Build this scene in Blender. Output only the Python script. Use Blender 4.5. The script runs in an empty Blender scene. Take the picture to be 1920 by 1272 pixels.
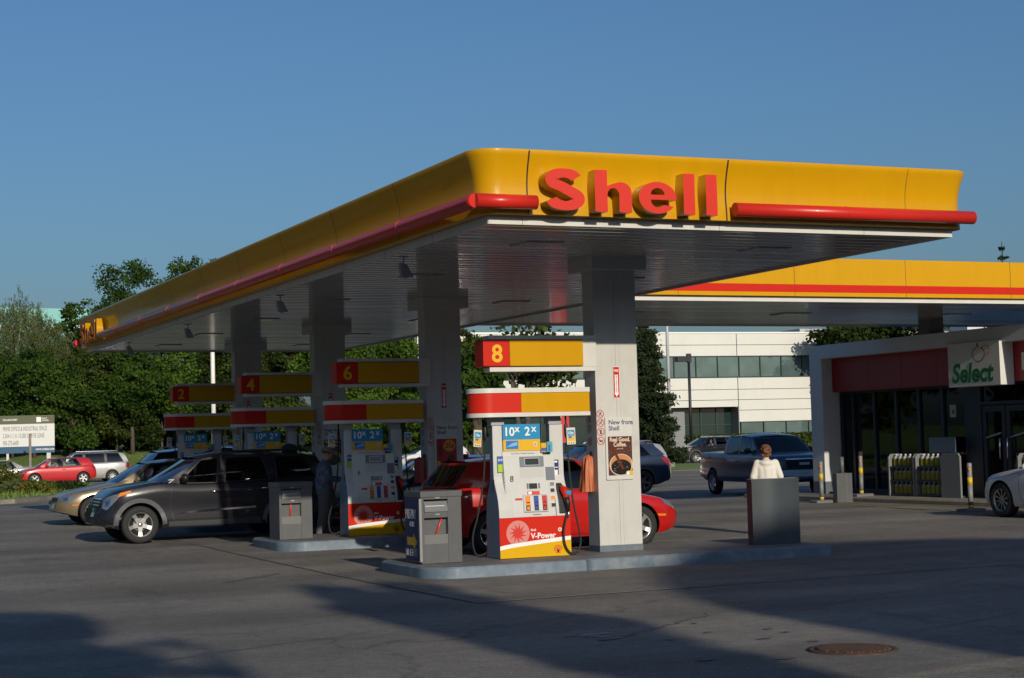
import bpy, bmesh, math, random
import numpy as np
from mathutils import Vector, Matrix
from mathutils.bvhtree import BVHTree

SC = bpy.context.scene
COL = SC.collection
R = math.radians

# ------------------------------------------------------------------ camera, sky, sun, exposure
CAM_YAW, CAM_PITCH, CAM_ROLL, CAM_H = .4192, .059, -.0269, 1.75
cd = bpy.data.cameras.new("camera"); cam = bpy.data.objects.new("camera", cd); COL.objects.link(cam)
cd.sensor_fit = 'HORIZONTAL'; cd.sensor_width = 36.0; cd.lens = 3209.8/1920*36.0
cd.clip_start = .1; cd.clip_end = 6000
_f = Vector((math.sin(CAM_YAW)*math.cos(CAM_PITCH), math.cos(CAM_YAW)*math.cos(CAM_PITCH), math.sin(CAM_PITCH)))
_r = Vector((math.cos(CAM_YAW), -math.sin(CAM_YAW), 0)); _u = _r.cross(_f)
_r2 = math.cos(CAM_ROLL)*_r+math.sin(CAM_ROLL)*_u; _u2 = -math.sin(CAM_ROLL)*_r+math.cos(CAM_ROLL)*_u
cam.matrix_world = Matrix(((_r2.x, _u2.x, -_f.x, 0), (_r2.y, _u2.y, -_f.y, 0), (_r2.z, _u2.z, -_f.z, CAM_H), (0, 0, 0, 1)))
SC.camera = cam

SUN_EL = R(19.2)
w = bpy.data.worlds.new("World"); SC.world = w; w.use_nodes = True
nt = w.node_tree; nt.nodes.clear()
sky = nt.nodes.new('ShaderNodeTexSky'); sky.sky_type = 'NISHITA'; sky.sun_disc = False
sky.sun_elevation = SUN_EL; sky.sun_rotation = math.pi+R(2.2)
sky.altitude = 200; sky.air_density = 1.25; sky.dust_density = 2.5; sky.ozone_density = 7.5
bg = nt.nodes.new('ShaderNodeBackground'); bg.inputs[1].default_value = .086
wo = nt.nodes.new('ShaderNodeOutputWorld')
nt.links.new(sky.outputs[0], bg.inputs[0]); nt.links.new(bg.outputs[0], wo.inputs[0])
sl = bpy.data.lights.new("sun", 'SUN'); sl.energy = 3.6; sl.angle = R(.53); sl.color = (1, .90, .74)
so = bpy.data.objects.new("sun", sl); COL.objects.link(so)
so.rotation_euler = (R(90)-SUN_EL, 0, R(-2.2)); so.location = (0, -60, 60)
SC.view_settings.view_transform = 'Standard'; SC.view_settings.look = 'None'
SC.view_settings.exposure = 0; SC.view_settings.gamma = 1
try: SC.cycles.max_bounces = 8; SC.cycles.transparent_max_bounces = 12
except Exception: pass

# ------------------------------------------------------------------ helpers
def smst(t):
    t = min(max(t, 0.), 1.); return t*t*(3-2*t)
def gz(x, y):
    """height of the ground: a faint crown under the pumps, a fall towards the lane behind the shop"""
    a = .14*smst((y-20)/22)*(1-smst((y-44)/16))*(1-smst((x-13)/8))
    b = -.16*smst((x-21)/6)*smst((y-40)/7)*(1-smst((y-62)/12))
    return a+b

MATS = {}
def mat(name, col, rough=.5, metal=0., spec=.5, noise=None, bump=None, coat=0., trans=0., emit=None, alpha=1., var=None, streak=None):
    """noise=(scale, strength): mottled colour; bump=(scale, strength); var=(scale, colour2, bias) second colour by large noise"""
    if name in MATS: return MATS[name]
    m = bpy.data.materials.new(name); m.use_nodes = True; t = m.node_tree
    p = t.nodes['Principled BSDF']; I = p.inputs
    I['Base Color'].default_value = (*col, 1); I['Roughness'].default_value = rough; I['Metallic'].default_value = metal
    I['Specular IOR Level'].default_value = spec; I['Coat Weight'].default_value = coat; I['Coat Roughness'].default_value = .06
    I['Transmission Weight'].default_value = trans; I['Alpha'].default_value = alpha
    if emit: I['Emission Color'].default_value = (*emit[:3], 1); I['Emission Strength'].default_value = emit[3]
    tc = None
    def coords():
        nonlocal tc
        if tc is None: tc = t.nodes.new('ShaderNodeTexCoord')
        return tc.outputs['Object']
    last = None
    if var:
        n = t.nodes.new('ShaderNodeTexNoise'); n.inputs['Scale'].default_value = var[0]; n.inputs['Detail'].default_value = 5
        t.links.new(coords(), n.inputs['Vector'])
        r = t.nodes.new('ShaderNodeValToRGB'); r.color_ramp.elements[0].position = var[2]-.12; r.color_ramp.elements[1].position = var[2]+.12
        r.color_ramp.elements[0].color = (*col, 1); r.color_ramp.elements[1].color = (*var[1], 1)
        t.links.new(n.outputs[0], r.inputs[0]); last = r.outputs[0]
    if noise:
        n = t.nodes.new('ShaderNodeTexNoise'); n.inputs['Scale'].default_value = noise[0]; n.inputs['Detail'].default_value = 6
        n.inputs['Roughness'].default_value = .65
        t.links.new(coords(), n.inputs['Vector'])
        mr = t.nodes.new('ShaderNodeMapRange'); mr.inputs[1].default_value = .3; mr.inputs[2].default_value = .7
        mr.inputs[3].default_value = 1-noise[1]; mr.inputs[4].default_value = 1+noise[1]
        t.links.new(n.outputs[0], mr.inputs[0])
        mx = t.nodes.new('ShaderNodeVectorMath'); mx.operation = 'SCALE'
        if last: t.links.new(last, mx.inputs[0])
        else: mx.inputs[0].default_value = col
        t.links.new(mr.outputs[0], mx.inputs['Scale']); last = mx.outputs[0]
    if streak:   # faint run-down dirt: (width scale, length scale, strength)
        mp = t.nodes.new('ShaderNodeMapping'); mp.inputs['Scale'].default_value = (streak[0], streak[0], streak[1]); t.links.new(coords(), mp.inputs[0])
        n = t.nodes.new('ShaderNodeTexNoise'); n.inputs['Scale'].default_value = 1; n.inputs['Detail'].default_value = 5; n.inputs['Roughness'].default_value = .7; t.links.new(mp.outputs[0], n.inputs['Vector'])
        mr = t.nodes.new('ShaderNodeMapRange'); mr.inputs[1].default_value = .30; mr.inputs[2].default_value = .52; mr.inputs[3].default_value = 1-streak[2]; mr.inputs[4].default_value = 1.; t.links.new(n.outputs[0], mr.inputs[0])
        mx = t.nodes.new('ShaderNodeVectorMath'); mx.operation = 'SCALE'
        if last: t.links.new(last, mx.inputs[0])
        else: mx.inputs[0].default_value = col
        t.links.new(mr.outputs[0], mx.inputs['Scale']); last = mx.outputs[0]
    if last: t.links.new(last, I['Base Color'])
    if bump:
        n = t.nodes.new('ShaderNodeTexNoise'); n.inputs['Scale'].default_value = bump[0]; n.inputs['Detail'].default_value = 4
        t.links.new(coords(), n.inputs['Vector'])
        b = t.nodes.new('ShaderNodeBump'); b.inputs['Strength'].default_value = bump[1]; b.inputs['Distance'].default_value = .02
        t.links.new(n.outputs[0], b.inputs['Height']); t.links.new(b.outputs[0], I['Normal'])
    MATS[name] = m; return m

def glassmat(name, tint, transp, rough=.02):
    """window glass: mirror-like gloss over a see-through tint"""
    if name in MATS: return MATS[name]
    m = bpy.data.materials.new(name); m.use_nodes = True; t = m.node_tree; t.nodes.clear()
    o = t.nodes.new('ShaderNodeOutputMaterial'); tr = t.nodes.new('ShaderNodeBsdfTransparent'); tr.inputs[0].default_value = (*[c*transp for c in tint], 1)
    g = t.nodes.new('ShaderNodeBsdfGlossy'); g.inputs['Roughness'].default_value = rough; g.inputs[0].default_value = (.9, .95, 1, 1)
    fr = t.nodes.new('ShaderNodeFresnel'); fr.inputs[0].default_value = 1.5
    mx = t.nodes.new('ShaderNodeMixShader')
    t.links.new(fr.outputs[0], mx.inputs[0]); t.links.new(tr.outputs[0], mx.inputs[1]); t.links.new(g.outputs[0], mx.inputs[2])
    t.links.new(mx.outputs[0], o.inputs[0]); MATS[name] = m; return m

class MB:
    """collects shapes, then links them as ONE mesh object"""
    def __init__(s): s.v = []; s.f = []; s.m = []; s.s = []
    def add(s, vs, fs, m=0, smooth=False):
        o = len(s.v); s.v += [tuple(p) for p in vs]
        for f in fs: s.f.append([i+o for i in f]); s.m.append(m); s.s.append(smooth)
        return s
    def box(s, x0, x1, y0, y1, z0, z1, m=0):
        v = [(x0, y0, z0), (x1, y0, z0), (x1, y1, z0), (x0, y1, z0), (x0, y0, z1), (x1, y0, z1), (x1, y1, z1), (x0, y1, z1)]
        return s.add(v, [(3, 2, 1, 0), (4, 5, 6, 7), (0, 1, 5, 4), (1, 2, 6, 5), (2, 3, 7, 6), (3, 0, 4, 7)], m)
    def prism(s, poly, a, lo, hi, m=0, smooth=False, caps=True):
        """poly in the plane across axis a: a='x' -> (y,z), 'y' -> (x,z), 'z' -> (x,y)"""
        def P(p, t): return (t, p[0], p[1]) if a == 'x' else (p[0], t, p[1]) if a == 'y' else (p[0], p[1], t)
        n = len(poly); v = [P(p, lo) for p in poly]+[P(p, hi) for p in poly]
        area = sum(poly[i][0]*poly[(i+1) % n][1]-poly[(i+1) % n][0]*poly[i][1] for i in range(n))
        fl = (area > 0) ^ (a == 'y')
        c = [list(range(n))[::-1], list(range(n, 2*n))]; sd = [(i, (i+1) % n, n+(i+1) % n, n+i) for i in range(n)]
        if not fl: c = [f[::-1] for f in c]; sd = [f[::-1] for f in sd]
        o = len(s.v); s.v += v
        for f in (c if caps else []): s.f.append([i+o for i in f]); s.m.append(m); s.s.append(False)
        for f in sd: s.f.append([i+o for i in f]); s.m.append(m); s.s.append(smooth)
        return s
    def cyl(s, p0, p1, r0, r1=None, n=16, m=0, caps=True, smooth=True):
        return s.tube([p0, p1], [r0, r0 if r1 is None else r1], n, m, caps, smooth)
    def tube(s, pts, r, n=10, m=0, caps=True, smooth=True):
        pts = [Vector(p) for p in pts]; k = len(pts); rs = r if isinstance(r, (list, tuple)) else [r]*k
        o = len(s.v); prev = None
        for i, p in enumerate(pts):
            d = (pts[min(i+1, k-1)]-pts[max(i-1, 0)]).normalized()
            if prev is None:
                a = Vector((0, 0, 1)) if abs(d.z) < .9 else Vector((1, 0, 0)); u = d.cross(a).normalized()
            else: u = (prev-d*prev.dot(d)).normalized()
            prev = u; q = d.cross(u)
            for j in range(n):
                t = 2*math.pi*j/n; s.v.append(tuple(p+(u*math.cos(t)+q*math.sin(t))*rs[i]))
        for i in range(k-1):
            for j in range(n):
                s.f.append([o+i*n+j, o+i*n+(j+1) % n, o+(i+1)*n+(j+1) % n, o+(i+1)*n+j]); s.m.append(m); s.s.append(smooth)
        if caps:
            s.f.append([o+j for j in range(n)][::-1]); s.m.append(m); s.s.append(False)
            s.f.append([o+(k-1)*n+j for j in range(n)]); s.m.append(m); s.s.append(False)
        return s
    def lathe(s, prof, c=(0, 0, 0), n=24, axis='z', m=0, smooth=True, ms=None):
        o = len(s.v)
        for (r, h) in prof:
            for j in range(n):
                t = 2*math.pi*j/n; a, b = r*math.cos(t), r*math.sin(t)
                p = (a, b, h) if axis == 'z' else (a, h, b) if axis == 'y' else (h, a, b)
                s.v.append((p[0]+c[0], p[1]+c[1], p[2]+c[2]))
        for i in range(len(prof)-1):
            for j in range(n):
                f = [o+i*n+j, o+i*n+(j+1) % n, o+(i+1)*n+(j+1) % n, o+(i+1)*n+j]
                s.f.append(f[::-1] if axis == 'y' else f); s.m.append(ms[i] if ms else m); s.s.append(smooth)
        return s
    def grid(s, fn, nu, nv, m=0, smooth=True, flip=False):
        o = len(s.v)
        for i in range(nu+1):
            for j in range(nv+1): s.v.append(tuple(fn(i/nu, j/nv)))
        for i in range(nu):
            for j in range(nv):
                a = o+i*(nv+1)+j; f = [a, a+nv+1, a+nv+2, a+1]
                s.f.append(f[::-1] if flip else f); s.m.append(m); s.s.append(smooth)
        return s
    def ball(s, c, r, n=12, m=0):
        rx, ry, rz = r if isinstance(r, (list, tuple)) else (r, r, r)
        return s.grid(lambda u, v: (c[0]+rx*math.sin(math.pi*v)*math.cos(2*math.pi*u), c[1]+ry*math.sin(math.pi*v)*math.sin(2*math.pi*u), c[2]-rz*math.cos(math.pi*v)), n, n//2, m)
    def poly(s, pts, m=0): return s.add(pts, [list(range(len(pts)))], m)
    def build(s, name, mats, parent=None, bevel=0, loc=None, seg=2):
        me = bpy.data.meshes.new(name); me.from_pydata(s.v, [], s.f)
        mats = mats if isinstance(mats, (list, tuple)) else [mats]
        for q in mats: me.materials.append(q)
        me.polygons.foreach_set('material_index', s.m); me.polygons.foreach_set('use_smooth', s.s); me.update()
        o = bpy.data.objects.new(name, me); COL.objects.link(o)
        if parent: o.parent = parent
        if loc: o.location = loc
        if bevel:
            b = o.modifiers.new('bevel', 'BEVEL'); b.width = bevel; b.segments = seg; b.limit_method = 'ANGLE'; b.angle_limit = R(40); b.harden_normals = False
        return o

def tag(o, label=None, cat=None, group=None, kind=None):
    if label: o['label'] = label
    if cat: o['category'] = cat
    if group: o['group'] = group
    if kind: o['kind'] = kind
    return o
def thing(name, label, cat, loc=(0, 0, 0), rz=0, group=None):
    o = bpy.data.objects.new(name, None); COL.objects.link(o); o.empty_display_size = .3
    o.location = loc; o.rotation_euler = (0, 0, rz); return tag(o, label, cat, group)
def dup(o, parent=None):
    c = o.copy(); COL.objects.link(c)
    if parent: c.parent = parent
    for ch in list(o.children): dup(ch, c)
    return c
def dupthing(o, loc, label, rz=None, group=None):
    c = dup(o); c.location = loc; c['label'] = label
    if rz is not None: c.rotation_euler = (0, 0, rz)
    if group: c['group'] = group
    return c

def curve_mesh(cu):
    o = bpy.data.objects.new('tmp', cu); COL.objects.link(o)
    dg = bpy.context.evaluated_depsgraph_get(); dg.update()
    me = bpy.data.meshes.new_from_object(o.evaluated_get(dg)); bpy.data.objects.remove(o); bpy.data.curves.remove(cu)
    return me
def text_mesh(txt, size, bold=0., extrude=.002, align='LEFT', shear=0., spacing=1., line=1.):
    cu = bpy.data.curves.new('txt', 'FONT'); cu.body = txt; cu.size = size; cu.offset = bold*size; cu.extrude = extrude
    cu.align_x = align; cu.shear = shear; cu.space_character = spacing; cu.space_line = line; cu.resolution_u = 4
    return curve_mesh(cu)
# frames for lettering: columns are (reading direction, up, out of the wall)
FRONT = Matrix(((1, 0, 0), (0, 0, -1), (0, 1, 0)))           # on a face looking towards -Y
LEFTW = Matrix(((0, 0, -1), (-1, 0, 0), (0, 1, 0)))          # on a face looking towards -X
def put_text(name, txt, size, m, parent, loc, frame=FRONT, **k):
    sx = k.pop('sx', 1.)
    me = text_mesh(txt, size, **k); me.materials.clear(); me.materials.append(m)
    for v in me.vertices: c = v.co.copy(); c.x *= sx; v.co = frame @ c
    me.name = name; o = bpy.data.objects.new(name, me); COL.objects.link(o); o.location = loc
    if parent: o.parent = parent
    return o
def outline_mesh(loops, extrude):
    """filled flat shape with holes (even-odd), pushed to a thickness"""
    cu = bpy.data.curves.new('shape', 'CURVE'); cu.dimensions = '2D'; cu.fill_mode = 'BOTH'; cu.extrude = extrude/2
    for L in loops:
        sp = cu.splines.new('POLY'); sp.points.add(len(L)-1); sp.use_cyclic_u = True
        for i, p in enumerate(L): sp.points[i].co = (p[0], p[1], 0, 1)
    return curve_mesh(cu)

# ------------------------------------------------------------------ common materials
YEL = mat('yellow_paint', (.585, .297, .0012), .36, spec=.2, coat=.26, streak=(4., .6, .05), noise=(.6, .035), bump=(1.1, .12))
RED = mat('red_paint', (.55, .02, .009), .4, spec=.2, streak=(5., .6, .06))
REDG = mat('red_gloss', (.60, .025, .014), .34, spec=.35, coat=.08)
WHT = mat('white_paint', (.60, .59, .555), .42, noise=(3., .04), streak=(9., .8, .05))
TRIM = mat('white_trim', (.63, .62, .575), .38, noise=(1.5, .05), streak=(5., .8, .07))
COLW = mat('column_paint', (.54, .53, .495), .45, noise=(2.6, .06), var=(3.5, (.45, .43, .385), .74), streak=(9., .8, .06))
GRYP = mat('grey_enamel', (.095, .10, .104), .38, noise=(5, .08))
DGRY = mat('dark_grey', (.045, .05, .056), .5)
BLK = mat('black_plastic', (.012, .012, .013), .45)
RUB = mat('black_rubber', (.018, .018, .018), .75)
CHR = mat('chrome', (.75, .75, .75), .12, metal=1.)
STEEL = mat('brushed_steel', (.5, .51, .52), .35, metal=1.)
NAVY = mat('navy_print', (.012, .02, .11), .5)
BLUE = mat('banner_blue', (.012, .24, .48), .42)
BANY = mat('banner_yellow', (.72, .42, .01), .42)
TXTW = mat('lettering_white', (.8, .8, .78), .5)
TXTB = mat('lettering_black', (.02, .02, .02), .5)
TXTY = mat('lettering_yellow', (.78, .42, .004), .45)
GRNL = mat('label_green', (.35, .55, .03), .5)
ORNG = mat('orange_print', (.75, .25, .02), .5)
# ------------------------------------------------------------------ ground
def ground_mat(name, c1, c2, sc, cracks=True, stain=True, fine=1.):
    m = bpy.data.materials.new(name); m.use_nodes = True; t = m.node_tree; p = t.nodes['Principled BSDF']
    p.inputs['Roughness'].default_value = .78; p.inputs['Specular IOR Level'].default_value = .12
    tc = t.nodes.new('ShaderNodeTexCoord'); N = t.nodes.new; L = t.links.new
    def noise(s, d=5, r=.6, stretch=None):
        n = N('ShaderNodeTexNoise'); n.inputs['Scale'].default_value = s; n.inputs['Detail'].default_value = d; n.inputs['Roughness'].default_value = r
        if stretch:
            mp = N('ShaderNodeMapping'); mp.inputs['Scale'].default_value = stretch; mp.inputs['Rotation'].default_value = (0, 0, .5); L(tc.outputs['Object'], mp.inputs[0]); L(mp.outputs[0], n.inputs['Vector'])
        else: L(tc.outputs['Object'], n.inputs['Vector'])
        return n.outputs[0]
    def ramp(i, a, b, ca, cb):
        r = N('ShaderNodeValToRGB'); e = r.color_ramp.elements; e[0].position = a; e[1].position = b; e[0].color = (*ca, 1); e[1].color = (*cb, 1); L(i, r.inputs[0]); return r.outputs[0]
    def mul(a, b):
        x = N('ShaderNodeMix'); x.data_type = 'RGBA'; x.blend_type = 'MULTIPLY'; x.inputs[0].default_value = 1; L(a, x.inputs[6]); L(b, x.inputs[7]); return x.outputs[2]
    c = ramp(noise(sc), .35, .68, c1, c2)
    c = mul(c, ramp(noise(42*fine, 3, .8), .3, .72, (.62, .62, .62), (1.34, 1.33, 1.32)))
    c = mul(c, ramp(noise(150*fine, 2, .7), .35, .7, (.72, .72, .72), (1.35, 1.33, 1.3)))
    if stain:
        c = mul(c, ramp(noise(.55, 6, .72, (1, .45, 1)), .28, .42, (.62, .62, .63), (1, 1, 1)))
        c = mul(c, ramp(noise(1.9, 6, .75, (.35, 1.6, 1)), .29, .36, (.50, .5, .5), (1, 1, 1)))
    # worn wheel paths and broad mottling, coarse stone
    c = mul(c, ramp(noise(.33, 5, .62, (.22, 1.5, 1)), .36, .64, (.80, .80, .81), (1.16, 1.15, 1.13)))
    c = mul(c, ramp(noise(7*fine, 5, .75), .34, .66, (.84, .84, .84), (1.13, 1.13, 1.12)))
    vs = N('ShaderNodeTexVoronoi'); vs.inputs['Scale'].default_value = 95*fine; L(tc.outputs['Object'], vs.inputs['Vector'])
    c = mul(c, ramp(vs.outputs['Distance'], .12, .55, (1.28, 1.26, 1.22), (.90, .90, .90)))
    if cracks:
        v = N('ShaderNodeTexVoronoi'); v.feature = 'DISTANCE_TO_EDGE'; v.inputs['Scale'].default_value = .16
        mp = N('ShaderNodeMapping'); nn = N('ShaderNodeTexNoise'); nn.inputs['Scale'].default_value = 1.3; nn.inputs['Detail'].default_value = 6
        L(tc.outputs['Object'], nn.inputs['Vector']); va = N('ShaderNodeVectorMath'); va.operation = 'MULTIPLY_ADD'
        va.inputs[1].default_value = (1.2, 1.2, 0); L(nn.outputs['Color'], va.inputs[0]); L(tc.outputs['Object'], va.inputs[2]); L(va.outputs[0], v.inputs['Vector'])
        k = ramp(v.outputs['Distance'], .001, .004, (.68, .68, .68), (1, 1, 1)); c = mul(c, k)
    L(c, p.inputs['Base Color'])
    b = N('ShaderNodeBump'); b.inputs['Strength'].default_value = .55; b.inputs['Distance'].default_value = .012
    L(noise(110*fine, 3, .7), b.inputs['Height']); L(b.outputs[0], p.inputs['Normal'])
    MATS[name] = m; return m
ASPH = ground_mat('asphalt', (.186, .178, .163), (.262, .251, .231), .35)
CONC = ground_mat('concrete_apron', (.186, .178, .164), (.262, .251, .232), .8, cracks=False)
PAVE = ground_mat('concrete_kerbstone', (.22, .205, .175), (.30, .28, .24), .9, cracks=False, stain=False)
GRASSM = mat('grass_turf', (.12, .185, .03), .9, noise=(2.5, .25), var=(.25, (.16, .21, .04), .5), bump=(30, .6))

def sheet(name, poly, m, dz, kind='structure', step=None):
    """a flat sheet following the ground, poly = outline in x,y"""
    bm = bmesh.new(); bm.faces.new([bm.verts.new((x, y, 0)) for x, y in poly])
    xs = [p[0] for p in poly]; ys = [p[1] for p in poly]
    st = step or 2.0
    for ax, lo, hi in ((0, min(xs), max(xs)), (1, min(ys), max(ys))):
        k = math.ceil(lo/st)*st
        while k < hi:
            n = Vector((1, 0, 0)) if ax == 0 else Vector((0, 1, 0)); co = n*k
            bmesh.ops.bisect_plane(bm, geom=bm.verts[:]+bm.edges[:]+bm.faces[:], plane_co=co, plane_no=n); k += st
    for v in bm.verts: v.co.z = gz(v.co.x, v.co.y)+dz
    bmesh.ops.recalc_face_normals(bm, faces=bm.faces)
    if sum(f.normal.z for f in bm.faces) < 0: bmesh.ops.reverse_faces(bm, faces=bm.faces[:])
    me = bpy.data.meshes.new(name); bm.to_mesh(me); bm.free(); me.materials.append(m)
    for q in me.polygons: q.use_smooth = True
    o = bpy.data.objects.new(name, me); COL.objects.link(o); o['kind'] = kind; return o
# one big sheet to the horizon, finer near the pumps
xs = sorted(set([-3000, -1500, -600, -300, -150, -80, -40]+list(np.arange(-20, 60, 2.))+[60, 70, 90, 120, 200, 400, 900, 1800, 3000]))
ys = sorted(set([-1200, -500, -200, -80, -30, -10]+list(np.arange(0, 80, 2.))+[80, 100, 130, 200, 400, 900, 1800, 3500]))
g = MB(); W_ = len(ys)
g.v = [(x, y, gz(x, y)) for x in xs for y in ys]
for i in range(len(xs)-1):
    for j in range(W_-1): g.f.append([i*W_+j, (i+1)*W_+j, (i+1)*W_+j+1, i*W_+j+1]); g.m.append(0); g.s.append(True)
tag(g.build('ground', ASPH), 'grey worn asphalt forecourt around the pumps', None, kind='structure')
# concrete apron under the canopy and its joint line
sheet('concrete_apron', [(7.15, 17.2), (14.9, 17.45), (14.9, 46), (7.15, 46)], CONC, .004)
JNT = mat('joint_sand', (.40, .375, .32), .9, noise=(30, .3))
TARM = mat('tar_seal', (.145, .137, .124), .7, noise=(14, .4))
random.seed(4)
def strip(name, pts, wd, m, dz):
    v = []; 
    for i, p in enumerate(pts):
        a = pts[max(i-1, 0)]; b = pts[min(i+1, len(pts)-1)]; d = Vector((b[0]-a[0], b[1]-a[1])).normalized(); n = Vector((-d.y, d.x))
        ww = wd*random.uniform(.6, 1.4)
        for q in (-1, 1): x = p[0]+n.x*ww*q/2; y = p[1]+n.y*ww*q/2; v.append((x, y, gz(x, y)+dz))
    f = [(2*i, 2*i+2, 2*i+3, 2*i+1) for i in range(len(pts)-1)]
    b = MB().add(v, f); b.f = [q[::-1] for q in b.f]
    o = b.build(name, m); o['kind'] = 'structure'; return o
def wob(a, b, n, amp): return [(a[0]+(b[0]-a[0])*i/n+random.uniform(-amp, amp), a[1]+(b[1]-a[1])*i/n+random.uniform(-amp, amp)) for i in range(n+1)]
strip('apron_joint', wob((7.2, 17.22), (10.2, 17.32), 24, .012), .035, JNT, .009)
strip('apron_joint', wob((7.16, 17.2), (7.16, 30), 40, .015), .035, TARM, .009)
strip('asphalt_crack', wob((6.9, 13.4), (8.6, 14.7), 14, .05), .035, TARM, .006)
strip('asphalt_crack', wob((2.4, 14.0), (5.4, 15.3), 22, .03), .014, TARM, .006)
strip('asphalt_crack', wob((9.0, 12.2), (14.5, 14.3), 22, .04), .012, TARM, .006)
strip('asphalt_crack', wob((8.9, 14.2), (14.0, 16.6), 22, .05), .012, TARM, .006)
strip('asphalt_crack', wob((5.6, 22.0), (6.6, 22.9), 10, .05), .10, TARM, .006)
# oil spots and small patches on the asphalt
sp = MB(); random.seed(9)
spots = [(6.75, 13.35, .05), (7.75, 13.3, .035), (7.9, 12.6, .04), (8.1, 12.2, .05), (7.2, 13.0, .04), (8.0, 14.0, .03), (8.3, 13.2, .035), (6.8, 11.7, .07), (7.5, 13.9, .03), (7.3, 11.4, .06), (7.5, 14.4, .03), (8.3, 12.9, .03)]
for x, y, r in spots:
    n = 14; p = [(x+r*random.uniform(.3, 1.5)*math.cos(6.283*i/n)*1.7, y+r*random.uniform(.3, 1.5)*math.sin(6.283*i/n)) for i in range(n)]
    sp.poly([(a, b, gz(a, b)+.007) for a, b in p])
tag(sp.build('oil_stains', mat('oil_stain', (.105, .10, .092), .7, noise=(9, .4))), kind='structure')
wp = MB(); random.seed(12)
for k in range(9):
    x = 6.78+random.uniform(-.22, .25); y = 13.55+random.uniform(-.3, .3); r = random.uniform(.03, .09); n = 9
    p = [(x+r*random.uniform(.4, 1.5)*math.cos(6.283*i/n)*1.6, y+r*random.uniform(.3, 1.1)*math.sin(6.283*i/n)*.6) for i in range(n)]
    wp.poly([(a, b, .008) for a, b in p])
tag(wp.build('paint_scraps', mat('worn_paint', (.5, .49, .45), .8, noise=(20, .35))), kind='structure')
# manhole cover
mh = thing('manhole_cover', 'rusty round iron manhole cover set in the asphalt', 'manhole', (8.06, 11.55, .006))
RUST = mat('rusty_iron', (.082, .048, .034), .75, noise=(16, .4), metal=.2)
MB().lathe([(.36, -.02), (.36, .006), (.315, .008), (.31, .002), (0, .002)], n=40).build('frame_ring', RUST, mh)
c_ = MB().lathe([(.308, -.02), (.305, .009), (0, .009)], n=40)
for i in range(-7, 8):
    for j in range(-7, 8):
        if i*i+j*j < 52: c_.box(i*.04-.013, i*.04+.013, j*.04-.013, j*.04+.013, .008, .016)
c_.build('lid', RUST, mh)
# concrete pavement corner, bottom right
PVE = [(7.0, 9.95), (7.65, 10.15), (8.2, 10.3), (8.75, 10.42), (13, 11.4), (13, 4), (6.6, 4)]
sheet('front_pavement', PVE, PAVE, .012)

# shop pavement with its kerb
sp_ = MB().box(24.95, 26.75, 14, 40.6, -.1, .10); tag(sp_.build('shop_pavement', PAVE, bevel=.02), kind='structure')
YLN = mat('worn_yellow_line', (.36, .28, .06), .85, noise=(14, .45))
for a, b in (((24.1, 35.1), (23.3, 30.5)), ((24.6, 35.2), (24.4, 34.6)), ((24.75, 33), (24.75, 27))):
    strip('yellow_line', wob(a, b, 14, .01), .09, YLN, .008)
# left verge: kerb, grass; road; far bank
kl = [(-14, 50), (2, 57.5), (8.0, 62.6), (12, 69.5), (14.2, 76), (14.8, 83), (13.5, 87), (-14, 87)]
sheet('verge', kl, GRASSM, .13, step=4)
kb = MB()
for i in range(5):
    (x0, y0), (x1, y1) = kl[i], kl[i+1]; d = Vector((x1-x0, y1-y0, 0)).normalized(); n = Vector((d.y, -d.x, 0))*.55
    z0, z1 = gz(x0, y0), gz(x1, y1)
    v = [(x0, y0, z0-.05), (x0+n.x, y0+n.y, z0-.05), (x1+n.x, y1+n.y, z1-.05), (x1, y1, z1-.05)]
    kb.add(v+[(a, b, c+.20) for a, b, c in v], [(3, 2, 1, 0), (4, 5, 6, 7), (0, 1, 5, 4), (1, 2, 6, 5), (2, 3, 7, 6), (3, 0, 4, 7)])
tag(kb.build('verge_kerb', PAVE), kind='structure')
# grass bank under the trees
def bank(u, v):
    x = -60+150*u; y = 108+60*v; h = 1.75*smst(v*2.4)+.8*smst((v-.4)/.6)
    return (x, y, h+.01+.12*math.sin(x*.3)*v)
tag(MB().grid(bank, 60, 20, flip=False).build('grass_bank', GRASSM), kind='structure')
# right far verge with kerb and lawn in front of the offices
rv = MB().box(36, 120, 75.2, 75.7, -.2, .02); rv.box(36, 120, 75.7, 76.0, -.2, -.02)
tag(rv.build('far_kerb', PAVE), kind='structure')
lw = MB().grid(lambda u, v: (36+90*u, 76.0+9*v, -.03+.2*v), 20, 4); tag(lw.build('lawn_strip', GRASSM), kind='structure')
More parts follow.
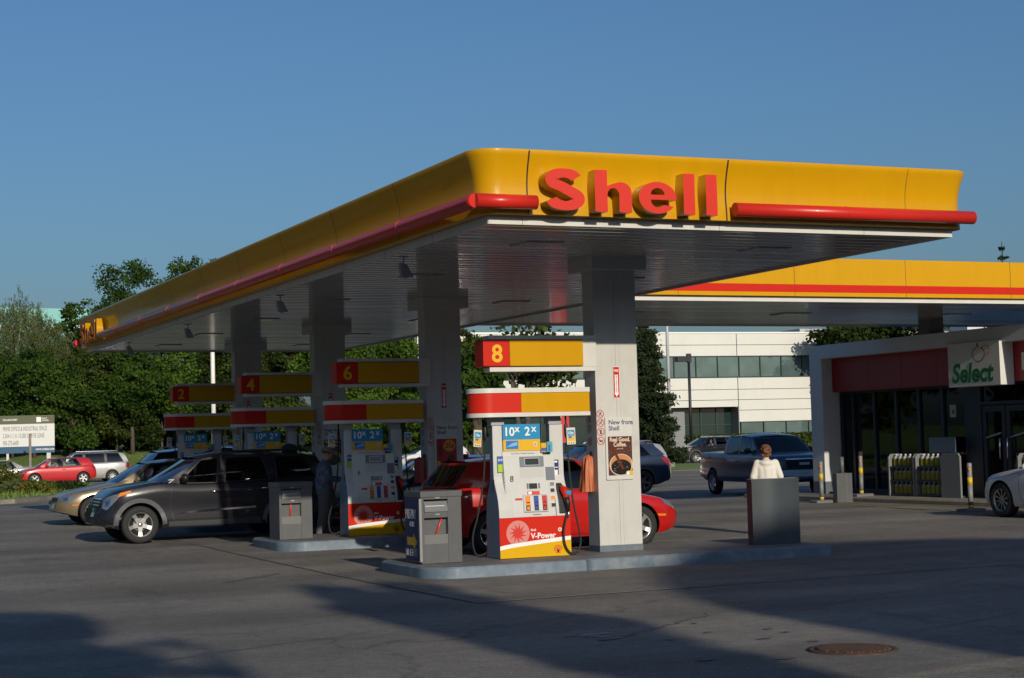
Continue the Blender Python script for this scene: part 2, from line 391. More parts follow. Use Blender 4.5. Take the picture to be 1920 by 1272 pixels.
# short grass blades along the edges of the verges
def blades(name, area, n, h, m, seed):
    rnd = np.random.RandomState(seed); P = np.array([area(rnd) for _ in range(n)])
    a = rnd.rand(n)*6.283; hh = h*(.5+rnd.rand(n)); wv = .03+.03*rnd.rand(n)
    lean = (rnd.rand(n, 2)-.5)*h
    v = np.zeros((n, 3, 3)); v[:, 0] = P+np.c_[np.cos(a)*wv, np.sin(a)*wv, np.zeros(n)]; v[:, 1] = P-np.c_[np.cos(a)*wv, np.sin(a)*wv, np.zeros(n)]
    v[:, 2] = P+np.c_[lean, hh]
    return fastmesh(name, v.reshape(-1, 3), 3, m)
def fastmesh(name, verts, k, m, parent=None, mi=None, mats=None):
    n = len(verts)//k; me = bpy.data.meshes.new(name); me.vertices.add(len(verts)); me.vertices.foreach_set('co', np.asarray(verts, np.float32).ravel())
    me.loops.add(n*k); me.loops.foreach_set('vertex_index', np.arange(n*k, dtype=np.int32)); me.polygons.add(n)
    me.polygons.foreach_set('loop_start', np.arange(0, n*k, k, dtype=np.int32))
    for q in (mats or [m]): me.materials.append(q)
    if mi is not None: me.polygons.foreach_set('material_index', mi.astype(np.int32))
    me.update(); me.validate()
    o = bpy.data.objects.new(name, me); COL.objects.link(o)
    if parent: o.parent = parent
    return o
BLADE = mat('grass_blade', (.10, .155, .025), .8, noise=(.6, .4))
def lv(r):
    while True:
        x = r.uniform(0, 14.8); y = r.uniform(56, 86)
        if y > 57.5+(x-2)*.85 if x < 8 else y > 62.6+(x-8)*1.85: return (x, y, gz(x, y)+.13)
tag(blades('verge_grass', lv, 9000, .16, BLADE, 3), 'rough green grass on the verge by the road', 'grass', kind='stuff')
tag(blades('bank_grass', lambda r: (lambda u, v: bank(u, v))(r.uniform(.3, .75), r.uniform(0, .45)), 7000, .06, BLADE, 5), 'mown green grass on the bank below the trees', 'grass', kind='stuff')
# ------------------------------------------------------------------ the two canopies
SOFF = mat('soffit_metal', (.35, .35, .34), .17, spec=.7, coat=.35, noise=(.35, .08))
OLIVE = YEL
def canopy_path(X0, X1, Y0, Y1, rc, n=7):
    """points (corner centre / normal) round the rectangle, front-left corner rounded"""
    P = []
    def arc(cx, cy, a0, a1):
        for i in range(n+1):
            a = a0+(a1-a0)*i/n; P.append((cx, cy, math.cos(a), math.sin(a)))
    arc(X0+rc, Y1-rc, math.pi/2, math.pi); arc(X0+rc, Y0+rc, math.pi, 1.5*math.pi)
    arc(X1-rc, Y0+rc, -math.pi/2, 0); arc(X1-rc, Y1-rc, 0, math.pi/2)
    return P
def sweep(b, P, rc, prof, m=0, closed=True, sm=True):
    k = len(prof); o = len(b.v)
    for (cx, cy, nx, ny) in P:
        for (d, z) in prof: b.v.append((cx+nx*(rc+d), cy+ny*(rc+d), z))
    n = len(P)
    for i in range(n if closed else n-1):
        for j in range(k-1):
            a = o+i*k+j; c = o+((i+1) % n)*k+j
            b.f.append([a, c, c+1, a+1]); b.m.append(m); b.s.append(sm)
def sharp(o, ang=32):
    me = o.data
    try: me.set_sharp_from_angle(angle=R(ang))
    except Exception: pass
    return o

CX0, CX1, CY0, CY1 = 7.78, 14.40, 18.04, 43.9
can = thing('fuel_canopy', 'long yellow canopy over the pumps with a red tube and big red lettering', 'canopy', (0, 0, 0))
rc = .12; P = canopy_path(CX0, CX1, CY0, CY1, rc)
prof = [(.0, 4.352), (.15, 4.352), (.148, 4.44), (.14, 4.53), (.132, 4.62), (.132, 4.70), (.142, 4.79), (.16, 4.87), (.186, 4.96), (.212, 5.03), (.228, 5.085), (.222, 5.10), (.0, 5.105)]
b = MB(); sweep(b, P, rc, prof); fas = sharp(b.build('fascia', YEL, can), 40)
def joint(side, t, wd):
    b = MB(); pr = [(d+.0025, z) for d, z in prof[1:11]]
    v = []
    for d, z in pr:
        for q in (-wd/2, wd/2):
            v.append((t+q, CY0-d, z) if side == 'f' else (CX0-d, t-q, z) if side == 'l' else (CX1+d, t+q, z))
    b.add(v, [(2*i, 2*i+1, 2*i+3, 2*i+2) for i in range(len(pr)-1)]); b.build('panel_joint', BLK, can)
joint('f', 8.22, .018); joint('f', 10.885, .020); joint('f', 13.56, .006)
for k in range(9): joint('l', 20.6+2.62*k, .014); joint('r', 20.6+2.62*k, .014)
b = MB(); sweep(b, canopy_path(CX0, CX1, CY0, CY1, .01, 1), .01, [(-.3, 4.35), (0.0, 4.35), (0.004, 4.335), (0.004, 4.25), (-.05, 4.25), (-.05, 4.30)], 0, True, False)
for x in (8.21, 10.86, 13.0): b.box(x-.002, x+.002, CY0-.0065, CY0+.0, 4.25, 4.34, 1)
for k in range(14): b.box(CX0-.0065, CX0, 19.8+1.75*k, 19.804+1.75*k, 4.25, 4.34, 1)
b.build('edge_trim', [TRIM, DGRY], can)
# roof deck
MB().box(CX0+.1, CX1-.1, CY0+.1, CY1-.1, 4.9, 5.0).build('roof', mat('roof_membrane', (.25, .25, .24), .8, noise=(2, .2)), can)
def soffit(name, X0, X1, Y0, Y1, z, parent, pitch=.305):
    b = MB(); y = Y0; v = []; 
    prof_ = [(.0, .020), (.006, .008), (.020, -.001), (.045, -.005), (.15, -.0055), (.26, -.005), (.285, -.001), (.299, .008), (.305, .020)]
    rnd = random.Random(3)
    ys_ = []
    while y < Y1-.02:
        t = rnd.uniform(-.0014, .0014)
        for d, h in prof_[:-1]: ys_.append((min(y+d*pitch/.305, Y1), z+h+t*(d-.15)*6))
        y += pitch
    ys_.append((Y1, z))
    nx = 14
    for i in range(nx+1):
        for (yy, zz) in ys_: b.v.append((X0+(X1-X0)*i/nx, yy, zz))
    k = len(ys_)
    for i in range(nx):
        for j in range(k-1):
            a = i*k+j; b.f.append([a, a+1, a+k+1, a+k]); b.m.append(0); b.s.append(False)
    return b.build(name, SOFF, parent)
soffit('soffit', CX0+.04, CX1-.04, CY0+.04, CY1-.04, 4.285, can)
LENS = mat('lamp_lens', (.30, .30, .29), .15)
for k, y in enumerate([20.0, 24.2, 28.6, 33.0, 37.4, 41.4]):
    for x in (9.3, 12.75):
        l = MB().box(x-.27, x+.27, y-.27, y+.27, 4.268, 4.30).build('ceiling_light', mat('lamp_frame', (.30, .30, .295), .35), can)
        MB().box(x-.235, x+.235, y-.235, y+.235, 4.264, 4.29).build('lens', LENS, l)
# red tube
def rtube(pts, seams):
    b = MB(); b.tube(pts, .084, 18)
    for (x, y, ax) in seams:
        d = (.006, 0, 0) if ax == 'x' else (0, .006, 0)
        b.tube([(x-d[0], y-d[1], 4.475), (x+d[0], y+d[1], 4.475)], .0875, 18)
    return b.build('bumper_tube', REDG, can)
xl, yf, xr = CX0-.265, CY0-.265, CX1+.265
rtube([(xl, 40.7, 4.475), (xl, 30, 4.475), (xl, yf+.09, 4.475), (xl+.004, yf+.004, 4.475)], [(xl, 20.2+2.62*k, 'y') for k in range(8)])
rtube([(xl-.005, yf, 4.475), (8.27, yf, 4.475)], [])
rtube([(10.93, yf, 4.475), (14.53, yf, 4.475)], [(12.54, yf, 'x')])
rtube([(CX1+.165, CY0+.35, 4.475), (CX1+.165, 43.8, 4.475)], [])
rtube([(xl, 43.55, 4.475), (xl, 44.1, 4.475)], [])
b = MB()
for x in (8.0, 11.2, 12.0, 13.2, 14.2): b.box(x-.02, x+.02, yf+.02, CY0-.12, 4.455, 4.495)
for k in range(16): b.box(xl+.02, CX0-.12, 19.2+1.4*k, 19.24+1.4*k, 4.455, 4.495)
b.build('tube_bracket', YEL, can)
# the big letters: drawn as outlines, red faces and yellow sides
def arcpts(cx, cy, rx, ry, a0, a1, n): return [(cx+rx*math.cos(R(a0+(a1-a0)*i/n)), cy+ry*math.sin(R(a0+(a1-a0)*i/n))) for i in range(n+1)]
def stroke(pts, hw):
    L_, R_ = [], []
    for i, p in enumerate(pts):
        a = pts[max(i-1, 0)]; c = pts[min(i+1, len(pts)-1)]; d = Vector((c[0]-a[0], c[1]-a[1])).normalized()
        h = hw(d) if callable(hw) else hw
        L_.append((p[0]-d.y*h, p[1]+d.x*h)); R_.append((p[0]+d.y*h, p[1]-d.x*h))
    return L_+R_[::-1]
def shell_letters():
    """S h e l l as (loops, x offset, width, height) in units of the tall letters' height"""
    cl = arcpts(.53, .735, .31, .155, 12, 90, 10)+arcpts(.53, .735, .335, .155, 90, 225, 16)[1:]+[(.44, .575), (.53, .535), (.62, .49)]+arcpts(.56, .285, .345, .168, 45, -90, 16)+arcpts(.56, .285, .36, .168, -90, -172, 12)[1:]
    S = stroke(cl, lambda d: .106+.05*abs(d.y))
    h = [(0, 0), (.33, 0), (.33, .42)]+arcpts(.49, .42, .155, .155, 180, 0, 12)[1:]+[(.645, 0), (.98, 0), (.98, .48)]+arcpts(.70, .48, .28, .245, 0, 105, 14)[1:]+[(.45, .67), (.33, .60), (.33, 1), (0, 1)]
    eo = arcpts(.52, .375, .52, .39, -13, 0, 2)[:0]+[(1.02, .315), (1.035, .38)]+arcpts(.52, .385, .515, .38, 8, 352-14, 46)
    eo = arcpts(.52, .385, .515, .385, -4, 328, 50)+[(.69, .21)]+arcpts(.52, .33, .19, .185, -42, -180, 14)+[(.325, .335)]
    eo = eo+[(1.035, .335)]
    eh = [(.335, .455)]+arcpts(.52, .455, .19, .165, 180, 0, 14)
    l = [(0, 0), (.315, 0), (.315, 1), (0, 1)]
    return [([S], 0.0), ([h], 1.335), ([eo, eh], 2.505), ([l], 3.74), ([l], 4.37)]
def big_word(name, parent, origin, hgt, wid, depth, frame):
    bm = bmesh.new()
    for loops, ox in shell_letters():
        me = outline_mesh([[(x+ox, y) for x, y in L] for L in loops], 1.0); t = bmesh.new(); t.from_mesh(me)
        sx = wid/4.685
        for v in t.verts: v.co = frame @ Vector((v.co.x*sx, v.co.y*hgt, (v.co.z+.5)*depth))
        m2 = bpy.data.meshes.new('t'); t.to_mesh(m2); t.free(); bm.from_mesh(m2); bpy.data.meshes.remove(m2); bpy.data.meshes.remove(me)
    me = bpy.data.meshes.new(name); bm.normal_update()
    out = (frame @ Vector((0, 0, 1)))
    me.materials.append(YEL); me.materials.append(LETR)
    for f in bm.faces: f.material_index = 1 if f.normal.dot(out) > .7 else 0
    bm.to_mesh(me); bm.free(); o = bpy.data.objects.new(name, me); COL.objects.link(o); o.location = origin; o.parent = parent; return o
LETR = mat('red_letter_face', (.63, .030, .014), .45, spec=.3)
big_word('lettering', can, (8.345, CY0-.142, 4.385), .492, 2.305, .19, FRONT)
lf = big_word('lettering', can, (CX0-.142, 43.05, 4.385), .492, 2.305, .19, LEFTW)
lf['label'] = 'matching red lettering on the shaded long side, seen edge-on'
# hanging floodlights along the left edge
def floodlight(y, label):
    t = thing('floodlight', label, 'floodlight', (7.98, y, 4.25), 0, 'floodlights under the canopy edge'); t.scale = (.62, .62, .8)
    MB().box(-.10, .10, -.04, .04, -.025, 0).cyl((0, 0, -.03), (0, 0, -.14), .018, n=8).build('bracket', mat('galvanised', (.42, .43, .43), .4, metal=.5), t)
    b = MB(); b.prism([(-.11, -.12), (.02, -.14), (.16, -.34), (.05, -.38), (-.07, -.34)], 'y', -.07, .07); b.build('housing', mat('lamp_grey', (.22, .225, .225), .45), t, bevel=.012)
    b = MB()
    for q in (-.06, -.02, .02, .06): b.prism([(.02, -.145), (.05, -.145), (.20, -.36), (.16, -.345)], 'y', q-.006, q+.006)
    b.build('cooling_fins', mat('lamp_grey', (.22, .225, .225), .45), t)
    return t
for y, l in ((21.4, 'grey floodlight under the canopy edge, nearest the big front lettering'), (27.25, 'grey floodlight under the canopy edge, second from the front corner'), (33.8, 'grey floodlight under the canopy edge, third from the front corner'), (39.6, 'small grey floodlight at the far end of the canopy edge')): floodlight(y, l)

# second canopy
DX0, DX1, DY0, DY1 = 14.78, 58, 29.3, 36.2
c2 = thing('shop_canopy', 'yellow canopy with a flat red stripe running out over the shop', 'canopy', (0, 0, 0))
b = MB(); fz = [(.0, 4.50), (.10, 4.50), (.10, 5.29), (.0, 5.30)]
sweep(b, canopy_path(DX0, DX1, DY0, DY1, .05, 2), .05, [(0, 4.505), (.10, 4.505), (.10, 5.285), (.0, 5.29)], 0, True, False)
b.build('fascia', YEL, c2)
b = MB(); sweep(b, canopy_path(DX0, DX1, DY0, DY1, .05, 2), .05, [(.1, 4.585), (.103, 4.586), (.103, 4.745), (.1, 4.746)], 0, True, False); b.build('red_stripe', RED, c2)
for x in (16.6, 19.30, 22.05, 24.80, 27.5, 30.2): MB().box(x-.004, x+.004, DY0-.1045, DY0-.1, 4.505, 5.285).build('panel_joint', mat('joint_brown', (.10, .05, .01), .6), c2)
b = MB(); sweep(b, canopy_path(DX0, DX1, DY0, DY1, .01, 1), .01, [(-.2, 4.503), (0, 4.50), (0.003, 4.49), (0.003, 4.40), (-.06, 4.40), (-.06, 4.46)], 0, True, False); b.build('edge_trim', TRIM, c2)
soffit('soffit', DX0+.04, DX1-.04, DY0+.04, DY1-.04, 4.44, c2)
MB().box(DX0+.1, DX1-.1, DY0+.1, DY1-.1, 5.1, 5.2).build('roof', MATS['roof_membrane'], c2)
for x in (17.2, 21.5, 26, 31):
    l = MB().box(x-.34, x+.34, 32.4, 33.08, 4.418, 4.46).build('ceiling_light', MATS['lamp_frame'], c2); MB().box(x-.27, x+.27, 32.47, 33.01, 4.414, 4.45).build('lens', LENS, l)
for x, y, l in ((26.95, 34.75, 'grey square post between the shop roof and the striped canopy'),):
    t = thing('canopy_post', l, 'post', (x, y, 3.8)); MB().box(-.22, .22, -.22, .22, 0, .66).build('shaft', mat('grey_post', (.30, .31, .32), .5, noise=(2, .06)), t, bevel=.01)

# ------------------------------------------------------------------ islands, columns
IY = [21.47, 28.05, 34.5, 41.0]; NUM = [8, 6, 4, 2]
BGRY = mat('island_blue_grey', (.125, .172, .215), .55, noise=(5., .22), var=(3.2, (.25, .26, .265), .66), streak=(6., 3., .16))
WORN = mat('island_top', (.155, .155, .15), .7, noise=(5, .28), var=(1.1, (.07, .072, .075), .62))
def rrect(x0, x1, y0, y1, r, corners='abcd', n=8):
    """a: x0y0, b: x1y0, c: x1y1, d: x0y1"""
    L = []
    for k, (cx, cy, a) in zip('abcd', ((x0, y0, 180), (x1, y0, 270), (x1, y1, 0), (x0, y1, 90))):
        if k in corners:
            ox = cx+(r if k in 'ad' else -r); oy = cy+(r if k in 'ab' else -r); L += arcpts(ox, oy, r, r, a, a+90, n)
        else: L.append((cx, cy))
    return L
def slab(b, out, z0, z1, ch=.02):
    n = len(out); c = Vector((sum(p[0] for p in out)/n, sum(p[1] for p in out)/n))
    ins = []
    for i, p in enumerate(out):
        a = Vector(out[i-1]); q = Vector(out[(i+1) % n]); d = (q-a).normalized(); ins.append((p[0]-d.y*ch, p[1]+d.x*ch))
    v = [(x, y, z0) for x, y in out]+[(x, y, z1-ch) for x, y in out]+[(x, y, z1) for x, y in ins]
    o = len(b.v); b.v += v
    for k in (0, 1):
        for i in range(n):
            b.f.append([o+k*n+i, o+k*n+(i+1) % n, o+(k+1)*n+(i+1) % n, o+(k+1)*n+i]); b.m.append(0); b.s.append(True)
    b.f.append([o+2*n+i for i in range(n)]); b.m.append(1); b.s.append(False)
isl_lab = ['blue-grey raised kerb island under pump 8, nearest the camera', 'blue-grey kerb island under pump 6, behind the nearest one', 'kerb island under pump 4, mostly hidden by the dark grey van-like SUV', 'kerb island under pump 2 at the far end of the row']
ISLZ = [gz(9, y) for y in IY]
for k, y in enumerate(IY):
    t = thing('pump_island', isl_lab[k], 'kerb island', (0, y, ISLZ[k]), 0, 'pump islands')
    b = MB(); slab(b, rrect(7.86, 10.075, -1.08, 1.08, .42, 'ad'), -.2, .15); sharp(b.build('kerb', [BGRY, WORN], t), 40)
    b = MB(); slab(b, rrect(10.08, 14.0, -1.10, 1.10, .14, 'abcd', 5), -.2, .158); sharp(b.build('kerb', [BGRY, WORN], t), 40)
STKR = mat('sticker_red', (.5, .03, .02), .5)
def ring(b, r0, r1, y, cx, cz, m=0, n=28, frame='f'):
    v = []
    for i in range(n):
        a = 2*math.pi*i/n
        for r in (r0, r1): v.append((cx+r*math.cos(a), y, cz+r*math.sin(a)) if frame == 'f' else (y, cx+r*math.cos(a), cz+r*math.sin(a)))
    b.add(v, [((2*i), (2*i+1), (2*((i+1) % n)+1), (2*((i+1) % n))) for i in range(n)], m)
def nosign(b, cx, cz, kind, frame='f', y=0.):
    """prohibition roundel, with a little black pictogram"""
    r = .058; o = -.0015 if True else 0
    ring(b, r*.82, r, y+o, cx, cz, 0, 28, frame)
    def q(p, m):
        b.poly([(cx+u*r, y+o*(1.6 if m == 1 else 2.2), cz+v*r) if frame == 'f' else (y+o*(1.6 if m == 1 else 2.2), cx-u*r, cz+v*r) for u, v in p], m)
    if kind == 0: q([(-.5, -.55), (-.35, -.6), (.1, .1), (-.05, .2)], 1); q([(-.05, .1), (.2, .0), (.4, .3), (.15, .5)], 1)
    if kind == 1: q([(-.5, -.35), (-.4, -.5), (.5, .3), (.4, .45)], 1); q([(.1, .45), (.25, .3), (.5, .6), (.4, .7)], 1)
    if kind == 2: q([(-.22, -.5), (.2, -.6), (.28, .45), (-.14, .55)], 1)
    if kind == 3: q([(-.55, -.1), (.0, -.3), (.55, -.05), (.45, .2), (.0, .1), (-.4, .2)], 1)
    q([(-.62, .52), (-.52, .62), (.62, -.52), (.52, -.62)], 0)
def poster(kind, loc, label):
    t = thing('wall_poster', label, 'poster', loc, 0, 'posters on the canopy columns')
    W2, H = .205, .86
    MB().box(-W2, W2, -.018, 0, 0, H).box(-W2-.008, -W2, -.022, 0, -.004, H+.004).box(-W2, W2, -.022, -.018, -.012, .0).build('board', WHT, t, bevel=.003)
    put_text('lettering', 'New from\nShell', .092, NAVY, t, (-.162, -.0195, .765), bold=.012, extrude=.0006, line=.92)
    x0, x1, z0, z1 = -.178, .20, .05, .595
    if kind == 'coffee':
        b = MB(); b.box(x0, x1, -.0215, -.018, z0, z1, 0)
        rd = random.Random(5)
        for i in range(120):
            x, z, r = rd.uniform(x0+.01, x1-.02), rd.uniform(.22, .46), rd.uniform(.003, .009); b.poly([(x-r, -.0222, z), (x, -.0222, z-r), (x+r, -.0222, z), (x, -.0222, z+r*.8)], 5)
        def ell(cx, cz, rx, rz, y, m, lo=0, hi=360):
            p = [(min(max(x, x0), x1), y, max(z, z0)) for x, z in arcpts(cx, cz, rx, rz, lo, hi, 40)]; b.poly(p, m)
        ell(.02, .195, .185, .155, -.0225, 1); ell(.02, .205, .165, .135, -.0232, 4); ell(.02, .165, .158, .108, -.0238, 2)
        for i in range(40):
            x, z = .02+rd.uniform(-.12, .12), .16+rd.uniform(-.08, .08); r = rd.uniform(.004, .014); b.poly([(x-r, -.0242, z), (x, -.0242, z-r*.4), (x+r, -.0242, z+.003), (x, -.0242, z+r*.5)], rd.choice((2, 3, 6)))
        b.poly([(-.165, -.0248, .50), (-.12, -.0248, .50), (.075, -.0248, .13), (.03, -.0248, .13)], 7)
        b.box(.115, .20, -.0252, -.018, z0, z0+.06, 8); b.box(.10, .145, -.0256, -.018, z0, z0+.05, 9)
        b.build('picture', [mat('coffee_brown', (.075, .022, .012), .4), mat('cup_cream', (.62, .47, .33), .4), mat('coffee_dark', (.014, .010, .009), .3), mat('coffee_sheen', (.32, .29, .27), .4), mat('cup_orange', (.55, .22, .08), .4), mat('coffee_dots', (.18, .075, .045), .4), mat('coffee_mid', (.10, .085, .075), .4), mat('coffee_stream', (.12, .03, .014), .3), BANY, TXTW], t)
        put_text('lettering', 'Real Good.\nCoffee.', .082, mat('poster_cream', (.75, .55, .42), .5), t, (.01, -.0225, .525), bold=.03, extrude=.0006, align='CENTER', line=.85, sx=.86)
        put_text('lettering', 'java café', .03, MATS['poster_cream'], t, (.01, -.0225, .415), extrude=.0006, align='CENTER')
    else:
        b = MB(); b.box(x0, x1, -.0215, -.018, z0, z1, 0)
        b.poly([(x, -.0225, z) for x, z in arcpts(.065, .475, .112, .105, 0, 360, 30)], 1)
        for (cx, w_, h_) in ((-.11, .035, .24),):
            b.poly([(cx-w_, -.0225, .29), (cx+w_, -.0225, .29), (cx+w_, -.0225, .46), (cx+.018, -.0225, .50), (cx+.018, -.0225, .56), (cx-.018, -.0225, .56), (cx-.018, -.0225, .50), (cx-w_, -.0225, .46)], 2)
        b.poly([(x, -.0225, z) for x, z in arcpts(.10, .25, .07, .075, 0, 360, 20)], 2); b.poly([(x, -.0225, z) for x, z in arcpts(.03, .20, .045, .05, 0, 360, 18)], 3)
        b.box(x0+.01, x0+.06, -.0225, -.018, z0+.07, z0+.16, 4)
        b.build('picture', [mat('poster_red', (.42, .012, .012), .45), mat('poster_gold', (.72, .30, .01), .45), mat('poster_maroon', (.14, .01, .01), .45), mat('poster_brown', (.10, .04, .02), .45), BANY], t)
        put_text('lettering', '25¢', .115, mat('poster_red', (.42, .012, .012), .45), t, (.07, -.0235, .435), bold=.02, extrude=.0006, align='CENTER')
    return t
def column(k):
    y = IY[k]+.15; z0 = ISLZ[k]+.158
    lab = ['white square column beside pump 8, front one carrying the coffee poster', 'shaded column beside pump 6 with the red poster', 'shaded column beside pump 4, behind the man at the pump', 'farthest shaded column, beside pump 2']
    t = thing('canopy_column', lab[k], 'column', (11.155, y, 0), 0, 'canopy columns')
    b = MB(); b.box(-.335, .335, -.17, .17, z0+.085, 4.13)
    b.box(-.012, -.009, -.1715, -.17, z0+.085, 4.12, 1); b.box(.045, .048, -.1715, -.17, z0+.085, 4.12, 1); b.box(-.009, .045, -.1725, -.17, z0+.085, 4.12, 0)
    b.build('shaft', [COLW, mat('seam_grey', (.22, .22, .21), .6)], t, bevel=.006)
    MB().box(-.342, .342, -.177, .177, z0-.005, z0+.088).build('plinth', mat('plinth_grey', (.12, .15, .18), .6, noise=(4, .2)), t, bevel=.006)
    MB().box(-.43, .43, -.36, .42, 4.105, 4.285).build('collar', mat('collar_paint', (.55, .545, .52), .4), t, bevel=.006)
    e = z0-.158
    b = MB()
    for i in range(4): nosign(b, -.275, 2.083-.126*i+e, i)
    b.v = [(x, yy-.17, z) for x, yy, z in b.v]
    b.build('warning_sticker', [STKR, TXTB], t)
    b = MB()
    for i, zz in enumerate((2.02, 1.88, 1.70)): nosign(b, .05, zz+e, (2, 1, 0)[i], 's')
    b.v = [(x-.335, yy, z) for x, yy, z in b.v]; b.build('warning_sticker', [mat('sticker_dark', (.06, .03, .035), .5), TXTB], t)
    fs = MB(); x0, x1, a, c = -.057, .045, 2.30+e, 2.745+e
    fs.box(x0, x1, -.173, -.17, a, c, 0); fs.box(x0+.008, x1-.008, -.1738, -.17, a+.008, c-.008, 1); fs.box(x0+.014, x1-.014, -.1745, -.17, c-.10, c-.012, 1)
    fs.poly([(x0+.028, -.1748, c-.10), (x0+.028, -.1748, a+.07), (x0+.012, -.1748, a+.07), (-.006, -.1748, a+.012), (x1-.012, -.1748, a+.07), (x1-.028, -.1748, a+.07), (x1-.028, -.1748, c-.10)], 1)
    f_ = fs.build('fire_sign', [RED, RED, TXTW], t)
    b = MB(); b.poly([(x0+.026, -.1752, c-.115), (x0+.026, -.1752, a+.075), (x0+.012, -.1752, a+.075), (-.006, -.1752, a+.018), (x1-.012, -.1752, a+.075), (x1-.026, -.1752, a+.075), (x1-.026, -.1752, c-.115)]); b.build('arrow', TXTW, f_)
    b = MB(); 
    for zz in (a, c-.006): b.box(x0, x1, -.1755, -.17, zz, zz+.006)
    for xx in (x0, x1-.005): b.box(xx, xx+.005, -.1755, -.17, a, c)
    b.build('border', TXTW, f_)
    put_text('lettering', 'FIRE', .05, TXTW, f_, (-.006, -.1752, c-.075), bold=.02, extrude=.0004, align='CENTER', sx=.8)
    put_text('lettering', '\n'.join('EXTINGUISHER'), .030, STKR, f_, (-.006, -.1757, c-.14), bold=.02, extrude=.0004, align='CENTER', line=.68)
    return t
for k in range(4): column(k)
poster('coffee', (11.155, IY[0]-.022, 1.168), 'coffee poster in a white board on the front column')
poster('cola', (11.155, IY[1]-.022, 1.168+ISLZ[1]), 'red poster with a gold disc on the second column')
poster('coffee', (11.155, IY[2]-.022, 1.168+ISLZ[2]), 'shaded coffee poster behind the capped man')
# extinguisher covers on the left faces of the columns
def cover(k, label, col, bag):
    t = thing('extinguisher_cover', label, 'cover', (10.82, IY[k]+.13, 1.0+ISLZ[k]), 0, 'extinguisher covers on columns')
    b = MB()
    def fn(u, v):
        a = 2*math.pi*u; ww = .05+.04*v**.7 if bag else .075+.03*min(v*6, 1); 
        dp = (.05+.04*v**.8) if bag else .085
        h = .52*(1-v) if bag else .46*(1-v)
        rp = .012*math.sin(5*a+2*v)+.012*math.sin(9*a-4*v) if bag else 0
        tap = math.sin(min(v*11, 1)*math.pi/2)
        return (-dp-.02+(dp+rp)*math.cos(a)*tap, (ww*1.3+rp)*math.sin(a)*tap, h)
    b.grid(fn, 36, 14); b.build('bag' if bag else 'case', mat('cover_'+col, dict(orange=(.50, .14, .05), red=(.42, .05, .04))[col], .5, bump=(9, .25) if bag else None), t)
    if bag:
        bb = MB(); bb.box(-.135, -.13, -.08, -.02, .05, .075); bb.box(-.135, -.13, -.08, -.03, .085, .105); bb.build('printing', TXTB, t)
    MB().box(-.03, 0, -.03, .03, .44 if not bag else .50, .50 if not bag else .56).build('hook', BLK, t)
cover(0, 'orange fabric cover over an extinguisher hanging on the front column', 'orange', True)
cover(1, 'red extinguisher case on the column beside pump 6', 'red', False)
cover(2, 'red extinguisher case on the column beside pump 4', 'red', False)
cover(3, 'red extinguisher case on the farthest column beside pump 2', 'red', False)
# ------------------------------------------------------------------ pumps
PWH = mat('pump_white', (.57, .57, .55), .36, coat=.1, noise=(2.5, .03), streak=(8., 1.2, .05))
PGR = mat('pump_side_shade_blue', (.20, .255, .33), .4, noise=(2, .05))  # bluish shade on the pillars' side faces, put into their colour
PMG = mat('pump_grey', (.17, .19, .215), .4)
LCD = mat('lcd', (.035, .042, .03), .15)
SUNP = mat('sun_disc', (.62, .22, .20), .45)
SUNR = mat('sun_red', (.58, .03, .015), .45)
PYEL = mat('pump_yellow', (.66, .38, .004), .38, spec=.25)
PRED = mat('pump_red', (.57, .022, .009), .38, spec=.22)
def prof_y(z):
    """how far the front of the pump stands out at height z (above the island)"""
    T = [(0, .225), (.56, .225), (.66, .218), (.76, .20), (.86, .165), (.95, .12), (1.02, .085), (1.10, .066), (1.3, .06), (2, .06)]
    for (a, p), (b_, q) in zip(T, T[1:]):
        if z <= b_: return p+(q-p)*(z-a)/(b_-a)
    return .06
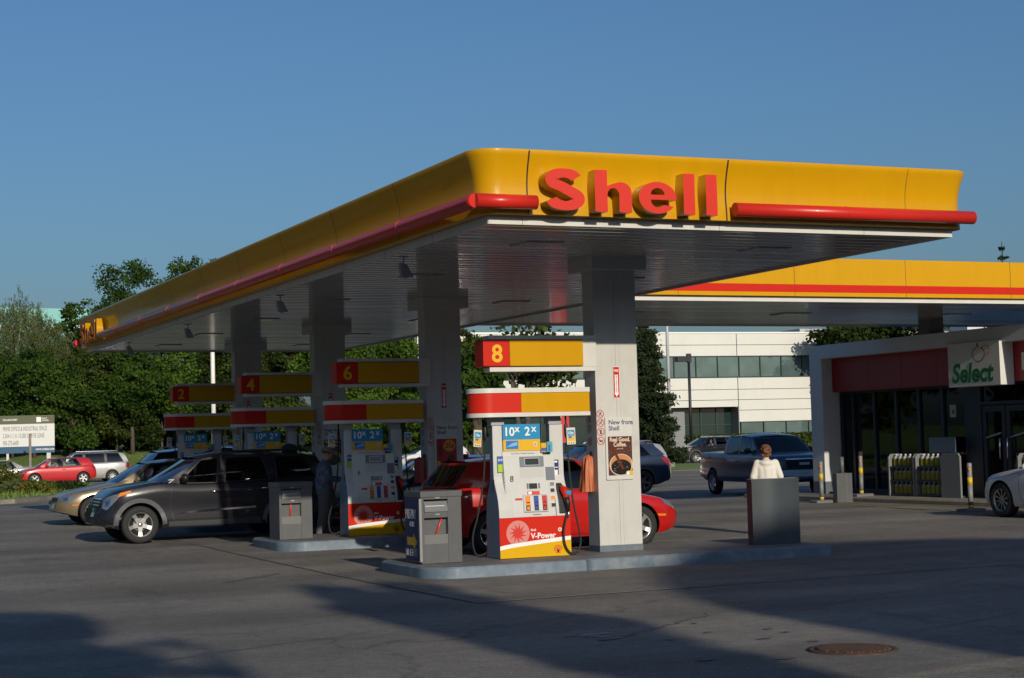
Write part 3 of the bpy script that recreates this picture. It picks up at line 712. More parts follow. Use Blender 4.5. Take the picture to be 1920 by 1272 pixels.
def pump(k, label):
    n = NUM[k]; z0 = ISLZ[k]+.154
    t = thing('fuel_pump', label, 'fuel pump', (9.74+.06*k, IY[k], z0), 0, 'fuel pumps')
    zs = [0, .55, .60, .66, .71, .76, .81, .86, .905, .95, .985, 1.02, 1.06, 1.10, 1.2, 1.5, 1.80]
    out = [(-prof_y(z), z) for z in zs]+[(prof_y(z), z) for z in zs[::-1]]
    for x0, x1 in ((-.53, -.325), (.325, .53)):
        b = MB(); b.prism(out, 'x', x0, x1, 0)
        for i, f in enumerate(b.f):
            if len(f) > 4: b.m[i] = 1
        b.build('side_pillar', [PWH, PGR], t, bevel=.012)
    MB().box(-.535, -.53, -.09, -.055, .93, 1.06).build('vent', DGRY, t)
    # posts from the pillars to the topper
    for x0, x1 in ((-.55, -.36), (.31, .50)): MB().box(x0, x1, -.075, .075, 1.80, 1.94).build('topper_post', mat('post_grey', (.36, .37, .39), .4), t)
    # central cabinet between the pillars: leans forward towards the bottom
    b = MB(); b.prism([(-.205, .545), (-.11, 1.385), (.11, 1.385), (.205, .545)], 'x', -.405, .36)
    b.prism([(-.2, .0), (-.2, .545), (.2, .545), (.2, 0)], 'x', -.33, .33); b.build('cabinet', PWH, t, bevel=.006)
    # lower skirt: red, white sweep, yellow
    zt = lambda x: .115+.10*(((x+.53)/1.06)**.75); W = .053
    xs_ = [-.53+1.06*i/16 for i in range(17)]
    for s, nm in ((-1, 'skirt_panel'), (1, 'skirt_panel')):
        y = .2265*s; y2 = .2285*s; y3 = .2305*s
        b = MB()
        def strip_(lo, hi, yy, m):
            v = []; 
            for x in xs_: v += [(x, yy, lo(x)), (x, yy, hi(x))]
            fs = [(2*i, 2*i+2, 2*i+3, 2*i+1) for i in range(16)]
            b.add(v, fs if s < 0 else [f[::-1] for f in fs], m)
        strip_(lambda x: .004, lambda x: .548, y, 0); strip_(lambda x: .004, lambda x: zt(x)+W, y2, 1); strip_(lambda x: .004, zt, y3, 2)
        b.build(nm, [PRED, TXTW, PYEL], t)
        if s < 0:
            b = MB(); cx, cz, r = -.262, .335, .172
            p = [(x, -.2278, max(z, zt(x)+W*.6)) for x, z in arcpts(cx, cz, r, r, 0, 360, 48)]; b.poly(p, 0)
            # eleven-pointed whirl
            pts = []
            for i in range(11):
                a = 2*math.pi*i/11; pts += [(.135*math.cos(a), .135*math.sin(a)), (.06*math.cos(a+.12), .06*math.sin(a+.12))] if False else [(.138*math.cos(a+.28), .138*math.sin(a+.28)), (.062*math.cos(a+.32), .062*math.sin(a+.32))]
            b.add([(cx, -.2284, cz)]+[(cx+x, -.2284, cz+z) for x, z in pts], [(0, i+1, (i+1) % 22+1) for i in range(22)], 1)
            b.build('emblem', [SUNP, SUNR], t)
            put_text('lettering', 'V-Power', .105, TXTW, t, (-.072, -.2315, .255), bold=.025, extrude=.0005, sx=.98)
            put_text('lettering', 'Shell', .042, TXTW, t, (-.072, -.2285, .356), bold=.02, extrude=.0005)
            b = MB(); ring(b, .014, .027, -.2285, .365, .36); b.build('emblem', TXTW, t)
            # scallop
            b = MB(); cx, cz = .33, .095
            o_ = [(cx-.03, cz-.055), (cx+.03, cz-.055), (cx+.036, cz-.03)]+arcpts(cx, cz, .062, .055, -12, 192, 18)+[(cx-.036, cz-.03)]
            i_ = [(cx+(x-cx)*.84, cz+(z-cz)*.84) for x, z in o_]
            b.poly([(x, -.2325, z) for x, z in o_], 0); b.poly([(x, -.2332, z) for x, z in i_], 1)
            for q in range(-3, 4):
                a = R(90+q*24); b.poly([(cx+.006, -.2338, cz-.045), (cx+.052*math.cos(a)+.003, -.2338, cz+.047*math.sin(a)), (cx+.052*math.cos(a)-.003, -.2338, cz+.047*math.sin(a)), (cx-.006, -.2338, cz-.045)], 0)
            b.build('emblem', [SUNR, PYEL], t)
    # a tilted frame for everything on the cabinet front
    def F(x, z, d=0.): # point on the sloping front, d in front of it
        y = -.11-.095*(1.385-z)/.84; return (x, y-d, z)
    def plate(x0, x1, z0_, z1_, d=.004, dd=.02):
        b = MB(); v = [F(x0, z0_, d), F(x1, z0_, d), F(x1, z1_, d), F(x0, z1_, d), F(x0, z0_, -dd), F(x1, z0_, -dd), F(x1, z1_, -dd), F(x0, z1_, -dd)]
        return b.add(v, [(0, 1, 2, 3), (7, 6, 5, 4), (4, 5, 1, 0), (1, 5, 6, 2), (2, 6, 7, 3), (3, 7, 4, 0)])
    dsp = plate(-.165, .195, 1.225, 1.365, .012).build('display', PMG, t, bevel=.004)
    plate(-.10, .125, 1.245, 1.345, .016).build('lcd_frame', STEEL, dsp); plate(-.09, .115, 1.253, 1.337, .019).build('lcd', LCD, dsp)
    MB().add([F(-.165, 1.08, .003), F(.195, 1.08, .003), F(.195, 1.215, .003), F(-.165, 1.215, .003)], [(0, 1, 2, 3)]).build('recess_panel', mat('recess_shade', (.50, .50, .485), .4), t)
    plate(-.395, -.19, .905, 1.20, .003).build('door', PWH, t, bevel=.002); plate(-.395, -.19, .60, .895, .003).build('door', PWH, t, bevel=.002)
    if n in (8, 6, 4, 2): put_text('lettering', str(n), .115, TXTB, t, F(-.33, 1.03, .0075), bold=.0, extrude=.0005)
    plate(.215, .345, 1.035, 1.215, .006).build('notice', mat('notice_grey', (.15, .17, .20), .5), t)
    kp = plate(-.075, .13, .905, 1.005, .006).build('keypad', PWH, t); plate(-.05, .07, .925, 1.0, .010).build('screen', LCD, kp)
    b = MB()
    for sx in (-.07, .10):
        for i in range(5): b.v, b.f, b.m, b.s = (lambda q: (b.v+q.v, b.f+[[j+len(b.v) for j in f] for f in q.f], b.m+q.m, b.s+q.s))(plate(sx-.012, sx+.012, .93+.015*i, .94+.015*i, .011))
    b.build('keys', DGRY, kp)
    ad = plate(-.08, .10, .845, .893, .008).build('notice', mat('ad_red', (.6, .05, .03), .5), t); plate(-.07, -.02, .85, .888, .010).build('picture', TXTW, ad)
    ga = plate(-.155, .215, .605, .845, .014).build('grade_panel', mat('grade_grey', (.42, .43, .44), .35, metal=.3), t, bevel=.01)
    plate(-.14, .20, .625, .838, .018).build('face', WHT, ga)
    for x, c, nm in ((-.09, ORNG, 'o'), (.035, mat('grade_blue', (.02, .07, .32), .4), 'b'), (.16, mat('grade_red', (.5, .03, .03), .4), 'r')):
        q = plate(x-.036, x+.036, .70, .832, .024).build('grade_button', c, t, bevel=.004); plate(x-.033, x+.033, .632, .70, .030).build('push_pad', BLK, q, bevel=.008); plate(x-.024, x+.024, .64, .69, .034).build('cap', c, q, bevel=.006)
        plate(x-.025, x+.025, .735, .75, .0245).build('line', BLK, q)
    MB().add([F(-.02, .572, .004), F(.10, .572, .004), F(.10, .58, .004), F(-.02, .58, .004)], [(0, 1, 2, 3)]).build('slot', BLK, t)
    for zz, c in ((.985, PMG), (.90, BLK), (.80, ORNG), (.70, BLK)):
        q = plate(.25, .34, zz-.04, zz+.035, .008).build('card_slot', WHT, t); plate(.265, .325, zz-.028, zz+.02, .011).build('inset', c, q)
    lb = plate(-.27, -.165, .775, .805, .005).build('notice', STKR, t)
    # banner above the cabinet
    MB().box(-.40, .20, -.085, -.06, 1.375, 1.445).build('banner_base', WHT, t)
    bn = MB().box(-.392, .165, -.10, -.085, 1.60, 1.81, 0).box(-.388, .165, -.098, -.085, 1.447, 1.60, 1).build('banner', [BLUE, BANY], t)
    put_text('lettering', '10', .165, TXTW, bn, (-.382, -.1015, 1.655), bold=.02, extrude=.0005); put_text('lettering', 'x', .135, TXTW, bn, (-.213, -.1015, 1.705), bold=.02, extrude=.0005)
    put_text('lettering', '2', .165, TXTW, bn, (-.068, -.1015, 1.655), bold=.02, extrude=.0005); put_text('lettering', 'x', .135, TXTW, bn, (.038, -.1015, 1.705), bold=.02, extrude=.0005)
    MB().box(-.35, -.165, -.1005, -.09, 1.472, 1.587, 0).poly([(-.34, -.1015, 1.50), (-.18, -.1015, 1.52), (-.18, -.1015, 1.57), (-.26, -.1015, 1.55)], 1).build('card_picture', [mat('card_blue', (.03, .20, .55), .3), mat('card_light', (.25, .45, .7), .3)], bn)
    MB().box(.06, .115, -.1005, -.09, 1.50, 1.56, 0).box(.073, .102, -.1015, -.09, 1.513, 1.547, 1).build('emblem', [WHT, ORNG], bn)
    put_text('lettering', 'Save More. Redeem Instantly', .03, NAVY, t, (-.27, -.086, 1.40), extrude=.0005)
    lf = MB(); lf.box(.165, .24, -.13, -.10, 1.42, 1.545, 0); lf.box(.25, .335, -.13, -.10, 1.42, 1.56, 1); lf.box(.27, .30, -.132, -.13, 1.43, 1.52, 2); lf.box(.165, .24, -.132, -.13, 1.43, 1.48, 2)
    lf.build('leaflets', [BANY, mat('leaf_teal', (.08, .35, .42), .5), mat('leaf_blue', (.05, .12, .4), .5)], t)
    cdn = MB().box(-.475, -.365, -.085, -.062, 1.16, 1.38, 2).box(-.47, -.37, -.088, -.085, 1.275, 1.375, 0).box(-.47, -.37, -.088, -.085, 1.165, 1.27, 1).build('card_holder', [mat('card_navy', (.02, .10, .42), .4), GRNL, PMG], t)
    put_text('lettering', '$100', .043, TXTW, cdn, (-.468, -.0885, 1.315), bold=.02, extrude=.0004)
    MB().box(.375, .45, -.066, -.06, 1.06, 1.31, 0).box(.385, .44, -.0675, -.066, 1.2, 1.21, 1).box(.385, .43, -.0675, -.066, 1.27, 1.295, 1).box(.385, .435, -.0675, -.066, 1.09, 1.17, 1).build('notice', [NAVY, TXTW], t)
    # topper with a rounded end
    def topper_ring(b, z0_, z1_, off, m, xa=None, xb=None):
        x1 = .86; r = .26+off; pts = [(x1, -r)]+[(-.585+r*math.cos(R(a)), r*math.sin(R(a))) for a in range(-90, -271, -10)]+[(x1, r)]
        if xa is not None: pts = [(x1 if xb is None else xb, -r), (xa, -r)]
        b.prism([(p[0], p[1]) for p in pts], 'z', z0_, z1_, m, smooth=True)
    top = MB(); topper_ring(top, 2.235, 2.30, .014, 0); topper_ring(top, 1.91, 1.965, .014, 0); topper_ring(top, 1.965, 2.235, 0, 1)
    o = top.build('topper', [TRIM, PRED], t); sharp(o, 35)
    for q in (-1, 1): MB().box(-.175, .858, min(.2605*q, .2625*q), max(.2605*q, .2625*q), 1.97, 2.23).build('topper_band', YEL, t)
    # hoses, nozzles, hanging tags
    def bez(P, n=26):
        o_ = []
        for i in range(len(P)-1):
            p0, p1, p2, p3 = [Vector(P[min(max(j, 0), len(P)-1)]) for j in (i-1, i, i+1, i+2)]
            for q in range(8):
                u = q/8; o_.append(.5*((2*p1)+(-p0+p2)*u+(2*p0-5*p1+4*p2-p3)*u*u+(-p0+3*p1-3*p2+p3)*u**3))
        return o_+[Vector(P[-1])]
    MB().tube(bez([(.55, -.12, 1.92), (.55, -.13, 1.75), (.565, -.16, 1.2), (.59, -.20, .75), (.655, -.24, .33), (.665, -.25, .17), (.60, -.27, .045), (.50, -.27, .035), (.42, -.27, .15), (.405, -.27, .33), (.445, -.26, .50), (.47, -.24, .58)]), .0135, 8).build('hose', RUB, t)
    MB().tube(bez([(-.56, .12, 1.92), (-.565, .13, 1.6), (-.58, .16, 1.1), (-.66, .2, .6), (-.73, .24, .3), (-.70, .26, .08), (-.60, .27, .03), (-.48, .27, .12), (-.45, .26, .4), (-.46, .24, .55)]), .0135, 8).build('hose', RUB, t)
    for sx, sy in ((.55, -.12), (-.56, .12)):
        MB().lathe([(.02, 1.80), (.026, 1.76), (.026, 1.66), (.018, 1.62), (.012, 1.60)], (sx, sy, 0), 12).build('swivel', BLK, t)
    # nozzle boot and nozzle on the right pillar
    b = MB(); b.prism([(-.235, .575), (-.215, .78), (-.15, .97), (-.10, .99), (-.05, .98), (-.05, .56)], 'x', .365, .465); b.build('nozzle_boot', BLK, t, bevel=.012)
    nz = MB(); nz.tube([(.43, -.17, .93), (.44, -.235, .90), (.455, -.255, .83), (.475, -.255, .70), (.48, -.25, .60)], [.036, .052, .046, .027, .018], 12)
    nz = nz.build('nozzle', RED, t); MB().tube([(.46, -.268, .80), (.475, -.27, .70), (.485, -.262, .60)], [.040, .035, .022], 10).build('grip', BLK, nz); MB().tube([(.485, -.262, .62), (.49, -.262, .56), (.475, -.258, .52)], .015, 10).build('coupling', STEEL, nz)
    MB().box(.435, .515, -.312, -.300, .835, .885).build('nozzle_tag', BLUE, nz); 
    b = MB(); b.prism([(.235, .575), (.215, .78), (.15, .97), (.10, .99), (.05, .98), (.05, .56)], 'x', -.465, -.365); b.build('nozzle_boot', BLK, t, bevel=.012)
    for (x, y, rot) in ((.602, -.17, -.05), (-.735, -.02, .12)):
        tg = MB().box(-.063, .063, -.008, .008, -.115, .115, 0).build('hose_tag', mat('tag_cream', (.66, .60, .48), .5), t); tg.location = (x, y, 1.63); tg.rotation_euler = (0, rot*.6, rot*2)
        MB().box(-.052, .052, -.0095, -.008, .005, .085, 0).box(-.052, .052, -.0095, -.008, -.07, .004, 1).box(-.04, .01, -.0105, -.0095, -.03, .0, 2).build('print', [BLUE, BANY, mat('card_blue', (.03, .20, .55), .3)], tg)
        put_text('lettering', '10x', .055, TXTW, tg, (-.047, -.0105, .025), bold=.02, extrude=.0004)
        bb = MB()
        for q in (-.035, 0, .035): bb.poly([(q+.009*math.cos(a*.7854), -.0095, -.095+.009*math.sin(a*.7854)) for a in range(8)])
        bb.build('hole', BLK, tg)
    return t
plab = ['white fuel pump numbered 8, sunlit, nearest the camera', 'white fuel pump numbered 6, half in shade behind the man in a cap', 'shaded fuel pump numbered 4 rising behind the dark grey SUV roof', 'shaded fuel pump numbered 2, farthest in the row']
for k in range(4): pump(k, plab[k])
def number_sign(k, label):
    n = NUM[k]; t = thing('pump_number_sign', label, 'sign', (9.74+.06*k, IY[k]+.03, ISLZ[k]), 0, 'number signs on the columns')
    b = MB(); b.box(-.55, 1.08, -.11, .11, 3.125, 3.182).box(-.55, 1.08, -.11, .11, 2.685, 2.745).box(.86, 1.08, -.11, .11, 2.745, 3.125); b.box(-.50, .9, -.07, .07, 2.74, 3.13)
    b.build('frame', TRIM, t, bevel=.005)
    MB().box(-.264, .855, -.152, .152, 2.757, 3.113).build('yellow_panel', YEL, t, bevel=.012)
    rp = MB().box(-.66, -.266, -.152, .152, 2.757, 3.113).build('red_panel', PRED, t, bevel=.012)
    put_text('lettering', str(n), .33, TXTY, rp, (-.455, -.1535, 2.82), bold=.022, extrude=.001, align='CENTER')
for k, l in enumerate(['red and yellow sign with number 8 above the front pump', 'red and yellow sign with number 6 on the second column', 'red and yellow sign with number 4, shaded', 'red and yellow sign with number 2, smallest and farthest']): number_sign(k, l)

# ------------------------------------------------------------------ bins
def squeegee_bin(x, y, z, label, prepay, sq):
    t = thing('service_bin', label, 'bin', (x, y, z), 0, 'grey service bins on the islands'); t.scale = (.92, .95, .95)
    W, D, H = .31, .32, 1.0
    b = MB()  # body with two recesses in the front, made of slabs
    b.box(-W, W, -D+.09, D, 0, H-.085)
    fy0, fy1 = -D, -D+.09
    rx0, rx1 = -.265, .10
    b.box(-W, rx0, fy0, fy1, 0, H-.085); b.box(rx1, W, fy0, fy1, 0, H-.085)
    for a, c in ((0, .27), (.63, .71), (.885, .915)): b.box(rx0, rx1, fy0, fy1, a, c)
    b.build('cabinet', GRYP, t, bevel=.005)
    MB().box(-W-.012, W+.012, -D-.012, D+.012, H-.085, H).build('lid', GRYP, t, bevel=.008)
    MB().prism([(-D-.012, .715), (-D+.08, .74), (-D+.08, .83), (-D+.02, .86), (-D-.004, .80)], 'x', rx0+.005, rx1-.005).build('towel_tray', mat('tray_grey', (.15, .155, .16), .35), t)
    MB().box(rx0+.02, rx1-.05, -D-.006, -D+.05, .79, .80).build('towel', WHT, t)
    MB().box(rx0, rx1, -D+.012, -D+.085, .27, .40).build('washer_tub', mat('tub_grey', (.15, .155, .155), .4), t)
    for zz in (.665, .895): MB().box(-.10, -.03, -D-.016, -D, zz, zz+.02).build('latch', STEEL, t)
    if prepay:
        pn = MB().box(-W-.02, -W, -D+.03, D-.05, .05, .895).build('notice_board', NAVY, t, bevel=.003); b = MB().box(-W-.03, -W+.004, -D-.006, -D+.03, .03, .9); b.build('board_frame', STEEL, pn)
        put_text('lettering', 'PRE-PAY', .19, TXTW, pn, (-W-.0215, D-.06, .62), LEFTW, bold=.01, extrude=.0006, sx=.60)
        put_text('lettering', 'ONLY', .10, TXTW, pn, (-W-.0215, .09, .51), LEFTW, extrude=.0006, sx=.7)
        b = MB(); A = [(.20, .36), (-.05, .36), (-.05, .42), (-.20, .30), (-.05, .18), (-.05, .25), (.20, .25)]
        b.poly([(-W-.0215, yy, zz) for yy, zz in A]); b.build('arrow', BANY, pn)
        b = MB()
        for yy in (.2, .04, -.13):
            for a, c, e, f in ((yy-.05, yy+.05, .10, .106), (yy-.05, yy+.05, .19, .196), (yy-.05, yy-.045, .1, .196), (yy+.045, yy+.05, .1, .196)): b.box(-W-.0215, -W-.02, a, c, e, f)
        b.box(-W-.0215, -W-.02, .19, .22, .11, .18); b.box(-W-.0215, -W-.02, 0, .08, .14, .15)
        b.build('symbols', TXTW, pn); put_text('lettering', '5', .07, TXTW, pn, (-W-.0215, -.11, .125), LEFTW, extrude=.0006)
    s = thing('squeegee', sq[0], 'squeegee', (x+sq[1], y-D+.075, z+.30)); s.rotation_euler = (R(-6), R(sq[2]), 0)
    MB().tube([(0, 0, 0), (0, -.02, .2), (0, -.03, .40)], [.012, .013, .014], 10).build('handle', mat('squeegee_red', (.62, .03, .02), .35), s); MB().box(-.035, .035, -.008, .008, -.02, .01).build('blade', RUB, s)
squeegee_bin(8.33, IY[0]-.03, ISLZ[0]+.155, 'grey service bin with a pre-pay arrow board, on the front island', True, ('red squeegee leaning in the tub of the front pre-pay bin', -.09, 22))
squeegee_bin(8.32, IY[1]-.02, ISLZ[1]+.155, 'grey service bin without a board, in front of pump 6', False, ('red squeegee standing upright in the bin before pump 6', -.08, 2))
# plain rounded bin at the right end of the front island
t = thing('rounded_bin', 'plain grey bin with a bowed front at the right end of the island', 'bin', (13.50, IY[0]-.22, ISLZ[0]+.16)); t.scale = (1.02, 1, .95)
pl = [(-.39, .0), (-.39, -.14)]+[(-.39+.78*i/12, -.14-.12*math.sin(math.pi*i/12)) for i in range(1, 12)]+[(.39, -.14), (.39, .0)]
b = MB(); b.prism(pl, 'z', 0, .925, 0, smooth=True); sharp(b.build('shell', mat('bin_enamel', (.055, .066, .074), .3, coat=.25, noise=(3, .08)), t), 30)
b = MB(); b.prism([(x*1.012, y*1.02) for x, y in pl], 'z', .925, .985, 0, smooth=True); sharp(b.build('lid', mat('bin_enamel', (.095, .112, .124), .3), t), 30)
# ------------------------------------------------------------------ the shop
SHW = mat('shop_cladding', (.60, .61, .62), .45, noise=(.8, .05))
SHR = mat('shop_red', (.30, .016, .018), .4, noise=(1., .04))
MUL = mat('mullion', (.035, .042, .055), .4, metal=.3)
SGL = glassmat('shop_glass', (.85, .95, 1.), .9)
XF = 26.2  # Y values below were scaled about the camera along with XF, then baked in
sh = thing('shop', 'low forecourt shop with dark glass front, red band and grey surround', 'shop', (0, 0, 0))
b = MB()
b.box(XF, XF+.55, 38.504, 39.065, .42, 3.70)                                  # pier
b.box(XF, XF+1.2, 18, 39.065, 3.70, 4.06)                                     # top beam
b.box(XF+.55, XF+1.2, 38.785, 39.065, .1, 3.70)
b.build('surround', SHW, sh, bevel=.008)
MB().box(XF-.004, XF+.56, 38.495, 39.075, .08, .42).build('pier_base', mat('base_grey', (.10, .115, .135), .55), sh)
b = MB(); b.box(XF+.33, XF+.9, 18, 38.502, 2.80, 3.698); b.build('red_band', SHR, sh)
for y in (34.059, 35.463, 36.867): MB().box(XF+.3275, XF+.33, y-.004, y+.004, 2.80, 3.698).build('band_seam', DGRY, sh)
gx = XF+.62
ym = [38.457, 37.943, 37.007, 36.071, 35.136, 34.2, 33.311]
for i in range(len(ym)-1):
    MB().box(gx-.006, gx+.006, ym[i+1]+.04, ym[i]-.04, .22, 2.80).build('window', SGL, sh)
b = MB()
for y in ym: b.box(gx-.06, gx+.06, y-.045, y+.045, .1, 2.80)
b.box(gx-.055, gx+.055, 33.311, 38.457, .1, .22); b.box(gx-.055, gx+.055, 18, 38.457, 2.74, 2.80)
b.box(gx-.06, gx+.06, 32.749, 33.273, .1, 2.80); b.box(gx-.06, gx+.06, 31.065, 32.749, 2.28, 2.36); b.box(gx-.06, gx+.06, 30.925, 31.065, .1, 2.8)
for y in (29.942, 29.007, 28.1, 27, 25.5, 24, 22.5, 21, 19.5): b.box(gx-.06, gx+.06, y-.045, y+.045, .1, 2.80)
b.box(gx-.055, gx+.055, 18, 30.925, .1, .3); b.box(gx-.055, gx+.055, 18, 30.925, .95, 1.0)
b.build('mullion', MUL, sh)
MB().box(gx-.006, gx+.006, 31.065, 32.749, 2.36, 2.74).build('transom_window', SGL, sh)
yy = [30.925, 29.942, 29.007, 28.1, 27, 25.5, 24, 22.5, 21, 19.5, 18]
for i in range(len(yy)-1): MB().box(gx-.006, gx+.006, yy[i+1]+.045, yy[i]-.045, .3, 2.74).build('window', SGL, sh)
for y0, y1, hs in ((31.926, 32.731, 32.038), (31.084, 31.889, 31.776)):
    b = MB()
    for a, c in ((y0, y0+.12), (y1-.12, y1)): b.box(gx-.04, gx+.04, a, c, .12, 2.26)
    b.box(gx-.04, gx+.04, y0+.12, y1-.12, .12, .34); b.box(gx-.04, gx+.04, y0+.12, y1-.12, 2.12, 2.26)
    d = b.build('door', MUL, sh)
    MB().box(gx-.005, gx+.005, y0+.12, y1-.12, .34, 2.12).build('pane', SGL, d)
    MB().tube([(gx-.04, hs, 1.0), (gx-.13, hs, 1.0), (gx-.13, hs, 1.48), (gx-.04, hs, 1.48)], .02, 10).build('handle', CHR, d)
    MB().tube([(gx-.05, y0+.14, 1.62), (gx-.05, y1-.14, 1.50)], .028, 8).build('bar', STEEL, d)
# dim interior
INT = mat('shop_interior', (.30, .30, .29), .8)
b = MB(); b.box(XF+1.3, 36, 18, 38.738, .04, .10); b.box(35.9, 36, 18, 38.738, .1, 3.6); b.box(XF+1.3, 36, 38.644, 38.738, .1, 3.6); b.box(XF+1.2, 36, 18, 38.738, 3.4, 3.7); b.box(gx+.07, XF+1.3, 18, 38.644, .04, .1)
b.build('interior', INT, sh)
MB().box(XF+1.15, 36.2, 38.738, 39.061, .1, 3.7).box(36, 36.2, 17.9, 38.738, .1, 3.7).box(XF+1.2, 36.2, 18, 39.019, 3.75, 4.0).box(XF+.6, 36.2, 17.8, 18, .1, 3.7).build('wall', SHW, sh)
random.seed(21); b = MB()
for y in (37.802, 36.399, 34.808, 33.311, 31, 29): 
    b.box(28.4, 33, y-.25, y+.25, .1, 1.6, 0)
    for s in range(4):
        for q in range(22): x = 28.5+q*.2; b.box(x, x+.15, y-.34, y-.25, .3+s*.36, .3+s*.36+random.uniform(.15, .28), random.choice((1, 2, 3, 4, 0)))
b.build('shelving', [mat('shelf_dark', (.06, .06, .065), .6), mat('goods_red', (.3, .03, .03), .5), mat('goods_yellow', (.4, .28, .03), .5), mat('goods_white', (.4, .4, .38), .5), mat('goods_purple', (.12, .05, .2), .5)], sh)
# sign box
sg = thing('shop_sign', 'white sign box with a green Select wordmark and an apple outline', 'sign', (XF-.05, 0, 0))
MB().box(-.02, .375, 31.24, 33.10, 2.72, 3.755).build('box', mat('sign_white', (.66, .66, .62), .4), sg, bevel=.008)
GRN = mat('wordmark_green', (.005, .15, .04), .45)
put_text('lettering', 'Select', .62, GRN, sg, (-.022, 32.98, 2.83), LEFTW, bold=.03, extrude=.003, shear=.2, sx=.98)
b = MB()
def lefts(pts, x, m):  # pts as (y toward the camera, z)
    b.poly([(x, -p[0], p[1]) for p in pts], m)
def strk(pts, w0, x, m):
    for i in range(len(pts)-1):
        a, c = Vector(pts[i]), Vector(pts[i+1]); d = (c-a).normalized(); n = Vector((-d.y, d.x))*w0/2; lefts([a-n, c-n, c+n, a+n], x-i*.00005, m)
ax, az = -31.98, 3.46
strk([(ax+.20*math.cos(R(a))*(1.05+.12*math.sin(R(a))), az-.01+.17*math.sin(R(a))) for a in range(70, -255, -12)], .026, -.023, 0)
strk(arcpts(ax+.25, az+.08, .11, .11, -100, 150, 16), .02, -.0235, 1)
for a in range(-90, 170, 32): strk([(ax+.25+.14*math.cos(R(a)), az+.08+.14*math.sin(R(a))), (ax+.25+.18*math.cos(R(a)), az+.08+.18*math.sin(R(a)))], .018, -.024, 1)
lefts([(ax-.07, az+.21), (ax+.01, az+.14), (ax+.02, az+.18), (ax-.05, az+.285)], -.0245, 2)
b.build('emblem', [mat('apple_red', (.35, .02, .02), .5), mat('sun_gold', (.55, .28, .03), .5), GRN], sg)
lt = put_text('lettering', 'E', .55, TXTW, None, (XF+.3275, 31.0, 3.05), LEFTW, bold=.02, extrude=.003); lt.parent = sh
nb = MB().box(gx-.012, gx-.008, 33.732, 33.966, 2.02, 2.32, 0).box(gx-.0125, gx-.012, 33.797, 33.87, 2.1, 2.2, 1).build('notice', [mat('notice_paper', (.45, .45, .43), .6), TXTB], sh)

# racks of washer fluid in front of the glass
def rack(y, label, side):
    t = thing('display_rack', label, 'rack', (XF-.05, y, .10), 0, 'racks in front of the shop glass')
    for q in (-.5, .5): MB().prism([(-.02, .0), (.42, 0), (.42, 1.05), (.06, 1.05), (-.02, .96)], 'y', q-.03, q+.03).build('end_panel', mat('rack_grey', (.17, .175, .18), .45), t, bevel=.012)
    b = MB()
    for z in (.06, .40, .74): b.box(.0, .42, -.47, .47, z-.04, z)
    b.build('shelf', mat('rack_dark', (.04, .05, .055), .5), t); MB().box(.38, .42, -.47, .47, 0, 1.0).build('back', mat('rack_dark', (.04, .05, .055), .5), t)
    return t
rack(35.12, 'left rack of yellow-labelled jugs against the shop glass', 0)
rack(34.03, 'right rack of yellow-labelled jugs against the shop glass', 1)
rack(30.3, 'rack of amber bottles beside the shop door, behind the white coupe', 2)
sb = thing('rack_side_board', 'plain light grey board standing beside the right jug rack', 'board', (XF-.10, 33.12, .10))
MB().prism([(-.36, 0), (.36, 0), (.36, .98), (.29, 1.06), (-.29, 1.06), (-.36, .98)], 'x', -.02, .03).build('panel', mat('board_grey', (.19, .195, .20), .45), sb, bevel=.006); MB().box(.03, .3, -.34, -.30, 0, .05).box(.03, .3, .30, .34, 0, .05).build('foot', DGRY, sb)
pb = thing('crate_sign', 'bluish notice panel standing above the right jug rack', 'sign', (XF+.25, 33.85, 1.12)); MB().box(-.01, .01, -.5, .5, .05, .42).build('panel', mat('panel_blue', (.10, .14, .20), .4), pb); MB().box(-.008, .008, -.48, -.45, -.1, .05).box(-.008, .008, .45, .48, -.1, .05).build('leg', DGRY, pb)
JUG = mat('jug_clear', (.42, .46, .44), .25); JLB = mat('jug_label', (.30, .27, .015), .45, noise=(30, .5)); JCP = mat('jug_cap', (.62, .62, .6), .4); AMB = mat('amber_bottle', (.55, .34, .01), .3)
def jug_mesh(bodym):
    b = MB(); b.lathe([(.0, 0), (.075, 0), (.08, .02), (.08, .19), (.06, .235), (.025, .26), (.022, .27)], n=10, ms=[0, 0, 1, 0, 0, 0]); return b.build('jug', [bodym, JLB])
jg = jug_mesh(JUG); cp = MB().lathe([(.0, .30), (.028, .30), (.028, .265), (.0, .265)], n=10).build('cap', JCP, jg)
first = True
for ry, rn in ((35.12, 'left'), (34.03, 'right')):
    for sz, sn in ((.74, 'top'), (.40, 'middle'), (.06, 'bottom')):
        for q in range(5):
            o = jg if first else dup(jg); first = False
            o.location = (XF+.10, ry+.37-.185*q, .10+sz+.002); o.rotation_euler = (0, 0, .3*q)
            tag(o, 'yellow-labelled washer fluid jug on the %s shelf of the %s rack' % (sn, rn), 'jug', 'jugs in the shop racks')
ab = jug_mesh(AMB); MB().lathe([(.0, .30), (.028, .30), (.028, .265), (.0, .265)], n=10).build('cap', JCP, ab)
for q in range(5):
    o = ab if q == 0 else dup(ab); o.location = (XF+.10, 30.3+.37-.185*q, .842); tag(o, 'amber bottle on the top shelf of the rack beside the shop door', 'bottle', 'amber bottles by the door')
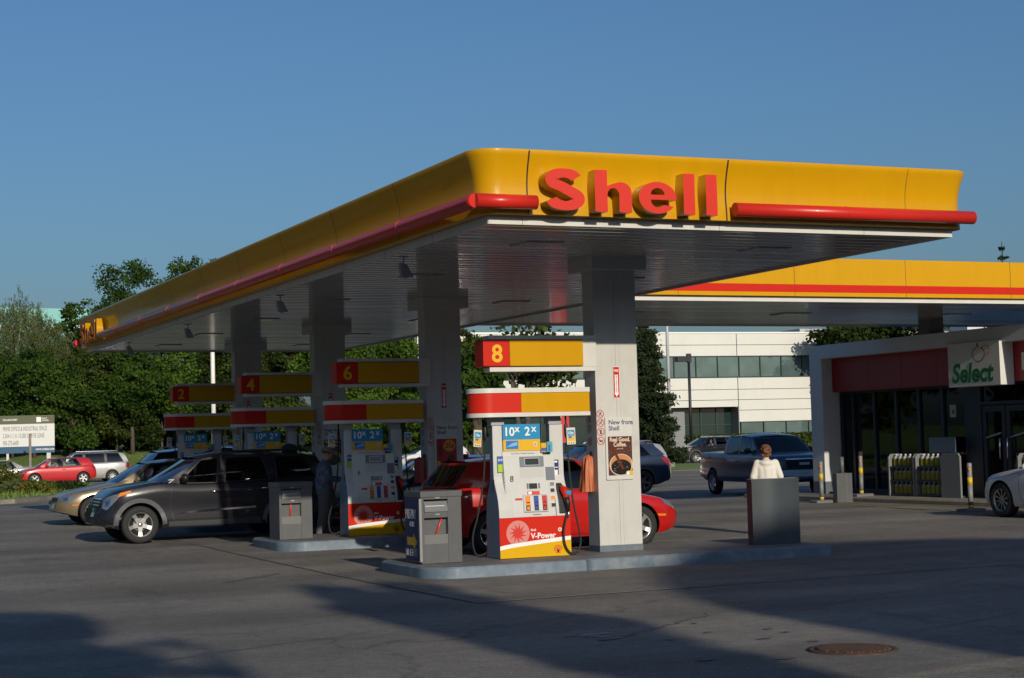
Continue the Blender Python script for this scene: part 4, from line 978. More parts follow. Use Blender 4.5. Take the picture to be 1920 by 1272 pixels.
# bollards, hexagonal post
def bollard(x, y, z, label):
    t = thing('bollard', label, 'bollard', (x, y, z), 0, 'grey and yellow bollards')
    MB().lathe([(0, 1.02), (.04, 1.02), (.052, 1.0), (.052, .72)], n=16).cyl((0, 0, .56), (0, 0, .14), .052).cyl((0, 0, .10), (0, 0, .03), .052).build('post', mat('bollard_grey', (.20, .20, .20), .5), t)
    MB().cyl((0, 0, .72), (0, 0, .56), .0535).cyl((0, 0, .14), (0, 0, .09), .0535).build('band', mat('band_yellow', (.68, .44, .02), .45), t)
    MB().prism([(-.2, .1), (-.24, .05), (-.24, -.05), (-.2, -.1)], 'y', -.09, .09) if False else None
    b = MB(); slab(b, rrect(-.26, .26, -.18, .18, .04), 0, .07); b.build('foot', [mat('foot_grey', (.13, .13, .13), .6)]*2, t)
    MB().lathe([(0, .0), (.035, .0), (.035, -.006)], (-.05, -.045, 0), 10, 'y').build('reflector', mat('reflector_orange', (.7, .2, .05), .3), t).location = (0, -.02, .90)
bollard(24.2, 35.75, gz(24.2, 35.75), 'grey bollard with yellow bands, left of the hexagonal post'); bollard(25.6, 36.05, .10, 'grey bollard with yellow bands, right of the hexagonal post'); bollard(23.25, 28.9, 0, 'yellow-topped bollard in front of the white coupe')
t = thing('hexagonal_post_base', 'grey hexagonal post base with a short pipe rising from it', 'post base', (24.62, 35.45, 0))
MB().prism([(.24*math.cos(R(60*i+20)), .24*math.sin(R(60*i+20))) for i in range(6)], 'z', 0, .72).build('casing', mat('casing_grey', (.12, .125, .13), .45, noise=(3, .1)), t, bevel=.008)
MB().cyl((0, 0, .72), (0, 0, 1.12), .05).build('pipe', mat('casing_grey', (.12, .125, .13), .45), t); MB().cyl((0, 0, .72), (0, 0, .74), .09).build('flange', DGRY, t)

# ------------------------------------------------------------------ offices and far buildings
OFW = mat('office_panel', (.63, .625, .58), .6, noise=(.25, .03), streak=(1.2, .3, .05))
OGL = mat('office_glass', (.16, .24, .24), .03, spec=1., metal=.5, noise=(.35, .3))
of = thing('office_building', 'two-storey white office block with green ribbon windows', 'building', (50.2, 116, -.05), R(-2.2))
L_, XS = 46, 20.4     # XS: where the low white panel begins, left of it the recessed entrance
b = MB()
for (a, c) in ((-6, 6.5), (6.5, XS), (XS, L_)):
    rows = [(7.93, 8.76), (8.80, 9.66), (5.32, 6.20), (4.50, 5.28), (3.95, 4.46)] if c <= XS else [(7.93, 8.76), (8.80, 9.66), (5.32, 6.20), (4.50, 5.28), (3.68, 4.46), (2.76, 3.64)]
    for z0, z1 in rows: b.box(a+.03, c-.03, 0, .4, z0, z1)
b.build('wall_panel', OFW, of)
MB().box(-6.1, L_+.1, -.06, .5, 9.67, 9.79).build('coping', mat('coping_white', (.78, .78, .75), .4), of)
MB().box(-6, L_, .41, .5, 7.9, 9.66).box(-6, L_, .41, .5, 3.95, 6.2).box(XS, L_, .41, .5, 2.76, 3.95).build('wall_core', mat('core_light', (.42, .41, .38), .7), of)
MB().box(-6, L_, 12, 20, 0, 9.5).build('rear_wall', mat('core_grey', (.20, .20, .19), .7), of)
x = -6
while x < L_:
    MB().box(x+.04, x+1.83, .10, .12, 6.30, 7.86).build('window', OGL, of); x += 1.9
x = XS+.2
while x < L_:
    MB().box(x+.04, x+1.96, .10, .12, .5, 2.70).build('window', OGL, of); x += 2.04
b = MB(); x = -6
while x < L_+.1: b.box(x-.04, x+.04, .04, .2, 6.24, 7.90); x += 1.9
b.box(-6, L_, .04, .2, 6.21, 6.30); b.box(-6, L_, .04, .2, 7.85, 7.92); x = XS+.2
while x < L_: b.box(x-.03, x+.03, .04, .2, .4, 2.75); x += 2.04
b.box(XS, L_, .04, .2, .3, .5); b.build('window_frame', mat('frame_green', (.02, .045, .045), .4), of)
b = MB()
for i in range(24): xx = -5+2.15*i; b.box(xx, xx+.42, 1.8, 2.1, 6.22, 7.9)
b.box(-6, L_, 1.5, 11.9, 6.0, 6.1); b.box(-6, L_, 1.5, 11.9, 8.4, 8.5); b.build('interior', mat('office_interior', (.35, .42, .40), .7), of)
MB().box(-6, L_, .5, 12, 9.3, 9.62).build('roof', mat('roof_grey', (.30, .30, .29), .8), of)
# recessed entrance: a grey wall, then two tiers of dark glass
MB().box(14.2, 16.1, .9, 1.1, 0, 3.95).build('entrance_wall', mat('entrance_grey', (.20, .21, .215), .6), of)
EGL = mat('entrance_glass', (.018, .035, .036), .03, spec=.8)
for x0, x1 in ((16.15, 17.6), (17.65, 19.0), (19.05, 20.35)):
    for z0, z1 in ((.1, 2.55), (2.62, 3.85)): MB().box(x0, x1, 1.2, 1.22, z0, z1).build('window', EGL, of)
x = -6
while x < 14: MB().box(x+.04, x+2.0, 1.6, 1.62, .1, 3.85).build('window', EGL, of); x += 2.05
b = MB()
for x in (16.12, 17.62, 19.02): b.box(x-.04, x+.05, 1.12, 1.3, 0, 3.95)
b.box(16.1, 20.38, 1.12, 1.3, 2.55, 2.62); b.box(-6, 20.38, 1.1, 1.7, 3.87, 3.95); x = -6
while x < 14: b.box(x-.03, x+.03, 1.52, 1.7, 0, 3.9); x += 2.05
b.build('window_frame', mat('frame_green', (.02, .045, .045), .4), of)
MB().box(20.38, 20.46, 0.02, 1.3, .0, 3.9).build('return_wall', mat('entrance_grey', (.20, .21, .215), .6), of)
MB().box(17, 20, 4, 7, 9.6, 10.0).build('roof_unit', mat('unit_grey', (.45, .45, .43), .6), of)
MB().box(28, 30.5, 3, 6, 9.6, 10.25).build('roof_unit', MATS['unit_grey'], of)
MB().box(43, 52, 1, 9, 8.0, 12.4).build('upper_block', mat('block_white', (.55, .57, .6), .6), of)
tb = thing('teal_building', 'pale turquoise building far off behind the willow', 'building', (46, 300, 0), R(10))
b = MB(); b.box(-9.5, 8, 0, 14, 0, 26.5, 0); b.box(-9.55, 8.05, -.05, 14, 22.0, 23.6, 1); b.box(8.0, 14, 2, 14, 0, 25.6, 0); b.box(8, 14.05, 1.95, 14, 21.6, 23, 1)
b.build('wall', [mat('teal_panel', (.22, .50, .47), .4, noise=(.2, .05)), mat('teal_light', (.52, .66, .62), .4)], tb)
b = MB()
for i in range(7): b.box(-9+2.4*i, -8.94+2.4*i, -.08, 0, 0, 26.4)
b.build('panel_joint', mat('teal_dark', (.15, .33, .32), .5), tb)
# poles and lamps
def pole(x, y, h, r, m, label, name='light_pole'):
    t = thing(name, label, 'pole', (x, y, gz(x, y))); b = MB(); b.cyl((0, 0, .05), (0, 0, h), r, r*.8, 16); b.build('shaft', m, t); MB().box(-r*2.2, r*2.2, -r*2.2, r*2.2, 0, .06).build('base_plate', m, t); MB().cyl((0, 0, h), (0, 0, h+.08), r*1.1, .01, 12).build('cap', m, t)
    return t
GALV = mat('galvanised_pole', (.42, .43, .44), .45, noise=(1, .06))
pole(18.95, 75.6, 9.3, .11, mat('white_pole', (.75, .73, .66), .45), 'tall white pole behind pump 2, sunlit')
gp = pole(45.28, 81.0, 14, .095, GALV, 'tall grey light pole on the far lawn, right of the spruce')
MB().cyl((0, 0, .0), (0, 0, .35), .2, .2, 16).build('footing', PAVE, gp)
bl = thing('street_lamp', 'slim black lamp post with a box head, in front of the offices', 'lamp', (57.2, 99.5, -.1))
MB().cyl((0, 0, 0), (0, 0, 7.25), .11, .09, 12).build('post', BLK, bl); MB().box(-.95, -.12, -.25, .25, 6.75, 7.1).box(-.14, .16, -.12, .12, 6.7, 7.3).build('lamp_head', mat('lamp_black', (.03, .03, .032), .4), bl, bevel=.03)
# real-estate board and the wooden post before it
sbx = thing('lease_board', 'large board on posts with white, green and blue bands offering space for lease', 'sign', (15.3, 107, .62), R(-15)); sbx.scale = (.93, 1, .95)
b = MB(); b.box(-1.76, 1.76, -.05, .0, 1.20, 1.62, 2); b.box(-1.76, 1.76, -.05, 0, 1.62, 3.05, 0); b.box(-1.76, 1.76, -.05, 0, 3.05, 3.6, 1); b.build('board', [mat('board_white', (.66, .66, .63), .5), mat('board_olive', (.085, .09, .045), .5), mat('board_blue', (.02, .085, .16), .5)], sbx)
MB().box(-1.3, -1.15, 0, .12, -.7, 3.5).build('post', WHT, sbx); MB().box(1.25, 1.5, -.02, .1, -.7, 1.19).build('post', WHT, sbx)
TG = mat('board_grey_text', (.10, .10, .10), .6)
put_text('lettering', 'PRIME OFFICE & INDUSTRIAL SPACE\n5,504-11,111-15,500 S.F. FOR LEASE\n905-275-6600', .40, TG, sbx, (-1.50, -.053, 2.62), extrude=.001, sx=.435, line=1.12)
put_text('lettering', 'WWW.COREDA.COM', .17, TXTW, sbx, (.55, -.053, 1.36), extrude=.001, sx=.7, bold=.02)
put_text('lettering', '9225 LESLIE STREET', .15, TXTW, sbx, (-1.5, -.053, 3.28), extrude=.001, sx=.72, bold=.02)
MB().box(.62, .92, -.054, -.05, 3.16, 3.48).build('emblem', TXTW, sbx); put_text('lettering', 'REALTY\nADVISORS', .13, TXTW, sbx, (.98, -.053, 3.34), extrude=.001, sx=.7, bold=.02)
wp_ = thing('wooden_post', 'bare weathered wooden post standing in front of the lease board', 'post', (15.05, 104.0, .0)); MB().box(-.07, .07, -.06, .06, 0, 2.9).build('stake', mat('old_wood', (.23, .20, .16), .8, noise=(6, .25)), wp_, bevel=.01); MB().box(-.11, .11, -.10, .10, 0, .08).build('footing', PAVE, wp_)
# red flag banner seen over pump 8
fb = thing('flag_banner', 'red advertising flag with white lettering seen above the front pump banner', 'flag', (27.55, 58.2, 0)); MB().cyl((0, 0, 0), (0, 0, 3.6), .03, .02, 8).build('pole', GALV, fb)
MB().grid(lambda u, v: (.03+.62*u, .04*math.sin(5*u+3*v), 1.6+1.9*v), 10, 10).build('cloth', mat('flag_red', (.5, .05, .05), .7), fb); put_text('lettering', 'V', .5, TXTW, fb, (.12, -.06, 2.55), bold=.02, extrude=.002)
# low unseen blocks added behind the photographer to cut the sky fill, beside the hall
for x0, x1, l in ((-75, 6.5, 'long low brick block behind the photographer, left of the barrel-roofed hall'), (20.2, 75, 'long low brick block behind the photographer, right of the barrel-roofed hall')):
    q = thing('sky_blocker', l, 'building', (0, -23, 0)); MB().box(x0, x1, -12, 0, 0, 9.4).build('wall', mat('blocker_brick', (.20, .12, .085), .8, noise=(1.5, .12)), q); MB().box(x0-.1, x1+.1, -12.1, .1, 9.4, 9.6).build('coping', PAVE, q)
    for i in range(int((x1-x0)/3.2)-1):
        for z in (1.0, 4.0, 7.0): MB().box(x0+1.6+3.2*i, x0+3.3+3.2*i, -.05, .02, z, z+1.6).build('window', EGL, q)
# hall with a barrel roof and trees behind the photographer (they throw the long shadows)
hl = thing('barrel_roof_hall', 'tall hall with a barrel roof standing behind the photographer', 'building', (0, -22, 0))
ap = [(7.5, 0), (19.5, 0)]+[(13.5+6*math.cos(math.pi*i/30), 12.6+3.05*math.sin(math.pi*i/30)**1.15) for i in range(31)]
MB().prism(ap, 'y', -14, 0).build('wall', mat('hall_wall', (.35, .33, .30), .7, noise=(.4, .08)), hl)
MB().box(9, 12, .0, .06, .1, 3.2).box(14, 17, .0, .06, .1, 3.2).build('door', DGRY, hl)
# ------------------------------------------------------------------ cars
CGL = glassmat('car_glass', (.8, .86, .86), .85); CGD = glassmat('privacy_glass', (.3, .32, .34), .16)
INTR = mat('car_interior', (.028, .028, .03), .8); LINER = mat('wheel_well', (.008, .008, .008), .9)
TYRE = mat('tyre', (.02, .02, .021), .8); HLG = mat('headlight_lens', (.13, .15, .17), .06, coat=1.); TLG = mat('taillight_lens', (.38, .012, .012), .12, coat=1.)
AMBL = mat('amber_lens', (.75, .22, .02), .2, coat=.5); RIM = mat('alloy', (.60, .60, .59), .28, metal=.75); RIMD = mat('alloy_dark', (.14, .14, .15), .35, metal=.6)
PLATE = mat('number_plate', (.6, .6, .58), .5)
def paint(name, c, metal=.0, rough=.3): return mat('paint_'+name, c, rough, metal=metal, coat=.45)
def interp(T, x):
    if x <= T[0][0]: return T[0][1]
    for (a, p), (b_, q) in zip(T, T[1:]):
        if x <= b_:
            return p+(q-p)*(x-a)/(b_-a)
    return T[-1][1]
def smooth_interp(T, x):
    n = len(T)
    if x <= T[0][0]: return T[0][1]
    if x >= T[-1][0]: return T[-1][1]
    for i in range(n-1):
        x0, x1 = T[i][0], T[i+1][0]
        if x <= x1:
            p1, p2 = T[i][1], T[i+1][1]; h = x1-x0
            def sl(j):
                if j == 0 or j == n-1: 
                    a, b_ = (T[0], T[1]) if j == 0 else (T[-2], T[-1]); return (b_[1]-a[1])/(b_[0]-a[0])
                d0 = (T[j][1]-T[j-1][1])/(T[j][0]-T[j-1][0]); d1 = (T[j+1][1]-T[j][1])/(T[j+1][0]-T[j][0])
                return 0 if d0*d1 <= 0 else 2*d0*d1/(d0+d1)
            u = (x-x0)/h; m1, m2 = sl(i)*h, sl(i+1)*h
            return (2*u**3-3*u*u+1)*p1+(u**3-2*u*u+u)*m1+(-2*u**3+3*u*u)*p2+(u**3-u*u)*m2
WHEELS = {}
def wheel_parts(r, rim, style):
    """tyre and rim meshes, axle along y, outer side towards -y"""
    key = (round(r, 3), rim.name, style)
    if key in WHEELS: return WHEELS[key]
    rr = r*.66; t = .11
    b = MB(); b.lathe([(rr*.98, -t*.9), (rr*1.03, -t), (r*.93, -t), (r*.985, -t*.8), (r, -t*.4), (r, t*.5), (r*.97, t), (rr, t)], n=36, axis='y')
    ty = b.build('tyre', TYRE)
    b = MB(); b.lathe([(rr, -t*.92), (rr*.95, -t*.9), (rr*.92, -t*.55), (rr*.9, t*.6)], n=36, axis='y', m=0)
    b.lathe([(rr*.93, -t*.1), (.02, -t*.1)], n=24, axis='y', m=1)
    b.lathe([(rr*.55, -t*.14), (.02, -t*.16)], n=20, axis='y', m=2)
    ns = dict(five=5, six=6, ten=10, seven=7, disc=5, cover=9)[style]
    hub = rr*.2
    for i in range(ns):
        a = 2*math.pi*i/ns
        w0, w1 = dict(five=(.40, .34), six=(.34, .22), ten=(.15, .13), seven=(.26, .14), disc=(.30, .58), cover=(.26, .22))[style]
        def pt(rad, off, y): return (rad*math.cos(a)-off*math.sin(a), y, rad*math.sin(a)+off*math.cos(a))
        r0, r1 = hub*.6, rr*.95
        y0, y1 = -t*.62, -t*.80
        v = [pt(r0, -w0*rr/2, y0), pt(r0, w0*rr/2, y0), pt(r1, w1*rr/2*1.0, y1), pt(r1, -w1*rr/2*1.0, y1)]
        mid = [pt(rr*.6, -w0*rr*.36, y0-.004), pt(rr*.6, w0*rr*.36, y0-.004)]
        P_ = [v[0], mid[0], v[3], v[2], mid[1], v[1]]
        b.add(P_+[(x, y+.03, z) for x, y, z in P_], [(0, 1, 2, 3, 4, 5)]+[(j, 6+j, 6+(j+1) % 6, (j+1) % 6) for j in range(6)], 0)
    b.lathe([(hub, -t*.3), (hub, -t*.62), (hub*.8, -t*.72), (.0, -t*.74)], n=18, axis='y', m=0)
    for i in range(5):
        a = 2*math.pi*(i+.5)/5; b.ball((hub*.62*math.cos(a), -t*.72, hub*.62*math.sin(a)), .010, 6, 1)
    ri = b.build('rim', [rim, LINER, RIMD])
    WHEELS[key] = (ty, ri); ty['_proto'] = 1
    out = (ty.data, ri.data); bpy.data.objects.remove(ty); bpy.data.objects.remove(ri)
    WHEELS[key] = out; return out

def car(name, label, cat, S, loc, rz, pm, group=None, **ov):
    S = {**S, **ov}; L, W, H = S['L'], S['W']/2, S['H']; hx = L/2
    t = thing(name, label, cat, loc, rz, group)
    # ---- lower body
    xs = sorted(set([0, .02, .06, .12, .2, .3, .42]+[L-q for q in (0, .02, .06, .12, .2, .3, .42)]+list(np.linspace(.5, L-.5, 26))+[S['cowl']-.001, S['cowl']+.03, S['deck']-.03, S['deck']+.001]))
    top = S['top']; plan = S['plan']; nose = S['nose']; tail = S['tail']; gc = S['gc']
    sec = []
    for x in xs:
        zt = smooth_interp(top, x); w_ = W*smooth_interp(plan, x); zb = gc+.10*smst((.45-x)/.45)+.12*smst((x-L+.6)/.6)
        cab = S['cowl'] < x < S['deck']; bed = S.get('bed') and S['bed'][0] < x < S['bed'][1]
        cr = .035 if not cab else 0
        zs = zt-.13
        h = zt-zb
        side = [(0, zb), (.78*w_, zb), (.93*w_, zb+.015), (.975*w_, zb+.09), (.992*w_, zb+.30*h), (w_, zb+.55*h), (.998*w_, zb+.72*h), (.985*w_, zb+.85*h), (.965*w_, zt-.045), (.935*w_, zt-.008), (.90*w_, zt)]
        if S.get('flare'):
            side = [(0, zb), (.78*w_, zb), (.95*w_, zb+.01), (.99*w_, zb+.10), (.995*w_, zb+.22*h), (.975*w_, zb+.34*h), (.985*w_, zb+.60*h), (w_, zb+.80*h), (.99*w_, zt-.09), (.96*w_, zt-.02), (.91*w_, zt)]
        if bed: side += [(.84*w_, zt), (.83*w_, zt-.02), (.82*w_, zt-.5), (.4*w_, zt-.5), (0, zt-.5)]
        elif cab: side += [(.86*w_, zt), (.845*w_, zt-.02), (.83*w_, zt-.36), (.4*w_, zt-.36), (0, zt-.36)]
        else: side += [(.86*w_, zt+.006), (.78*w_, zt+cr*.55), (.6*w_, zt+cr*.85), (.3*w_, zt+cr), (0, zt+cr)]
        pts = []
        for (y, z) in side:
            xx = x
            if x < .9: xx += interp(nose, z)*max(0, 1-x/.9)**2
            if x > L-.9: xx -= interp(tail, z)*max(0, 1-(L-x)/.9)**2
            pts.append((xx-hx, y, z))
        sec.append((pts, cab or bed))
    k = len(sec[0][0]); b = MB()
    for pts, c in sec:
        b.v += [(x, -y, z) for x, y, z in pts]; b.v += [(x, y, z) for x, y, z in pts[1:-1]][::-1]
    n = 2*k-2
    for i in range(len(xs)-1):
        cab = sec[i][1] and sec[i+1][1]
        for j in range(n):
            jj = (j+1) % n; inner = cab and (12 <= min(j, n-1-j)) 
            b.f.append([i*n+j, i*n+jj, (i+1)*n+jj, (i+1)*n+j][::-1]); b.m.append(2 if inner else 0); b.s.append(True)
    b.f.append(list(range(n))); b.m.append(0); b.s.append(False); b.f.append([(len(xs)-1)*n+j for j in range(n)][::-1]); b.m.append(0); b.s.append(False)
    body = b.build('body', [pm, LINER, INTR], None)
    bm = bmesh.new(); bm.from_mesh(body.data); bmesh.ops.recalc_face_normals(bm, faces=bm.faces); bm.to_mesh(body.data); bm.free()
    # wheel arches
    wr = S['wr']
    for wx in S['axles']:
        cb = MB().cyl((wx-hx, -W-.3, wr), (wx-hx, -W+.34, wr), wr*S.get('arch', 1.15), n=36, m=1).cyl((wx-hx, W-.34, wr), (wx-hx, W+.3, wr), wr*S.get('arch', 1.15), n=36, m=1)
        cb.m = [1]*len(cb.m); co = cb.build('cutter', [pm, LINER])
        md = body.modifiers.new('b', 'BOOLEAN'); md.operation = 'DIFFERENCE'; md.solver = 'EXACT'; md.object = co
        dg = bpy.context.evaluated_depsgraph_get(); dg.update(); me = bpy.data.meshes.new_from_object(body.evaluated_get(dg)); body.modifiers.clear(); body.data = me; bpy.data.objects.remove(co)
    body.data.polygons.foreach_set('use_smooth', [True]*len(body.data.polygons)); sharp(body, 38); body.parent = t; body.name = 'body'
    bm = bmesh.new(); bm.from_mesh(body.data); bvh = BVHTree.FromBMesh(bm); bm.free()
    def hit(o, d, eps):
        h = bvh.ray_cast(Vector(o), Vector(d).normalized()); 
        return (h[0]-Vector(d).normalized()*eps) if h[0] is not None else None
    def wrap(b_, top_, bot_, ax, m=0, nu=8, nv=3, eps=.006, side=-1):
        """a patch laid on the body: outline between two polylines; ax side: (x,z), front/rear: (y,z), top: (x,y)"""
        def along(P, u):
            ls = [0.]
            for p, q in zip(P, P[1:]): ls.append(ls[-1]+math.dist(p, q))
            s_ = u*ls[-1]
            for i in range(len(P)-1):
                if s_ <= ls[i+1]+1e-9: f = (s_-ls[i])/max(ls[i+1]-ls[i], 1e-9); return (P[i][0]+(P[i+1][0]-P[i][0])*f, P[i][1]+(P[i+1][1]-P[i][1])*f)
            return P[-1]
        G_ = []
        for i in range(nu+1):
            for j in range(nv+1):
                a, c = along(top_, i/nu), along(bot_, i/nu); p = (a[0]+(c[0]-a[0])*j/nv, a[1]+(c[1]-a[1])*j/nv)
                if ax == 'side': q = hit((p[0]-hx, side*5, p[1]), (0, -side, 0), eps)
                elif ax == 'diag': q = hit((p[0]-hx-.9*3, side*(W+3), p[1]), (.9, -side, 0), eps)
                elif ax == 'front': q = hit((-hx-3, p[0], p[1]), (1, 0, 0), eps)
                elif ax == 'rear': q = hit((hx+3, p[0], p[1]), (-1, 0, 0), eps)
                else: q = hit((p[0]-hx, p[1], 5), (0, 0, -1), eps)
                G_.append(q)
        o = len(b_.v); b_.v += [tuple(q) if q is not None else (0, 0, .3) for q in G_]
        fl = (ax in ('side', 'diag') and side > 0) or ax == 'rear' or ax == 'top'
        for i in range(nu):
            for j in range(nv):
                ids = [i*(nv+1)+j, i*(nv+1)+j+1, (i+1)*(nv+1)+j+1, (i+1)*(nv+1)+j]
                if any(G_[q] is None for q in ids): continue
                P4 = [G_[q] for q in ids]
                if max((P4[0]-P4[2]).length, (P4[1]-P4[3]).length) > .5: continue
                b_.f.append([o+q for q in (ids if not fl else ids[::-1])]); b_.m.append(m); b_.s.append(True)
    def line(b_, pts, wd, ax='side', m=0, eps=.004, side=-1, n=14):
        tp, bt = [], []
        for i, p in enumerate(pts):
            a = pts[max(i-1, 0)]; c = pts[min(i+1, len(pts)-1)]; d = Vector((c[0]-a[0], c[1]-a[1])).normalized(); tp.append((p[0]-d.y*wd/2, p[1]+d.x*wd/2)); bt.append((p[0]+d.y*wd/2, p[1]-d.x*wd/2))
        wrap(b_, tp, bt, ax, m, n, 1, eps, side)
    # ---- greenhouse
    gs = S['gh']; nG = len(gs); gb = MB(); panes = []
    trim = S.get('trim_m', BLK)
    yb = lambda x: W*smooth_interp(plan, x)*.885
    ytop = S['yt']
    def base(i, s): x = gs[i][0]; return Vector((x-hx, s*yb(x), smooth_interp(top, min(max(x, .3), L-.3))-.004 if gs[i][1] is None else gs[i][1]))
    def rail(i, s): x, z = gs[i][2], gs[i][3]; return Vector((x-hx, s*W*interp(ytop, x), z))
    def sidept(i, s, v):
        p, q = base(i, s), rail(i, s); r_ = p.lerp(q, v); r_.y += s*.035*math.sin(math.pi*v)*.8; return r_
    def frame_cell(P, bd, m_out, sheet_m, nm, s, nu=6, nv=4):
        """P(u,v) patch: outer border as frame, inside a pane set back a little"""
        bu0, bu1, bv0, bv1 = bd
        us = [0, bu0]+[bu0+(1-bu0-bu1)*i/nu for i in range(1, nu)]+[1-bu1, 1]; vs = [0, bv0]+[bv0+(1-bv0-bv1)*i/nv for i in range(1, nv)]+[1-bv1, 1]
        o = len(gb.v)
        for u in us:
            for v in vs: gb.v.append(tuple(P(u, v)))
        K = len(vs); pb = MB()
        for i in range(len(us)-1):
            for j in range(K-1):
                ids = [o+i*K+j, o+(i+1)*K+j, o+(i+1)*K+j+1, o+i*K+j+1]
                if s > 0: ids = ids[::-1]
                if i == 0 or j == 0 or i == len(us)-2 or j == K-2: gb.f.append(ids); gb.m.append(m_out); gb.s.append(True)
                else:
                    oo = len(pb.v); pb.v += [gb.v[q] for q in ids]; pb.f.append([oo, oo+1, oo+2, oo+3]); pb.m.append(0); pb.s.append(True)
        bm_ = MB(); bm_.v = pb.v; bm_.f = pb.f; bm_.m = pb.m; bm_.s = pb.s
        o_ = bm_.build(nm, sheet_m, t)
        q = bmesh.new(); q.from_mesh(o_.data); bmesh.ops.remove_doubles(q, verts=q.verts, dist=.0005); q.to_mesh(o_.data); q.free(); panes.append(o_)
    for s in (-1, 1):
        for i in range(nG-1):
            kind = gs[i][4]
            P = lambda u, v, i=i, s=s: sidept(i, s, v).lerp(sidept(i+1, s, v), u)
            if kind in 'gd':
                lw_ = (base(i, s)-base(i+1, s)).length; lt_ = max((rail(i, s)-rail(i+1, s)).length, .05); lm = max((lw_+lt_)/2, .1)
                bu = min(.035/lm, .2); hh = max((base(i, s)-rail(i, s)).length, .2)
                frame_cell(P, (bu, bu, .02/hh, .05/hh), 1 if not S.get('bodyframe') else 0, CGL if kind == 'g' else CGD, 'side_window', s)
            else: gb.grid(P, 2, 5, 0 if kind == 'p' else 1, True, flip=(s > 0))
    def across(fa, bulge, u, v, sgn):   # u across, v up
        p, q = fa(-1, v), fa(1, v); r_ = p.lerp(q, u); r_.x -= sgn*bulge*(1-(2*u-1)**2)*(1-.45*v); return r_
    fw = lambda s, v: sidept(0, s, v)
    rw = lambda s, v: sidept(nG-1, s, v)
    frame_cell(lambda u, v: across(fw, S.get('wsb', .16), u, v, 1), (.04, .04, .03, .06), 0, CGL, 'windshield', 1, 8, 5)
    rk = S.get('rear', 'g')
    if rk in 'gd': frame_cell(lambda u, v: across(rw, .08, u, v, -1), (.06, .06, S.get('rlow', .06), .1), 0, CGL if rk == 'g' else CGD, 'rear_window', -1, 8, 5)
    # roof
    def roofp(u, v):
        x = u*(nG-1); i = min(int(x), nG-2); f = x-i
        p = rail(i, -1).lerp(rail(i+1, -1), f); q = rail(i, 1).lerp(rail(i+1, 1), f); r_ = p.lerp(q, v); c = 1-(2*v-1)**2
        r_.z += S.get('crown', .06)*c*(.55+.45*math.sin(math.pi*min(max(u, 0), 1)))
        endb = S.get('wsb', .16)*.55*c
        r_.x += -endb*(1-u)**3+.044*c*u**3; return r_
    gb.grid(roofp, (nG-1)*3, 12, 0, True, flip=False)
    gm = [pm, trim]; g_o = gb.build('cabin_frame', gm, t); sharp(g_o, 40)
    q = bmesh.new(); q.from_mesh(g_o.data); bmesh.ops.remove_doubles(q, verts=q.verts, dist=.0008); q.to_mesh(g_o.data); q.free(); sharp(g_o, 40)
    # seats, wheel
    for sx in S.get('seats', [(S['cowl']+1.25)]):
        for y in (-.38, .38):
            zb_ = smooth_interp(top, sx)-.36
            b = MB(); b.prism([(sx-hx-.3, zb_-.02), (sx-hx+.2, zb_-.02), (sx-hx+.42, zb_+.66), (sx-hx+.30, zb_+.68), (sx-hx+.06, zb_+.12), (sx-hx-.3, zb_+.12)], 'y', y-.24, y+.24); b.box(sx-hx+.32, sx-hx+.42, y-.12, y+.12, zb_+.66, zb_+.86)
            b.build('seat', mat('seat_cloth', (.05, .05, .052), .8) if not S.get('seat_m') else S['seat_m'], t, bevel=.03)
    # wheels
    tyd, rid = wheel_parts(wr, S.get('rim', RIM), S.get('style', 'five'))
    for wx in S['axles']:
        for s in (-1, 1):
            w_ = bpy.data.objects.new('wheel', None); COL.objects.link(w_); w_.parent = t; w_.location = (wx-hx, s*(W-.115), wr); w_.rotation_euler = (0, random.uniform(0, 1.2), 0 if s < 0 else math.pi)
            for nm, d in (('tyre', tyd), ('rim', rid)):
                o = bpy.data.objects.new(nm, d); COL.objects.link(o); o.parent = w_
    # mirrors
    mx, mz = S['mirror']
    for s in (-1, 1):
        y = yb(mx)*1.0; b = MB(); b.ball((mx-hx, s*(y+.14), mz+.09), (.075, .12, .085), 14); b.cyl((mx-hx+.01, s*(y-.02), mz+.03), (mx-hx, s*(y+.08), mz+.06), .03, n=8); b.build('wing_mirror', S.get('mirror_m', pm), t)
    # lines: doors, sills, handles
    for s in (-1, 1):
        b = MB()
        for pl_ in S['seams']: line(b, pl_, .009, 'side', 0, .003, s)
        b.build('door_seam', BLK, t)
        for hx_, hz_ in S['handles']:
            q = hit((hx_-hx, s*5, hz_), (0, -s, 0), 0)
            if q is not None: MB().tube([(hx_-hx-.10, q.y+s*.008, hz_), (hx_-hx-.06, q.y+s*.035, hz_), (hx_-hx+.06, q.y+s*.035, hz_+.004), (hx_-hx+.10, q.y+s*.008, hz_+.004)], .014, 8).build('door_handle', S.get('handle_m', pm), t)
        if S.get('molding'):
            b = MB(); line(b, S['molding'][0], S['molding'][1], 'side', 0, .012, s, 20); b.build('side_molding', S['molding'][2], t)
        if S.get('sill'):
            b = MB(); wrap(b, *S['sill'][:2], 'side', 0, 14, 2, .006, s); b.build('sill', S['sill'][2], t)
        if S.get('arches'):
            for wx in S['axles']:
                b = MB(); R0 = wr*S.get('arch', 1.15); aa = range(-12, 193, 12)
                wrap(b, [(wx+(R0+.085)*math.cos(R(a)), wr+(R0+.085)*math.sin(R(a))) for a in aa], [(wx+(R0+.004)*math.cos(R(a)), wr+(R0+.004)*math.sin(R(a))) for a in aa], 'side', 0, 18, 2, .014, s)
                b.build('arch_trim', S['arches'], t)
